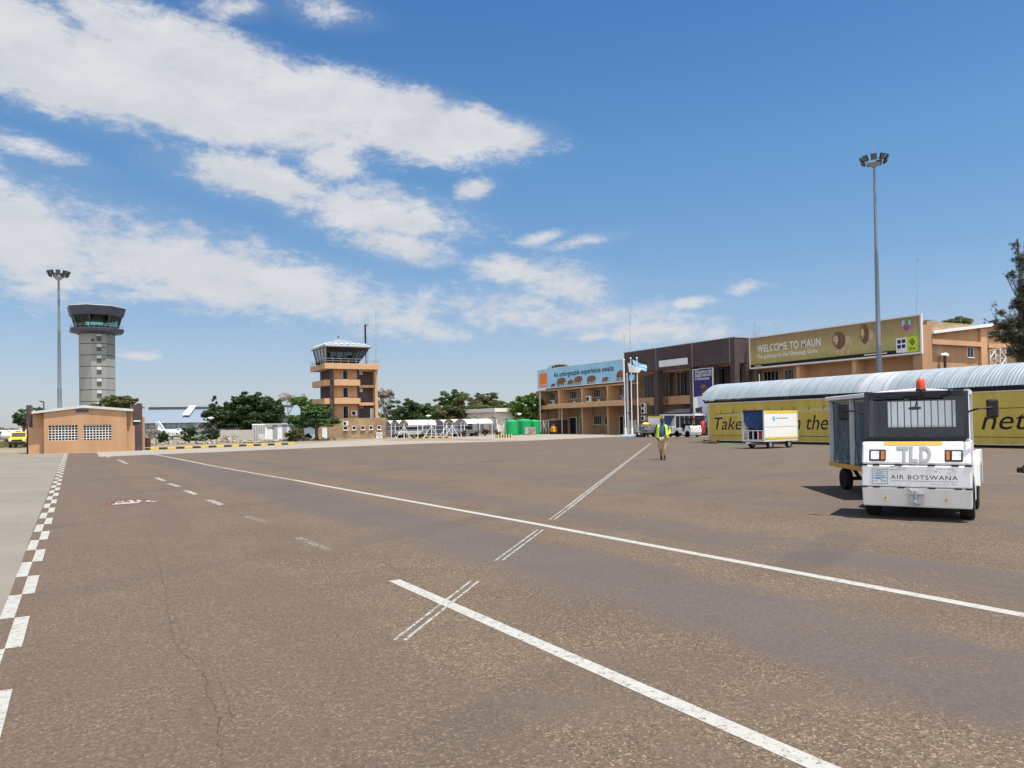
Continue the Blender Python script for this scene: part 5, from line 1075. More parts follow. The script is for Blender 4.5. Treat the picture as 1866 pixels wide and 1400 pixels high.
# cream building
CB = thing('cream_building', 'flat roofed cream plastered building behind the right carports', 'building', gat(903, 116)); k = gat(904.5, 116); zf0, zf1 = at(904, 751, 116).z, at(904, 744.2, 116).z
x0 = k.x; y0 = k.y; y1 = onX(842.5, 750, x0)[0]; x1 = onY(936, 750, y0)[0]
MB().box(x0, y0, 0, x1, y1, zf0).build('wall', X['cream'], CB); MB().box(x0-.45, y0-.45, zf0+.002, x1+.4, y1+.4, zf1).build('roof_fascia', X['offwhite'], CB, bevel=.02)
b = MB()
for f in (.02, .30, .62, .98): b.box(x0-.08, y0+(y1-y0)*f-.15, 0, x0-.003, y0+(y1-y0)*f+.15, zf0)
b.build('wall_rib', X['offwhite'], CB); MB().box(x0+1.1, y0-.04, 0, x1-.2, y0-.003, zf0*.82).build('roller_door', X['offwhite'], CB); MB().box(x0+1.5, y0-.08, zf0*.62, x0+1.8, y0-.042, zf0*.67).box(x0+4.3, y0-.08, zf0*.62, x0+4.6, y0-.042, zf0*.67).build('door_vent', X['dark'], CB)
for f0, f1 in ((.05,.2), (.35,.5)): MB().box(x0-.03, y0+(y1-y0)*f0, .2, x0-.003, y0+(y1-y0)*f1, zf0*.45).build('grille', X['greypaint'], CB)
# green tanks
def tank(px, d, wpx, rt, label, m='tankgreen'):
    p = gat(px, d); r = wpx/2/F*d; h = at(px, rt, d).z; t = thing('green_water_tank', label, 'water tank', p, 0, 'green plastic water tanks')
    n = 8; pr = [(r*.98, 0)]
    for i in range(n): z = h*.92*i/n; dz = h*.92/n; pr += [(r, z+dz*.1), (r, z+dz*.75), (r*.96, z+dz*.85), (r*.96, z+dz*.95)]
    pr += [(r*.97, h*.93), (r*.55, h*.985), (0, h)]; MB().lathe(p, pr, 28).build('drum', X[m], t, smooth=True); MB().lathe(p+Vector((0,0,h*.97)), [(.22,0), (.22,.08), (0,.1)], 12).build('lid', X[m], t)
tank(932.5, 105, 23, 765.5, 'green ribbed water tank standing foremost of the three'); tank(955, 108, 27, 764, 'middle green water tank partly behind the stone planter'); tank(973.5, 110, 22, 765.5, 'green water tank closest to the terminal end wall')
gb = thing('stone_planter', 'low pink and grey stone faced wall in front of the green tanks', 'planter', gat(966, 103)); a, c_ = gat(956.5, 103), gat(975.5, 103); zz = at(966, 779, 103).z; MB().bar(a+Vector((0,0,zz/2)), c_+Vector((0,0,zz/2)), .35, zz).build('wall', X['concrete'], gb)
b = MB(); rnd = random.Random(2); d_ = (c_-a); nv = Vector((d_.y, -d_.x, 0)).normalized()
for i in range(26): p = a+d_*rnd.uniform(.06,.94)+Vector((0,0,rnd.uniform(.12, zz-.12)))+nv*.17; b.ball(p, (.11,.06,.08), 7, 5)
b.build('stone_facing', mat('pinkish_stone', (.33,.17,.14), .9, var=.4, scale=5), gb)
rs = thing('round_sign', 'round white sign with a grey rim on a post left of the green tanks', 'sign', gat(914, 102)); p = at(914.2, 771.5, 102); vd = (Vector((0,0,H))-p); vd.z = 0; vd.normalize()
MB().cyl(p-vd*.03, p, .30, n=24).build('disc', X['print_white'], rs); b = MB(); b.lathe(p+vd*.004, [(.24,0), (.30,0), (.30,.012), (.24,.012)], 24, ax=vd.to_track_quat('Z','Y').to_matrix()); b.build('rim', X['greypaint'], rs); MB().cyl(Vector((p.x, p.y, 0))-vd*.06, p-vd*.06, .035, n=8).build('post', X['greypaint'], rs)
s_ = vd.cross(Vector((0,0,1)))*-1; text('6', p+vd*.012-s_*.09+Vector((0,0,-.14)), s_*.18, Vector((0,0,.28)), X['print_black'], rs)
for px0, r0, px1, r1, lb in ((863, 759, 871, 763, 'short dark boom lamp over the right carports'), (895.5, 759, 903.5, 762.5, 'dark angled boom pole beside the round sign')):
    t = thing('boom_pole', lb, 'pole', gat(px1, 101), 0, 'dark boom poles near the gate'); p = at(px1, r1, 101); MB().cyl(Vector((p.x, p.y, 0)), p, .06, n=8).build('post', X['slate'], t); MB().cyl(p, at(px0, r0, 101), .05, n=8).build('arm', X['black'], t)
t = thing('raised_barrier_arm', 'slanting white barrier arm below the boom pole left of the round sign', 'barrier', gat(908, 101)); MB().bar(gat(909, 100)+Vector((0,0,.2)), at(904, 764, 100), .12, .06).build('arm', X['print_white'], t); MB().box(gat(909,100).x-.15, gat(909,100).y-.15, 0, gat(909,100).x+.15, gat(909,100).y+.15, .5).build('counterweight', X['brownwood'], t)
ch = thing('striped_kerb_block', 'pale concrete island nose with black chevrons before the green tanks', 'kerb block', G(917, 798)); a, c_ = G(905, 798.5), G(931, 797.5); b = MB(); n = 11
for k in range(n): p, q = a.lerp(c_, k/n), a.lerp(c_, (k+1)/n); b.mat(k % 2); b.bar(p+Vector((0,0,.19)), q+Vector((0,0,.19)), .4, .38)
b.build('block', [X['print_pale'], X['blackkerb']], ch)
# gates, hut, compressor at the terminal's left end
gt = thing('white_gate', 'white tubular gate with diagonal bars beside the brown hut', 'gate', (59, 97.2, 0)); b = MB(); P0, P1 = Vector((59.2, 98.0, 0)), Vector((58.9, 94.6, 0))
for zz in (.15, 1.9): b.cyl(P0+Vector((0,0,zz)), P1+Vector((0,0,zz)), .04, n=6)
for k in range(5): q = P0.lerp(P1, k/4); b.cyl(q, q+Vector((0,0,2.0)), .045, n=6)
for k in range(4): b.cyl(P0.lerp(P1, k/4)+Vector((0,0,.15 if k % 2 else 1.9)), P0.lerp(P1, (k+1)/4)+Vector((0,0,1.9 if k % 2 else .15)), .035, n=6)
b.build('frame', X['print_white'], gt)
ht = thing('brown_hut', 'small dark brown boarded hut under the left end of the canopy slab', 'hut', (59.5, 93.9, 0)); MB().box(59, 92.9, 0, 61, 95.1, 1.95).build('wall', X['brownwood'], ht); MB().ext([(58.85, 92.8, 1.96), (58.85, 95.3, 1.9), (58.85, 95.3, 2.0), (58.85, 92.8, 2.2)], (2.3,0,0)).build('roof', X['greypaint'], ht)
cm = thing('orange_compressor', 'small orange compressor trolley beside the brown hut', 'compressor', (57.8, 91.4, 0)); xo, yo = 57.8, 91.6; MB().ext([(xo-.3, yo-.5, .3), (xo-.3, yo+.5, .3), (xo-.3, yo+.45, .8), (xo-.3, yo+.1, 1.15), (xo-.3, yo-.4, 1.05)], (.6,0,0)).build('body', mat('orange_machine_paint', (.65,.26,.02), .5), cm, bevel=.04); MB().cyl((xo-.35, yo-.3, .2), (xo-.25, yo-.3, .2), .2).cyl((xo-.35, yo+.35, .2), (xo-.25, yo+.35, .2), .2).build('wheel', X['rubber'], cm); MB().tube([(xo, yo-.4, 1.0), (xo, yo-.1, 1.4), (xo, yo+.2, 1.3)], .03).ball((xo, yo+.0, 1.3), .14).build('motor', X['slate'], cm)
# flagpoles on a blue edged base
fb = thing('concrete_plinth', 'low white base slab with pale blue edge under three flagpoles', 'plinth', G(1150, 796)); a, c_ = G(1133, 796.5), G(1166, 796.5); MB().bar(a+Vector((0,0,.12)), c_+Vector((0,0,.12)), 1.6, .2).build('slab', X['offwhite'], fb); MB().bar(a+Vector((0,0,.02)), c_+Vector((0,0,.02)), 1.9, .1).build('blue_edge', X['skyblue'], fb)
dfl = 83.5
def flagpole(px0, px1, rt, label):
    p = gat(px0, dfl); q = at(px1, rt, dfl); q.x, q.y = p.x, p.y; t = thing('flagpole', label, 'flagpole', p, 0, 'white flagpoles before the terminal'); MB().cyl(p+Vector((0,0,.22)), p+Vector((0,0,.95)), .13, .11).build('sleeve', X['print_white'], t, smooth=True); MB().cyl(p+Vector((0,0,.95)), q, .06, .042).build('pole', X['print_white'], t, smooth=True); MB().ball(q, .09).build('finial', X['print_white'], t); return p, q
flagpole(1139.5, 1142, 656, 'left flagpole of the three, holding the white flag'); flagpole(1151.5, 1151.5, 653, 'middle flagpole of the three, holding the pale blue flag'); flagpole(1162.8, 1161, 652.5, 'right flagpole of the three, holding no flag')
def flag(name, label, pts, m, stripes=None):
    t = thing(name, label, 'flag', pts[0], 0, 'flags before the terminal'); TL, TR, BR, BL = pts; n = Vector((.5,-.85,0))
    def fn(u, v): p = TL.lerp(TR, u).lerp(BL.lerp(BR, u), v); return p+n*.16*math.sin(u*7+v*2)*u+Vector((0,0,-.03*math.sin(u*math.pi)))
    MB().grid(fn, 18, 10).build('cloth', m, t, smooth=2, fix=False)
    for s0, s1, mm in stripes or ():
        MB().grid(lambda u, v: fn(u, s0+(s1-s0)*v)+n*-.0+Vector((.012,-.02,0))*-1+Vector((-.01,-.015,0)), 18, 3).build('stripe', mm, t, smooth=2, fix=False)
q_ = lambda px, row, dd=dfl: at(px, row, dd)
flag('white_flag', 'white flag blowing from the left flagpole', (q_(1143.5, 661), q_(1166, 671, dfl-.5), q_(1164, 679, dfl-.5), q_(1146.5, 678.5)), X['print_white'])
flag('national_flag', 'light blue flag with a black and white band on the middle flagpole', (q_(1152.3, 655.5, dfl+.2), q_(1176.5, 665.5, dfl+.9), q_(1177, 678.5, dfl+.9), q_(1155, 667, dfl+.2)), X['skyblue'], ((.36,.43,X['print_white']), (.43,.57,X['print_black']), (.57,.64,X['print_white'])))
flag('drooping_flag', 'small pale blue flag hanging low on the middle flagpole', (q_(1146.5, 684, dfl-.3), q_(1153.5, 682.5, dfl-.3), q_(1153.5, 693, dfl-.3), q_(1147, 694, dfl-.3)), X['skyblue'])
pp = thing('steel_column', 'thick galvanised pole just behind the left flagpole', 'pole', gat(1144.5, 88)); p = gat(1144.5, 88); MB().cyl(p, p+Vector((0,0,2.6)), .17, .16, 16).cyl(p+Vector((0,0,2.6)), Vector((p.x, p.y, at(1143, 680, 88).z)), .14, .11, 16).build('pole', X['steel'], pp, smooth=True); MB().cyl(p+Vector((0,0,2.55)), p+Vector((0,0,2.66)), .2, n=16).build('collar', X['slate'], pp)
gm = thing('grey_mesh_screen', 'grey mesh panel screen leaning behind the flagpoles', 'screen', gat(1156, 90)); a, c_ = gat(1147, 90), gat(1160, 90); b = MB()
for k in range(9): q = a.lerp(c_, k/8); b.bar(q, q+Vector((0,0,1.7)), .04)
for zz in (.1, .6, 1.15, 1.7): b.bar(a+Vector((0,0,zz)), c_+Vector((0,0,zz)), .04)
b.build('mesh', X['greypaint'], gm)
# ------------------------------------------------------------------ baggage tractor (x forward, y to its left, z up; front face at x = 0)
def wheel(parent, x, y, r, wd, side, name='wheel'):
    prof = [(r*.62, -wd/2), (r*.92, -wd/2), (r, -wd*.32), (r, wd*.32), (r*.92, wd/2), (r*.62, wd/2)]
    w = MB().lathe((x, y, r), prof+[(r*.60, wd*.3), (r*.60, -wd*.3), (r*.62, -wd/2)], 24, ax=Matrix.Rotation(-math.pi/2, 3, 'X')).build(name, X['rubber'], parent, smooth=True, local=True)
    b = MB(); b.lathe((x, y, r), [(r*.6, -wd*.28*side), (r*.58, wd*.34*side), (r*.45, wd*.36*side), (r*.40, wd*.14*side), (r*.16, wd*.16*side), (r*.14, wd*.34*side), (0, wd*.35*side)], 20, ax=Matrix.Rotation(-math.pi/2, 3, 'X')); b.build('rim', X['lightgrey'], w, smooth=True, local=True); return w
def make_tractor(label, loc, rz):
    t = thing('baggage_tractor', label, 'tractor', loc, rz, 'white airport baggage tractors'); K = dict(local=True)
    hw = .86
    def fp(z): # front face profile x at height z
        P = [(.20,-.085), (.505,0), (.515,-.004), (.85,-.028), (.86,-.03), (1.17,-.125), (1.215,-.16)]
        for (z0, x0), (z1, x1) in zip(P[:-1], P[1:]):
            if z <= z1: return x0+(x1-x0)*(z-z0)/(z1-z0)
        return -.12
    b = MB(); n = [(fp(z), z) for z in (.20, .505)]; b.ext([(x, -hw, z) for x, z in n+[(-.16,.505), (-.16,.20)]], (0, 2*hw, 0)); b.build('bumper', X['truckwhite'], t, bevel=.022, **K)
    b = MB(); b.ext([(fp(.512), -hw, .512), (fp(.85), -hw, .85), (-.2, -hw, .85), (-.2, -hw, .512)], (0, 2*hw, 0)); b.build('front_panel', X['truckwhite'], t, bevel=.022, **K)
    b = MB(); b.ext([(fp(.858), -hw, .858), (fp(1.17), -hw, 1.17), (fp(1.215), -hw, 1.215), (-.34, -hw, 1.235), (-.34, -hw, .858)], (0, 2*hw, 0)); hood = b.build('hood', X['truckwhite'], t, bevel=.035, **K)
    MB().box(-3.0, -.60, .22, -.17, .60, .72).box(-1.42, -.78, .28, -.95, .78, .60).build('chassis', X['black'], t, **K)
    # side panels with wheel arches
    for s in (-1, 1):
        xc, rr = -.62, .40; arc = [(xc+rr*math.cos(a), .30+rr*math.sin(a)) for a in [math.pi*k/10 for k in range(11)]]
        pts = [(-.17,.24)]+[(x, z) for x, z in arc if x < -.17]+[(-1.40,.24), (-1.40,1.0), (-1.05,1.22), (-.17,1.22)]
        pts = [(-.17,.24), (xc+rr,.24)]+arc+[(xc-rr,.24), (-1.5,.24), (-1.5,.62), (-1.05,.62), (-.95,.95), (-.95,1.2), (-.35,1.23), (-.17,1.2)]
        b = MB(); b.ext([(x, s*hw, z) for x, z in pts], (0, -s*.04, 0)); b.build('side_panel', X['truckwhite'], t, **K)
        fr = [(-1.55,.45), (-1.62,.80), (-1.85,1.0), (-2.75,1.0), (-3.0,.9), (-3.0,.42)]; xc = -2.3; rr = .46; arc = [(xc-rr*math.cos(a), .36+rr*math.sin(a)) for a in [math.pi*k/10 for k in range(11)]]
        b = MB(); b.ext([(x, s*.92, z) for x, z in fr+[(xc-rr,.42)]+arc[1:-1]+[(xc+rr,.42)]], (0, -s*.10, 0)); b.build('fender', X['truckwhite'], t, **K)
        wheel(t, -.62, s*.76, .30, .22, s); wheel(t, -2.3, s*.74, .36, .26, s)
        # door frame and pillars
        b = MB(); b.bar((-.20, s*.815, 1.22), (-.36, s*.80, 1.98), .07).bar((-1.36, s*.81, .62), (-1.36, s*.80, 1.98), .07).bar((-.30, s*.80, 1.97), (-1.36, s*.80, 1.97), .07); b.build('door_frame', X['truckwhite'] if s > 0 else X['navy'], t, **K)
    MB().ext([(-1.5,-.83,.72), (-1.62,-.83,.95), (-3.0,-.83,.95), (-3.0,-.83,.45), (-1.5,-.83,.45)], (0, 1.66, 0)).build('rear_deck', X['truckwhite'], t, bevel=.02, **K)
    # cab
    W0, W1, zb, ztop = -.20, -.34, 1.25, 1.94
    b = MB(); b.bar((W0,-.80,1.262), (W0,.80,1.262), .07, .05).bar((W1,-.79,1.95), (W1,.79,1.95), .07, .06).bar((W0,-.80,1.25), (W1,-.79,1.97), .07, .08).bar((W0,.80,1.25), (W1,.79,1.97), .07, .08); b.build('windscreen_frame', X['navy'], t, **K)
    MB().add([(W0+.012,-.77,1.285), (W0+.012,.77,1.285), (W1+.012,.76,1.925), (W1+.012,-.76,1.925)], [(0,1,2,3)]).build('windscreen', X['windscreen'], t, **K)
    MB().ext([(W1+.06,-.83,1.982), (W1-.02,-.83,2.0), (-1.45,-.83,2.015), (-1.45,-.83,1.96)], (0, 1.66, 0)).build('roof', X['navy'], t, bevel=.02, **K)
    b = MB(); xr = -1.42; y0, y1, z0, z1 = -.60, .56, 1.42, 1.86
    b.box(xr-.04,-.82,.95, xr,.82,z0).box(xr-.04,-.82,z1, xr,.82,1.955).box(xr-.04,-.82,z0, xr,y0,z1).box(xr-.04,y1,z0, xr,.82,z1); b.build('cab_rear_wall', X['navy'], t, **K)
    b = MB()
    for k in range(10): y = y0+(y1-y0)*(k+.5)/10; b.bar((xr-.02,y,z0), (xr-.02,y,z1), .016)
    b.build('rear_window_bars', X['black'], t, **K)
    b = MB(); b.box(-1.2,-.62,.62, -.75,-.12,.98).box(-1.28,-.62,.98, -1.18,-.12,1.38).box(-1.2,.12,.62, -.75,.62,.98).box(-1.28,.12,.98, -1.18,.62,1.38); b.build('seat', X['black'], t, bevel=.03, **K)
    MB().box(-.42,-.78,1.12, -.2,.78,1.25).build('dashboard', X['black'], t, **K)
    sw = MB(); sw.lathe((-.62,.36,1.25), [(.17,-.012), (.185,0), (.17,.012), (.155,0), (.17,-.012)], 20, ax=Matrix.Rotation(rad(35), 3, 'Y')); sw.bar((-.62,.36,1.25), (-.45,.36,1.0), .04); sw.build('steering_wheel', X['black'], t, **K)
    fn_ = MB(); fn_.lathe((-.45,-.02,1.72), [(.0,-.0), (.10,.004), (.11,.012), (.10,.02), (0,.022)], 16, ax=Matrix.Rotation(rad(12), 3, 'Y')); fn_.bar((-.45,-.02,1.73), (-.42,.05,1.92), .02); fn_.build('interior_mirror', X['slate'], t, **K)
    # wipers
    b = MB()
    for ya, yb in ((-.62,.12), (.02,.55)): b.bar((W1+.055, ya, 1.885), (W1+.045, yb, 1.94), .03, .022).bar((W1+.06, ya-.12, 1.888), (W1+.06, ya+.42, 1.898), .028, .02).bar((W1+.05, yb, 1.94), (W1+.045, yb-.02, 2.0), .04)
    b.build('wiper', X['black'], t, **K)
    # beacon
    b = MB(); b.lathe((-.50,.08,2.0), [(.085,0), (.085,.03), (.078,.035)], 18); bc = b.build('beacon', X['black'], t, **K)
    MB().lathe((-.50,.08,2.035), [(.078,0), (.076,.08), (.066,.13), (.04,.165), (0,.175)], 20).build('beacon_dome', X['beacon'], bc, smooth=True, **K)
    # mirrors
    for s in (-1, 1):
        b = MB(); p = Vector((-.22, s*1.18, 1.70)); b.box(p.x-.04, p.y-.09, p.z-.14, p.x+.03, p.y+.09, p.z+.14); m = b.build('wing_mirror', X['black'], t, bevel=.03, **K)
        MB().tube([(-.26, s*.82, 1.66), (-.10, s*.98, 1.70), (p.x+.05, p.y-.0, p.z+.02)], .014).build('mirror_arm', X['black'], m, **K)
        # headlamps
        y = s*.60; x = fp(1.0); b = MB(); b.add([], []); hb = MB(); x0, x1 = fp(.925), fp(1.085)
        x0, x1 = fp(.905), fp(1.095); hb.ext([(x0+.006, y-.145, .905), (x0+.006, y+.145, .905), (x1+.006, y+.145, 1.095), (x1+.006, y-.145, 1.095)], (-.05, 0, 0)); h_ = hb.build('headlight', X['black'], t, bevel=.02, **K)
        yo = y+s*.042; za, zc = .937, 1.065; x0, x1 = fp(za), fp(zc); MB().ext([(x0+.012, yo-.068, za), (x0+.012, yo+.068, za), (x1+.012, yo+.068, zc), (x1+.012, yo-.068, zc)], (-.01, 0, 0)).build('lens', X['lens'], h_, bevel=.004, **K)
        yi = y-s*.088; MB().ext([(x0+.012, yi-.028, za), (x0+.012, yi+.028, za), (x1+.012, yi+.028, zc), (x1+.012, yi-.028, zc)], (-.01, 0, 0)).build('indicator', X['amber'], h_, **K)
        for by, bz in ((-.175,.92), (.175,.92), (-.175,1.085), (.175,1.085)): MB().lathe((fp(bz)+.002, y+by, bz), [(.007,0), (.005,.004), (0,.005)], 8, ax=Matrix.Rotation(math.pi/2, 3, 'Y')).build('bolt', X['greypaint'], t, **K)
        q = MB(); q.lathe((fp(.33), s*.48, .335), [(.038,0), (.038,.008), (.022,.010), (.02,.004), (0,.004)], 18, ax=Matrix.Rotation(math.pi/2, 3, 'Y')); fo = q.build('fog_lamp', X['print_white'], t, **K); MB().lathe((fp(.33)+.005, s*.48, .335), [(.030,0), (.024,.01), (0,.012)], 14, ax=Matrix.Rotation(math.pi/2, 3, 'Y')).build('lens', X['yellow'], fo, **K)
    # tape, slots, hitch
    MB().ext([(fp(1.165)+.005, -.50, 1.163), (fp(1.165)+.005, .43, 1.163), (fp(1.212)+.005, .43, 1.212), (fp(1.212)+.005, -.50, 1.212)], (-.004,0,0)).build('reflective_tape', X['oche'], t, **K)
    for z, ys in ((.853, (-.82,-.62,-.26,.26,.62,.82)), (.508, (-.82,-.62,-.22,.26,.66,.82))):
        for y in ys: MB().box(-.05, y-.055, z-.012, fp(z)+.006, y+.055, z+.010).build('panel_slot', X['black'], t, **K)
    b = MB(); b.box(-.02,-.10,.26, fp(.35)+.02,.12,.42).cyl((fp(.3)+.06,.0,.27), (fp(.3)+.06,.02,.30), .06, n=12).box(fp(.3),-.12,.405, fp(.4)+.05,.14,.425).bar((fp(.4)+.03,-.02,.42), (fp(.5)+.02,-.12,.51), .022).cyl((fp(.35)+.05,.01,.24), (fp(.35)+.05,.01,.46), .022); b.build('tow_hitch', X['steel'], t, bevel=.006, **K)
    # lettering and emblem
    def slab(y0, z0, y1, z1): return (fp(z0)+.004, y0, z0), (0, y1-y0, 0), (fp(z1)-fp(z0), 0, z1-z0)
    # stencilled block letters; the offset grey layer beneath paints their shadow outline
    TL = {'T': [[(0,1),(.95,1),(.95,.80),(.72,.80),(.72,0),(.50,0),(.50,.80),(0,.80)]], 'L': [[(0,1),(.30,1),(.30,.20),(.9,.20),(.9,0),(0,0)]], 'D': [[(0,1),(.5,1),(.8,.88),(.97,.65),(1,.5),(.97,.35),(.8,.12),(.5,0),(0,0),(0,.70),(.24,.70),(.24,.2),(.48,.2),(.66,.3),(.74,.5),(.66,.7),(.48,.8),(0,.8)]]}
    b = MB()
    for ch, ya, yb in (('T',-.29,-.10), ('L',-.085,.055), ('D',.075,.25)):
        for poly in TL[ch]: b.ext([(fp(.895+.24*v)+.003, ya+(yb-ya)*u, .895+.24*v) for u, v in poly], (-.006,0,0))
    b.build('embossed_letters', X['greypaint'], hood, **K)
    b = MB()
    for ch, ya, yb in (('T',-.29,-.10), ('L',-.085,.055), ('D',.075,.25)):
        for poly in TL[ch]: b.ext([(fp(.895+.24*v)+.007, ya+.009+(yb-ya)*u, .900+.24*v) for u, v in poly], (-.004,0,0))
    b.build('embossed_letters', mat('grey_lettering', (.33,.34,.35), .5), hood, **K)
    # emblem with blue zebra curves
    e0, e1, z0, z1 = -.68, -.44, .565, .785
    E = lambda u, v, o=.008: (fp(z0+(z1-z0)*v)+o, e0+(e1-e0)*u, z0+(z1-z0)*v)
    b = MB(); b.add([E(-.03,-.03,.004), E(1.03,-.03,.004), E(1.03,1.03,.004), E(-.03,1.03,.004)], [(0,1,2,3)]); em = b.build('emblem', X['slate'], t, **K)
    MB().add([E(0,0,.0065), E(1,0,.0065), E(1,1,.0065), E(0,1,.0065)], [(0,1,2,3)]).build('emblem_field', X['print_white'], em, **K)
    b = MB()
    def curve(p0, p1, p2, w):
        L = [Vector(p0)*(1-s)**2+Vector(p1)*2*s*(1-s)+Vector(p2)*s*s for s in [k/8 for k in range(9)]]
        for k, (a, c_) in enumerate(zip(L[:-1], L[1:])):
            d = (c_-a).normalized(); n = Vector((-d.y, d.x))*w*(.4+.6*math.sin(math.pi*(k+.5)/8)); b.add([E(*(a-n)), E(*(c_-n)), E(*(c_+n)), E(*(a+n))], [(0,1,2,3)])
    for k in range(6):
        o = k*.14; curve((.03,.97-o*.9-.03), (.45,.86-o*.85), (.97,1.0-o*1.05), .034) if o < .6 else curve((.03,.97-o*.9), (.3,.85-o*.8), (.55,.62-o*.4), .03)
    for k in range(4): curve((.45+k*.14,.30-k*.03), (.60+k*.09,.30), (.62+k*.11,.05), .028)
    curve((.60,.42), (.85,.45), (.97,.33), .03); curve((.03,.2), (.2,.1), (.42,.16), .03)
    b.build('emblem_stripes', mat('emblem_blue', (.05,.20,.36), .5), em, **K)
    text('AIR BOTSWANA', *slab(-.385,.635,.655,.70), X['print_black'], t, space=1.15, **K)
    b = MB(); o, ux, uy = slab(-.38,.607,.655,.612); b.add([o, tuple(Vector(o)+Vector(ux)), tuple(Vector(o)+Vector(ux)+Vector(uy)), tuple(Vector(o)+Vector(uy))], [(0,1,2,3)]); b.build('underline', X['slate'], t, **K)
    text('Going Your Way', *slab(.24,.55,.655,.583), X['greypaint'], t, shear=.2, space=1.3, **K)
    # scuffs where old stickers were
    rnd = random.Random(5)
    for (yc, zc, n) in ((-.28,.80,14), (.45,.775,12)):
        b = MB()
        for i in range(n):
            y, z = yc+rnd.uniform(-.15,.15), zc+rnd.uniform(-.035,.03); w_, h_ = rnd.uniform(.008,.035), rnd.uniform(.004,.014); b.add([(fp(z)+.004, y-w_, z-h_*.6), (fp(z)+.004, y+w_*.8, z-h_), (fp(z)+.004, y+w_, z+h_*.7), (fp(z)+.004, y-w_*.7, z+h_)], [(0,1,2,3)])
        b.build('paint_scuff', X['lightgrey'], t, **K)
    return t
tr = make_tractor('white baggage tractor with an orange beacon and an emblem on its front, nearest the camera', (11.75, 7.71, 0), rad(207.6)); tr.scale = (1, .92, 1.055)
t2 = clone(tr, gat(1269, 75), rad(272), 'white baggage tractor parked before the tall navy banner, far smaller in view'); t2.scale = (.88, .81, .92)
# ------------------------------------------------------------------ enclosed luggage cart (x forward, base at z=0)
def cart_wheels(t, xs, hw, r=.24, wd=.16):
    for x in xs:
        for s in (-1, 1): wheel(t, x, s*hw, r, wd, s)
def make_curtain_cart(label, loc, rz):
    t = thing('luggage_cart', label, 'luggage cart', loc, rz, 'airport luggage carts'); K = dict(local=True); L, hw, zf, zr = 3.3, .76, .62, 2.22
    MB().box(-L, -hw, zf-.10, 0, hw, zf).build('floor', X['black'], t, **K)
    MB().box(-L-.01, -hw-.02, zf-.09, .01, -hw-.002, zf+.01).box(-L-.01, hw+.002, zf-.09, .01, hw+.02, zf+.01).box(.002, -hw, zf-.09, .02, hw, zf+.01).build('reflective_tape', X['oche'], t, **K)
    for x in (-.04, -L*.52, -L+.04):
        for s in (-1, 1): MB().box(x-.04, s*(hw-.08), zf, x+.04, s*hw, zr-.1).build('post', X['lightgrey'], t, **K)
    MB().ext([(.08,-hw-.06,zr-.12), (.08,hw+.06,zr-.12), (.08,hw+.06,zr-.03), (.08,0,zr+.03), (.08,-hw-.06,zr-.03)], (-L-.16,0,0)).build('roof', X['white'], t, bevel=.015, **K)
    rnd = random.Random(9)
    def cur(x0, x1, y): return lambda u, v: (x0+(x1-x0)*u, y+.035*math.sin(u*17+v*2)*(1-v)**.5+.03*math.sin(u*41)*(1-v), zf+.01+(zr-.14-zf)*v)
    for s in (-1, 1):
        for x0, x1 in ((-L+.09, -L*.52-.05), (-L*.52+.05, -.09)): MB().grid(cur(x0, x1, s*(hw-.06)), 34, 14).build('curtain', X['clearplastic'], t, smooth=2, fix=False, **K)
    MB().box(-.06, -hw+.09, zf+.02, -.04, hw-.09, zr-.15).build('front_panel', X['white'], t, **K); MB().box(-.035, -hw+.09, 1.45, -.02, hw-.09, 1.50).build('front_rail', X['lightgrey'], t, **K)
    MB().box(-L+.04, -hw+.09, zf+.02, -L+.06, hw-.09, zr-.15).build('rear_panel', X['blue'], t, **K)
    b = MB(); b.box(-L*.82, -.06, .2, -L*.18, .06, .30).box(-.75, -.55, .22, -.65, .55, .30).box(-L+.65, -.55, .22, -L+.75, .55, .30)
    for x in (-.7, -L+.7):
        for s in (-1, 1): b.bar((x, s*.3, .28), (x, s*.45, zf-.1), .07)
    b.bar((-.6, 0, .26), (.75, 0, .40), .07).cyl((.75, 0, .36), (.75, 0, .44), .07, n=10); b.build('running_gear', X['black'], t, **K)
    cart_wheels(t, (-.7, -L+.7), .60, .25, .18); return t
bd = Vector((.575, .803, 0)).normalized(); rgt = Vector((bd.y, -bd.x, 0)); near = Vector((14.0, 9.95, 0)); loc = near+rgt*.76
make_curtain_cart('white roofed luggage cart with clear blue curtains hitched behind the near tractor', loc, math.atan2(-bd.y, -bd.x))
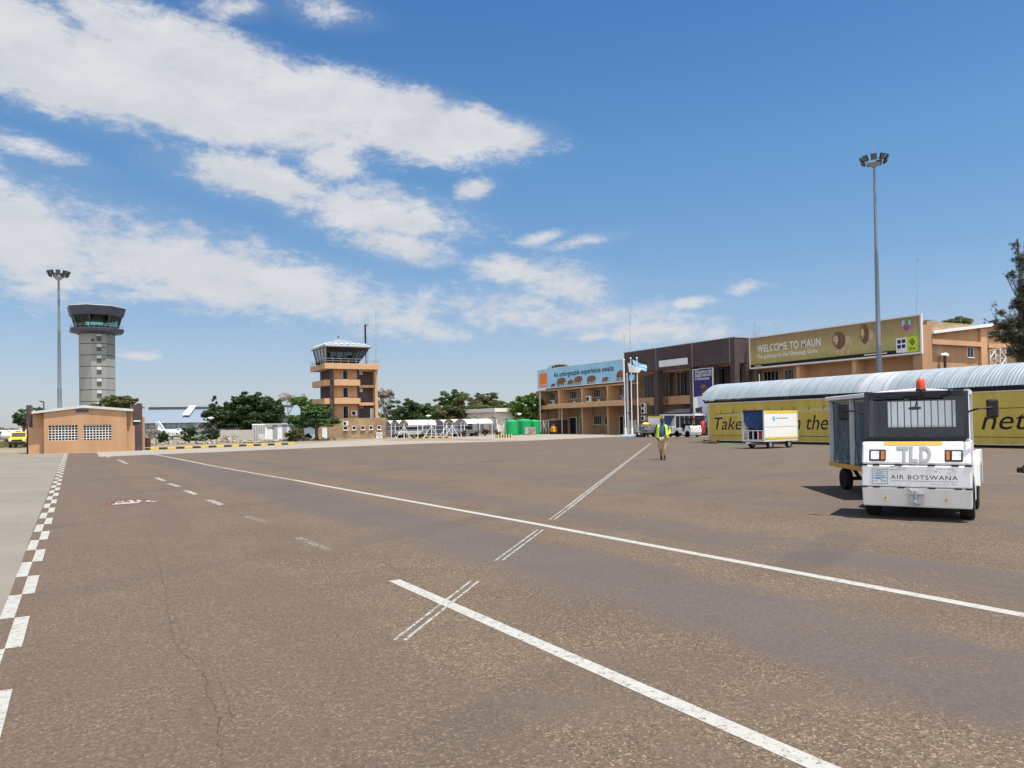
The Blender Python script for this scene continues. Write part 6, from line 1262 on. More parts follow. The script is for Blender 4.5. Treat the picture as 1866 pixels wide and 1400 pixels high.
def make_box_cart(label, loc, rz, L=3.0, stuff_=True):
    """open ended cart with white side boards; x forward, open blue end at the front"""
    t = thing('luggage_cart', label, 'luggage cart', loc, rz, 'airport luggage carts'); K = dict(local=True); hw, zf, zr = .76, .52, 2.12
    MB().box(-L, -hw, zf-.12, 0, hw, zf).build('floor', X['lightgrey'], t, **K)
    for s in (-1, 1):
        MB().box(-L+.03, s*(hw-.04), zf+.12, -.03, s*hw, zr-.13).build('side_board', X['white'], t, **K); q = s*(hw+.003)
        MB().box(-L, q-.005, zr-.125, 0, q+.005, zr+.02).box(-L, q-.005, zf+.02, 0, q+.005, zf+.11).build('yellow_trim', X['van'], t, **K); MB().box(-L+.05, q-.004, 1.22, -.05, q+.002, 1.235).build('board_seam', X['greypaint'], t, **K)
    sy = hw+.006
    MB().add([(-L*.25, sy, 1.62), (-L*.33, sy, 1.62), (-L*.33, sy, 1.80), (-L*.25, sy, 1.80)], [(0,1,2,3)]).add([(-L*.27, sy, 1.55), (-L*.33, sy, 1.55), (-L*.33, sy, 1.60), (-L*.27, sy, 1.60)], [(0,1,2,3)]).build('emblem', X['skyblue'], t, **K)
    MB().add([(-L*.36, sy, 1.69), (-L*.70, sy, 1.69), (-L*.70, sy, 1.73), (-L*.36, sy, 1.73)], [(0,1,2,3)]).build('lettering_strip', X['greypaint'], t, **K)
    MB().box(-L, -hw, zr+.022, 0, hw, zr+.06).build('roof', X['blue'], t, **K); MB().box(-L+.002, -hw+.05, zf, -L+.03, hw-.05, zr-.02).build('end_board', X['blue'], t, **K)
    MB().grid(lambda u, v: (-.12-.5*v*u, -hw+.05+(2*hw-.1)*u, zr-.02-(.55+.5*math.sin(u*3.1))*v), 14, 8).build('rolled_tarpaulin', X['blue'], t, smooth=2, fix=False, **K)
    for s in (-1, 1):
        for xp in (-.05, -L): MB().box(xp, s*(hw-.05), zf, xp+.05, s*(hw+.02), zr+.02).build('post', X['lightgrey'], t, **K)
    b = MB(); b.box(-.03,-hw+.06,zf+.48, .0,hw-.06,zf+.52)
    for k in range(5): y = -hw+.06+(2*hw-.16)*k/4; b.box(-.028, y, zf, -.004, y+.05, zf+.48)
    b.build('end_rail', X['print_white'], t, **K)
    if stuff_: MB().box(-.6,.15,zf, -.2,.6,zf+.4).build('red_case', X['red'], t, bevel=.03, **K); MB().box(-.9,-.5,zf, -.3,-.1,zf+.7).box(-1.6,-.4,zf, -1.0,.5,zf+.5).build('dark_case', X['navy'], t, bevel=.04, **K)
    b = MB(); b.box(-L*.85,-.06,.24,-L*.1,.06,.34).box(-.72,-.58,.2,-.62,.58,.28).box(-L+.62,-.58,.2,-L+.72,.58,.28).bar((-.6,0,.26), (.6,0,.36), .07); b.build('running_gear', X['greypaint'], t, **K)
    cart_wheels(t, (-.67, -L+.67), .62, .24, .16); return t
cor = G(1392.6, 818.5); cor.z = 0; v_ = cor.normalized(); rt = Vector((v_.y, -v_.x, 0)); side = (rt*1.86+v_*2.35).normalized(); fwd_ = -side; endd = Vector((-side.y, side.x, 0))
make_box_cart('white sided luggage cart with an open blue end standing before the mustard hoarding', cor+endd*.76+fwd_*.0, math.atan2(fwd_.y, fwd_.x), 3.0)
# white cargo cart behind the person and the covered cart behind it
make_box_cart('white cargo cart with a blue open end coupled behind the far tractor', gat(1269, 75)+Vector((0,3.9,0)), rad(268), 2.6, False)
xq = 55.6; ya, zq1 = onX(1202, 757.5, xq); yb, zq0 = onX(1266, 762, xq); zq1, zq0 = max(zq1, zq0)+.1, max(zq1, zq0)-.1
lc = thing('covered_trailer', 'long trailer with a pale flat roof parked before the lean-to roof', 'trailer', (56.2, (ya+yb)/2, 0)); MB().box(xq, yb, zq0, 57.1, ya, zq1).build('roof', X['white'], lc); b = MB()
for k in range(8): MB().bar((xq+.1, yb+.2+k*(ya-yb-.4)/7, .7), (xq+.1, yb+.2+k*(ya-yb-.4)/7, zq0), .06).build('post', X['lightgrey'], lc)
MB().box(xq, yb+.05, .5, 57.0, ya-.05, .7).build('floor', X['slate'], lc); MB().box(56.9, yb+.1, .7, 56.96, ya-.1, zq0).build('rear_screen', X['slate'], lc)
for y in (yb+.8, ya-.8):
    for x in (xq+.2, 56.8): MB().cyl((x-.1, y, .25), (x+.1, y, .25), .25, n=14).build('wheel', X['rubber'], lc)
# mesh cage cart with bags beside the flagpoles
p = G(1178, 796.5); cg = thing('cage_cart', 'low grey mesh cage cart heaped with bags beside the right flagpole', 'luggage cart', p, rad(205), 'airport luggage carts'); K = dict(local=True)
MB().box(-1.3,-.75,.42, 1.3,.75,.52).build('floor', X['slate'], cg, **K); b = MB()
for (ax_, ay, bx_, by) in ((-1.3,-.75,1.3,-.75), (1.3,-.75,1.3,.75), (1.3,.75,-1.3,.75), (-1.3,.75,-1.3,-.75)):
    n = int(max(abs(bx_-ax_), abs(by-ay))/.16)
    for k in range(n+1): q = Vector((ax_+(bx_-ax_)*k/n, ay+(by-ay)*k/n, .5)); b.bar(q, q+Vector((0,0,.75)), .035)
    for zz in (.52, .8, 1.05, 1.25): b.bar((ax_, ay, zz), (bx_, by, zz), .04)
b.build('cage', X['steel'], cg, **K); cart_wheels(cg, (-.85, .85), .6, .2, .14)
for (dx, dy, m, sz, nm, lb) in ((.3, .1, 'van', (.42,.28,.2), 'yellow_bag', 'bright yellow bag topping the heap on the cage cart'), (-.35, .0, 'red', (.3,.22,.15), 'red_bag', 'red bag beside the yellow one on the cage cart'), (-.75, .2, 'slate', (.4,.3,.3), 'grey_bag', 'dark grey bag at the right end of the cage cart'), (.8, -.1, 'navy', (.35,.3,.28), 'dark_bag', 'dark bag at the left end of the cage cart')):
    q = XF[cg.name] @ Vector((dx, dy, 0)); zz = 1.0 if m != 'van' else 1.32; b = MB(); b.ball((q.x, q.y, zz), sz, 12, 8); o = b.build(nm, X[m], smooth=True); tag(o, lb, 'bag', 'bags on the cage cart'); MB().ball((q.x, q.y, zz+sz[2]), (.05,.05,.06), 8, 5).build('strap', X['black'], o)
b = MB(); q = XF[cg.name] @ Vector((0, 0, 0)); b.ball((q.x, q.y, .78), (1.0,.6,.26), 12, 7); o = b.build('luggage_bag', X['slate'], smooth=True); tag(o, 'large flat grey holdall filling the bottom of the cage cart', 'bag', 'bags on the cage cart')
# red clad worker glimpsed behind the far tractor -> red machine
p = gat(1280, 79); hp = thing('red_extinguisher_trolley', 'red wheeled extinguisher trolley beyond the far tractor', 'extinguisher', p); MB().lathe(p+Vector((0,0,.25)), [(.2,0), (.26,.1), (.26,1.05), (.16,1.25), (.06,1.35), (0,1.36)], 16).build('cylinder', X['red'], hp, smooth=True); MB().tube([p+Vector((.3,.2,.2)), p+Vector((.3,.2,1.3)), p+Vector((.3,-.2,1.6)), p+Vector((.1,-.4,1.7))], .03).build('frame', X['print_white'], hp); MB().cyl(p+Vector((-.3,-.1,.2)), p+Vector((-.3,.0,.2)), .2).cyl(p+Vector((.3,-.1,.2)), p+Vector((.3,.0,.2)), .2).build('wheel', X['rubber'], hp)
# traffic cone, hose, wires
p = G(1309, 806); cn = thing('traffic_cone', 'tall orange traffic cone in front of the mustard hoarding', 'traffic cone', p); MB().lathe(p, [(.17,.04), (.155,.06), (.04,.95), (.03,.98), (0,.98)], 20).build('cone', X['conered'], cn, smooth=True); MB().box(p.x-.22, p.y-.22, 0, p.x+.22, p.y+.22, .045).build('foot', X['conered'], cn, bevel=.01)
def hose(pts_px, r, m, name, label, wob, seed, cat='hose'):
    rnd = random.Random(seed); P = [G(*q)+Vector((rnd.uniform(-wob, wob), rnd.uniform(-wob, wob), r+rnd.random()*wob*.5)) for q in pts_px]; b = MB()
    for i in range(len(P)-1):
        p0, p1, p2, p3 = P[max(i-1,0)], P[i], P[i+1], P[min(i+2, len(P)-1)]
        Q = [0.5*((2*p1)+(p2-p0)*s+(2*p0-5*p1+4*p2-p3)*s*s+(3*p1-p0-3*p2+p3)*s**3) for s in [k/5 for k in range(6)]]
        b.tube(Q, r, 6)
    return tag(b.build(name, X[m], smooth=True), label, cat)
hose([(1288+(k*7) % 20, 806+(k*5) % 4) for k in range(16)], .05, 'brownwood', 'coiled_hose', 'heap of dark red hose on the ground at the left end of the hoarding', .25, 1)
hose([(1300,808),(1318,807),(1330,806.5),(1342,808),(1355,807.5),(1362,807)], .04, 'black', 'black_cable', 'black cable lying from the cone towards the white cart', .1, 2, 'cable')
hose([(1316,810),(1335,809),(1350,810.5),(1358,811)], .025, 'tankgreen', 'green_hose', 'thin green hose on the ground left of the white cart', .05, 3)
p = G(1872, 862); tb = thing('tow_bar', 'black wheeled tow bar end at the right edge of the view', 'tow bar', p); MB().cyl(p+Vector((-.15,.0,.08)), p+Vector((-.15,.05,.08)), .08).cyl(p+Vector((.0,.2,.08)), p+Vector((.0,.25,.08)), .08).build('wheel', X['rubber'], tb); MB().bar(p+Vector((-.2,.05,.14)), p+Vector((1.6,-.9,.22)), .05).bar(p+Vector((-.15,.0,.09)), p+Vector((.0,.2,.09)), .035).bar(p+Vector((-.22,.1,.06)), p+Vector((-.1,.02,.22)), .04).build('bar', X['black'], tb)
MBx = line('m', [G(1838,863), G(1900,868)], .06, None); struct(MBx.build('painted_line', X['linew']))
# ------------------------------------------------------------------ person
def skin(name, V, Ed, m, parent, root=0, lvl=2):
    me = bpy.data.meshes.new(name); me.from_pydata([v[:3] for v in V], Ed, []); me.materials.append(m)
    o = bpy.data.objects.new(name, me); COL.objects.link(o); o.parent = parent
    md = o.modifiers.new('skin', 'SKIN'); md.use_smooth_shade = True
    lay = me.skin_vertices[0] if len(me.skin_vertices) else None
    if lay is None:
        bm = bmesh.new(); bm.from_mesh(me); bm.verts.layers.skin.verify(); bm.to_mesh(me); bm.free(); lay = me.skin_vertices[0]
    for i, v in enumerate(V):
        r = v[3]; lay.data[i].radius = r if hasattr(r, '__len__') else (r, r); lay.data[i].use_root = i == root
    sb = o.modifiers.new('subdivision', 'SUBSURF'); sb.levels = sb.render_levels = lvl; return o
fp_ = G(1208, 838.5); face = math.atan2(-fp_.y, -fp_.x)+rad(3)
PE = thing('person', 'man in a yellow green vest, blue shirt and khaki trousers walking over the apron', 'person', fp_, face)
# x ahead, y to his left
J = dict(pel=(0,0,.97), hipL=(.0,.10,.93), hipR=(.0,-.10,.93), knL=(.10,.10,.51), knR=(-.02,-.085,.50), anL=(.10,.065,.10), anR=(-.25,-.055,.20), waist=(.0,0,1.10), ch=(.0,0,1.32), nk=(.0,0,1.52), hd=(.03,0,1.66), top=(.03,0,1.76), shL=(.0,.19,1.44), shR=(.0,-.19,1.44), elL=(-.04,.31,1.17), elR=(-.05,-.32,1.17), wrL=(.20,.10,1.03), wrR=(.14,-.27,.97))
body = [(*J['pel'],.13),(*J['waist'],.12),(*J['ch'],.14),(*J['nk'],.062),(.025,0,1.60,.075),(*J['hd'],.098),(.02,0,1.755,.075),
 (*J['hipL'],.09),(*J['knL'],.06),(*J['anL'],.045),(*J['hipR'],.09),(*J['knR'],.06),(*J['anR'],.045),
 (*J['shL'],.07),(*J['elL'],.05),(*J['wrL'],.034),(*J['shR'],.07),(*J['elR'],.05),(*J['wrR'],.034),(.25,.03,.99,.034),(.20,-.22,.91,.034)]
bo = skin('body', body, [(0,1),(1,2),(2,3),(3,4),(4,5),(5,6),(0,7),(7,8),(8,9),(0,10),(10,11),(11,12),(2,13),(13,14),(14,15),(2,16),(16,17),(17,18),(15,19),(18,20)], X['skin'], PE)
# fingers
for w_, pl_, sgn in (((.25,.03,.99), (.06,-.05,-.03), 1), ((.20,-.22,.91), (.05,.05,-.05), -1)):
    w0 = Vector(w_); d = Vector(pl_).normalized(); s_ = d.cross(Vector((0,0,1))).normalized(); up = s_.cross(d)
    for k, ln in enumerate((.070,.080,.075,.060)):
        o = w0+up*(.024-.016*k)*1.0; q = [o, o+d*ln*.45+s_*.004, o+d*ln*.8-s_*.012*sgn, o+d*ln-s_*.030*sgn]
        skin('finger', [(*a, .009-.001*i) for i, a in enumerate(q)], [(0,1),(1,2),(2,3)], X['skin'], bo, 0, 1)
    q = [w0+up*.02, w0+up*.045+d*.02, w0+up*.055+d*.05]; skin('thumb', [(*a, .010) for a in q], [(0,1),(1,2)], X['skin'], bo, 0, 1)
K = dict(local=True)
MB().ball((.005,0,1.735), (.105,.09,.085), 16, 10).build('hair', X['shoe'], PE, smooth=True, **K)
b = MB(); b.ball((.13,0,1.645), (.025,.018,.022), 8, 6).ball((.028,.088,1.66), (.02,.012,.032), 8, 6).ball((.028,-.088,1.66), (.02,.012,.032), 8, 6); b.build('nose_and_ears', X['skin'], PE, smooth=True, **K)
b = MB(); b.ball((.108,.035,1.682), (.010,.013,.006), 8, 6).ball((.108,-.035,1.682), (.010,.013,.006), 8, 6); b.build('eye', X['greypaint'], PE, **K); MB().ball((.115,0,1.605), (.014,.03,.008), 8, 6).build('mouth', X['print_mane'], PE, **K)
skin('shirt', [(0,0,.97,.15),(0,0,1.12,(.15,.18)),(0,0,1.32,(.165,.20)),(0,0,1.46,.11),(.01,0,1.52,.078),(0,.19,1.44,.095),(-.025,.27,1.26,.078),(0,-.19,1.44,.095),(-.035,-.27,1.27,.078)], [(0,1),(1,2),(2,3),(3,4),(2,5),(5,6),(2,7),(7,8)], X['shirt'], PE)
skin('vest_sleeve', [(-.02,.25,1.33,.088),(-.04,.315,1.17,.078),(.08,.20,1.09,.07),(.16,.13,1.05,.058)], [(0,1),(1,2),(2,3)], X['hivis'], PE)
skin('trousers', [(0,0,.99,.150),(.0,.10,.90,.115),(.105,.10,.52,.086),(.10,.068,.17,.075),(.0,-.10,.90,.115),(-.01,-.088,.52,.084),(-.22,-.058,.24,.072)], [(0,1),(1,2),(2,3),(0,4),(4,5),(5,6)], X['khaki'], PE)
b = MB(); b.box(.03,.175,.55,.18,.215,.73).box(-.09,-.21,.55,.06,-.175,.72); b.build('cargo_pocket', X['khaki'], PE, bevel=.012, **K)
# open vest: two front halves and a back
def vest(u, v):
    a = rad(34)+u*(2*math.pi-rad(68)); rx, ry = .185+.035*v**2, .225+.055*v**2
    if v < .18: k = .72+.28*v/.18; rx *= k; ry *= k
    return (rx*math.cos(a), ry*math.sin(a)-.01, 1.50-.55*v)
b = MB(); b.grid(vest, 32, 12); o = b.build('vest', X['hivis'], PE, smooth=2, fix=False, **K); sd = o.modifiers.new('thickness', 'SOLIDIFY'); sd.thickness = .012
for z in (1.14,): MB().grid(lambda u, v: tuple(Vector(vest(u, (1.50-z)/.55+.07*v))*1.0+Vector((math.cos(rad(34)+u*5.1)*.009, math.sin(rad(34)+u*5.1)*.009, 0))), 32, 1).build('reflective_band', X['lightgrey'], PE, smooth=2, fix=False, **K)
for nm, (x, y, z), tilt in (('shoe', (.10,.065,.0), 0), ('shoe', (-.26,-.055,.09), .55)):
    b = MB(); q = Matrix.Rotation(tilt, 3, 'Y'); P = []
    for sx_, wv, hv in ((-.09,.036,.085), (-.04,.042,.11), (.04,.046,.085), (.12,.048,.06), (.17,.035,.04)):
        P.append([Vector((x, y, z))+q @ Vector((sx_, a*wv, h_)) for a, h_ in ((-1,.0), (1,.0), (1,hv*.6), (.5,hv), (-.5,hv), (-1,hv*.6))])
    vs = [p for r_ in P for p in r_]; fs = [(j*6+k, j*6+(k+1) % 6, (j+1)*6+(k+1) % 6, (j+1)*6+k) for j in range(4) for k in range(6)]+[tuple(range(6))[::-1], tuple(range(24, 30))]
    b.add(vs, fs); b.build(nm, X['shoe'], PE, smooth=True, **K)
q = XF[PE.name] @ Vector((.30,-.02,.97)); o = MB().box(q.x-.06, q.y-.05, q.z-.015, q.x+.06, q.y+.05, q.z+.02).build('folded_paper', X['print_white']); tag(o, 'small white folded paper held at the walking man\'s waist', 'paper')
# ------------------------------------------------------------------ trees
def leaves(b_pts, n, size, m, name, parent, rng, shell=.45, sub=20, subr=.30, flat_=1.0, aspect=.55, droop=0.0):
    """n leaf clumps spread through clusters around each ellipsoid (cx,cy,cz,rx,ry,rz)"""
    B = np.array(b_pts, float); vol = (B[:,3]*B[:,4]*B[:,5])**.8; cl = []
    for i, q in enumerate(B):
        k = max(4, int(sub*vol[i]/vol.mean())); d = rng.normal(size=(k,3)); d /= np.linalg.norm(d, axis=1)[:,None]; rr = rng.uniform(shell, 1.02, (k,1))
        cl.append(np.hstack([q[:3]+d*rr*q[3:6], np.repeat(q[None,3:6]*subr, k, 0)*rng.uniform(.55,1.25,(k,1))]))
    C = np.vstack(cl); w_ = (C[:,3]*C[:,4]*C[:,5])**.75; idx = rng.choice(len(C), n, p=w_/w_.sum()); d = rng.normal(size=(n,3)); d /= np.linalg.norm(d, axis=1)[:,None]
    c = C[idx,:3]+d*(rng.uniform(0,1,(n,1))**.45)*C[idx,3:6]*np.array([1,1,flat_]); c[:,2] = np.maximum(c[:,2], .05)
    u = rng.normal(size=(n,3)); u[:,2] = u[:,2]*.7-droop; u /= np.linalg.norm(u, axis=1)[:,None]; v = np.cross(u, rng.normal(size=(n,3))); v /= np.linalg.norm(v, axis=1)[:,None]
    s = size*rng.uniform(.55,1.35,(n,1)); u *= s*.5; v *= s*.5*aspect
    V = np.stack([c-u, c+v, c+u, c-v], 1).reshape(-1,3)
    mi = np.array(inv(parent).inverted()); V = V @ mi[:3,:3].T+mi[:3,3]
    me = bpy.data.meshes.new(name); me.vertices.add(4*n); me.vertices.foreach_set('co', V.ravel()); me.loops.add(4*n); me.loops.foreach_set('vertex_index', np.arange(4*n)); me.polygons.add(n); me.polygons.foreach_set('loop_start', np.arange(0,4*n,4)); me.polygons.foreach_set('loop_total', np.full(n,4)); me.update(); me.validate()
    me.materials.append(X[m]); o = bpy.data.objects.new(name, me); COL.objects.link(o)
    if parent is not None: o.parent = parent
    return o
def tree(name, label, d, px, blobs, n, size, leaf, cat='tree', group=None, trunk=.18, bark='bark', seed=1, limbs=True, dscale=1.08, base=None, **kw):
    """blobs as (px, row, half-width px, half-height px[, depth offset m]) seen at forward depth d"""
    rng = np.random.default_rng(seed); p = base if base is not None else gat(px, d); t = thing(name, label, cat, p, 0, group); B = []
    for q in blobs:
        off = q[4] if len(q) > 4 else 0; cpt = at(q[0], q[1], d+off); k = (d+off)/F; B.append((cpt.x, cpt.y, cpt.z, q[2]*k*dscale, q[2]*k*dscale, q[3]*k))
    leaves(B, int(n*1.5), size*.85, leaf, 'crown', t, rng, **kw)
    if limbs:
        b = MB(); zc = sum(q[2]-q[5]*.3 for q in B)/len(B); fork = p+Vector((0,0,max(.3, zc*.55)))
        b.cyl(p, fork, trunk*1.25, trunk*.8, 9)
        for q in B:
            e = Vector((q[0], q[1], q[2])); m_ = fork.lerp(e, .5)+Vector((rng.uniform(-.3,.3), rng.uniform(-.3,.3), .25)); b.cyl(fork, m_, trunk*.6, trunk*.35, 7); b.cyl(m_, e, trunk*.35, trunk*.12, 6)
            for k in range(3): f = e+Vector((rng.uniform(-1,1)*q[3], rng.uniform(-1,1)*q[4], rng.uniform(0,1)*q[5]))*.8; b.cyl(m_.lerp(e, .6), f, trunk*.16, trunk*.05, 5)
        b.build('trunk', X[bark], t, smooth=True)
    return t
GT = 'trees behind the airfield buildings'; GS = 'garden shrubs along the kerb'
tree('round_tree', 'rounded dark tree rising behind the right end of the orange substation', 92, 218, [(205,733,22,12), (228,732,24,13), (190,742,22,12), (245,745,14,10)], 5200, .30, 'leafolive', group=GT, seed=2)
tree('sparse_tree', 'sparse spiky tree behind the left dark pillar of the substation', 90, 43, [(42,762,15,14), (33,770,10,8), (60,748,14,6), (80,745,12,5), (48,775,10,8)], 1500, .42, 'leafdark', group=GT, seed=3, aspect=.25, sub=12)
tree('broad_tree', 'sparse crowned pointed tree beside the dish, left of the dark grove', 100, 395, [(390,735,9,11), (388,752,20,14), (400,765,18,16), (380,770,14,12)], 3000, .42, 'leafdark', group=GT, seed=4, sub=18, subr=.24)
tree('dark_tree', 'densest dark tree with a flat broad top in the middle of the dark grove', 104, 460, [(455,725,26,13), (478,728,26,15), (440,745,24,20), (470,755,36,28), (495,745,20,22)], 13000, .42, 'leafdark', group=GT, seed=5, trunk=.28)
tree('dark_tree', 'lower dark tree at the left of the dark grove above the garden wall', 103, 428, [(428,742,16,18), (420,760,20,22), (440,775,24,18)], 7000, .40, 'leafdark', group=GT, seed=6)
tree('dark_tree', 'dark tree at the right end of the dark grove behind the striped cabin', 106, 505, [(498,738,18,20), (508,755,14,20), (485,775,22,16)], 6000, .42, 'leafdark', group=GT, seed=7)
tree('umbrella_tree', 'spreading green umbrella tree with a dark bent trunk before the old tower', 91, 577, [(548,762,20,9), (575,752,22,10), (596,757,20,11), (560,772,24,9), (590,770,24,9), (534,768,14,9), (607,766,12,9), (572,745,22,9), (545,778,16,7), (600,748,14,8)], 13000, .26, 'leafmid', group='trees before the old tower', seed=8, trunk=.15, flat_=.7)
tree('leafy_tree', 'fresh green tree top showing between the hangar and the old tower', 135, 552, [(545,732,20,8), (565,733,20,8), (575,740,12,10)], 2600, .40, 'leaflight', group=GT, seed=9)
tree('bare_tree', 'grey leafless tree crown beyond the dark grove', 150, 525, [(520,724,18,8), (540,726,18,8)], 1700, .5, 'leafdry', group=GT, seed=10, aspect=.16, bark='barkpale', trunk=.2)
tree('bare_tree', 'grey leafless tree with dark nests just right of the old tower', 128, 702, [(700,718,14,10), (712,722,10,8), (698,735,10,12), (706,745,10,16)], 1500, .5, 'leafdry', group=GT, seed=11, aspect=.16, bark='barkpale', trunk=.22)
b = MB(); rnd = random.Random(8)
for i in range(26): p = at(rnd.uniform(688, 718), rnd.uniform(712, 726), 128); b.ball(p, (rnd.uniform(.2,.5), .3, rnd.uniform(.12,.25)), 7, 5)
o = b.build('bird_nests', X['bark']); tag(o, 'cluster of dark nests in the bare tree right of the old tower', 'nests'); o['kind'] = 'stuff'
for i, (lb, px, bl, n, lf) in enumerate((
  ('low green tree filling the gap behind the left carports', 758, [(752,752,24,12), (775,756,22,12), (795,758,18,12), (715,758,18,12)], 6000, 'leafdark'),
  ('low mixed green tree behind the left edge of the cream building', 812, [(800,752,22,12), (820,756,20,10), (840,756,22,10), (862,752,22,10)], 6000, 'leafmid'),
  ('dark green tree behind the stone annex and the first carports', 735, [(728,742,22,12), (745,740,22,14), (735,760,30,18)], 6500, 'leafdark'),
  ('lighter green tree between the dark one and the tall feathery tree', 775, [(765,742,18,10), (780,745,18,10), (770,760,26,16), (788,762,18,14)], 5500, 'leafmid'),
  ('tall feathery green tree standing above the olive bushes', 822, [(820,720,18,9), (835,724,18,9), (808,730,16,8), (825,738,22,12)], 3600, 'leafmid'),
  ('olive brown tree behind the right carports', 835, [(815,752,26,14), (845,742,30,16), (830,762,34,14), (800,764,20,10)], 8000, 'leafolive'),
  ('thin topped brownish tree left of the cream building roof', 880, [(870,724,20,8), (890,724,18,8), (878,736,26,10), (900,736,22,8)], 3600, 'leafolive'),
  ('olive tree behind the roof of the cream building', 905, [(885,742,26,10), (915,740,22,9), (900,748,34,10)], 5000, 'leafolive'))):
    tree('tree', lb, (138,140,126,128,134,126,132,130)[i], px, bl, n, .42, lf, group=GT, seed=20+i, sub=22, subr=.28)
tree('leafy_tree', 'bright green leafy tree between the cream building and the terminal end wall', 116, 958, [(945,735,16,12), (962,728,18,12), (975,738,14,16), (955,748,22,14), (972,758,12,14), (942,752,12,8)], 9000, .36, 'leaflight', group=GT, seed=30)
tree('grey_tree', 'greyish spreading tree top above the gable roof behind the orange pier', 80, 1745, [(1722,592,14,6), (1745,587,20,7), (1765,586,10,6), (1712,597,14,6)], 2600, .30, 'leafolive', group='trees around the right gable', seed=31, base=at(1740,700,80)*1, subr=.34) if False else None
pb = gat(1740, 86); tree('grey_tree', 'greyish spreading tree top above the gable roof behind the orange pier', 86, 1740, [(1722,593,15,7), (1745,588,22,8), (1765,587,12,7), (1710,598,14,6)], 3600, .26, 'leafolive', group='trees around the right gable', seed=31, base=pb, subr=.34, limbs=True)
for px, row, w_, h_ in ((1003,668,4,3), (1018,666,5,3), (1030,667,6,3)): pass
tree('far_tree', 'tips of a tree showing over the sky blue billboard', 150, 1015, [(1005,670,6,4), (1020,668,9,4), (1032,669,6,4)], 500, .4, 'leafolive', group=GT, seed=33)
# feathery casuarina at the right edge
CD = 56; CB_ = [(1850,450,10,14), (1856,475,13,18), (1846,500,12,14), (1860,520,14,20), (1832,502,10,5), (1855,548,16,14), (1846,560,12,10), (1822,570,12,12), (1812,560,7,12), (1835,590,20,13), (1812,585,12,8), (1795,583,8,6), (1858,590,16,16), (1838,612,22,13), (1860,620,16,20), (1820,610,16,10), (1862,650,14,16), (1845,640,16,12), (1880,560,24,40), (1880,480,18,40), (1885,630,24,40)]
tree('casuarina_tree', 'tall feathery dark needle tree at the right edge in front of the gable', CD, 1864, CB_, 60000, .24, 'leafcas', group='trees around the right gable', seed=34, trunk=.22, aspect=.15, sub=40, subr=.30, shell=.2, droop=.15, limbs=False)
cas = [o for o in bpy.data.objects if o.name.startswith('casuarina')][0]; b = MB(); rng = np.random.default_rng(3); prev = gat(1864, CD)
tp = [prev]+[at(px, r_, CD) for px, r_ in ((1862,660), (1861,600), (1859,550), (1860,500), (1856,460), (1854,435))]
for k, (a, c_) in enumerate(zip(tp[:-1], tp[1:])): b.cyl(a, c_, .24*(1-k/7), .24*(1-(k+1)/7)+.01, 8)
for q in CB_[:18]:
    e = at(q[0], q[1], CD+rng.uniform(-.6,.6)); zz = max(2.5, e.z-1.0); k = min(range(len(tp)), key=lambda i: abs(tp[i].z-zz)); b.cyl(tp[k], tp[k].lerp(e, .5)+Vector((0,0,-.1)), .06, .04, 6); b.cyl(tp[k].lerp(e, .5)+Vector((0,0,-.1)), e, .04, .015, 5)
b.build('trunk', X['bark'], cas, smooth=True)
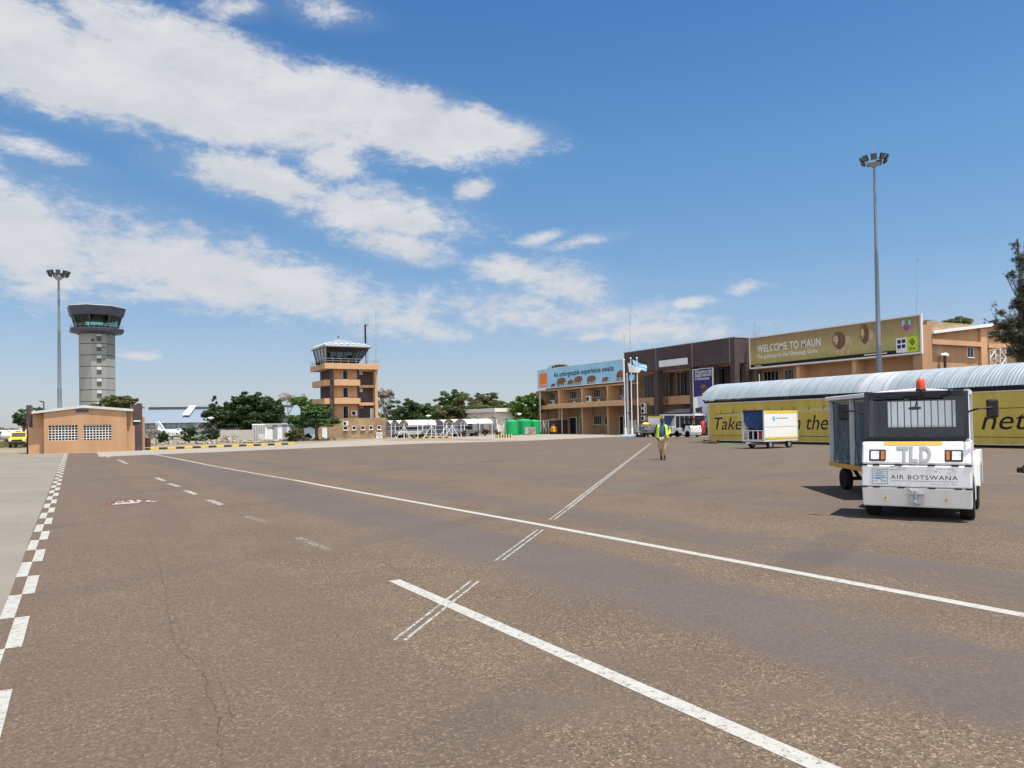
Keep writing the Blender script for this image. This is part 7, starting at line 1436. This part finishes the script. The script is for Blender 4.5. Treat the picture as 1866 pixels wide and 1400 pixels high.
# shrubs
def bush(lb, d, bl, n, size, lf, seed, name='shrub', **kw): return tree(name, lb, d, sum(q[0] for q in bl)/len(bl), bl, n, size, lf, 'shrub', GS, .05, seed=seed, **kw)
bush('rounded dark clipped shrub below the aircraft tail', 84, [(297,798,9,10), (300,792,7,6)], 2600, .16, 'leafdark', 41)
bush('tall dark shrub between the aircraft nose and the dish', 90, [(342,790,10,12), (352,784,10,8), (345,800,12,8)], 3000, .2, 'leafdark', 42)
bush('domed dark bush at the foot of the black garden lamp', 90, [(383,790,13,10), (392,793,8,8)], 2800, .17, 'leafdark', 43)
bush('thin leafed bare shrub beside the red bin', 80, [(280,790,9,14), (288,780,6,8)], 420, .28, 'leafdry', 44, aspect=.15)
bush('low green ground shrub below the dish', 92, [(360,800,12,5), (372,800,8,5)], 1300, .18, 'leafmid', 45)
bush('large rounded olive bush in front of the striped cabin', 88, [(538,790,14,13), (528,796,10,8), (548,797,8,8)], 4200, .19, 'leafolive', 46)
bush('red leaved bush in front of the dark grey pickup', 98, [(846,790,6,5)], 900, .16, 'leafred', 47)
bush('brownish clipped bush under the right end of the carports', 100, [(884,787.5,7.5,5)], 1300, .15, 'leafred', 48)
bush('small green shrub by the white gate at the terminal corner', 110, [(984,790,5,4), (992,791,5,3)], 900, .2, 'leafmid', 49)
bush('spiky dry plant beside the round sign', 101, [(905,787,4,6), (909,790,4,4)], 300, .3, 'leafolive', 50, aspect=.2)
bush('small dark shrub at the foot of the umbrella tree', 93, [(562,795,6,6)], 800, .2, 'leafdark', 51)
# far line of bush along the horizon and grass on the left
rng = np.random.default_rng(77); B = []
for px in range(-60, 260, 9): q = at(px, hz_ if False else 788, 330+rng.uniform(-30,30)); B.append((q.x, q.y, 1.6, 4.5, 4.5, rng.uniform(1.2,2.6)))
for px in range(480, 1000, 9): q = at(px, 775, 230+rng.uniform(-20,20)); B.append((q.x, q.y, 2.2, 4, 4, rng.uniform(1.8,3.6)))
o = leaves(B, 22000, .8, 'leafolive', 'far_woodland', None, rng); tag(o, 'far line of dry bush and trees along the horizon', 'woodland'); o['kind'] = 'stuff'
gr = []
rng = np.random.default_rng(5)
for i in range(500): px = rng.uniform(-30, 60); q = gat(px, rng.uniform(80, 130)); gr.append((q.x, q.y, .05, .5, .5, .10))
o = leaves(gr, 6000, .22, 'leafolive', 'dry_grass', None, rng, aspect=.2); tag(o, 'short dry grass on the ground around the yellow van', 'grass'); o['kind'] = 'stuff'
# second luminaire seen over the substation roof
t = thing('street_lamp', 'dark curved street lamp showing above the left roof slope of the substation', 'lamp post', gat(80, 96)); p = gat(80, 96); z = at(80, 733, 96).z; MB().cyl(p, Vector((p.x, p.y, z)), .10, .07, 8).build('post', X['slate'], t); b = MB(); b.bar(Vector((p.x, p.y, z)), at(73, 731.5, 96), .30, .14); b.build('lamp_head', X['slate'], t)
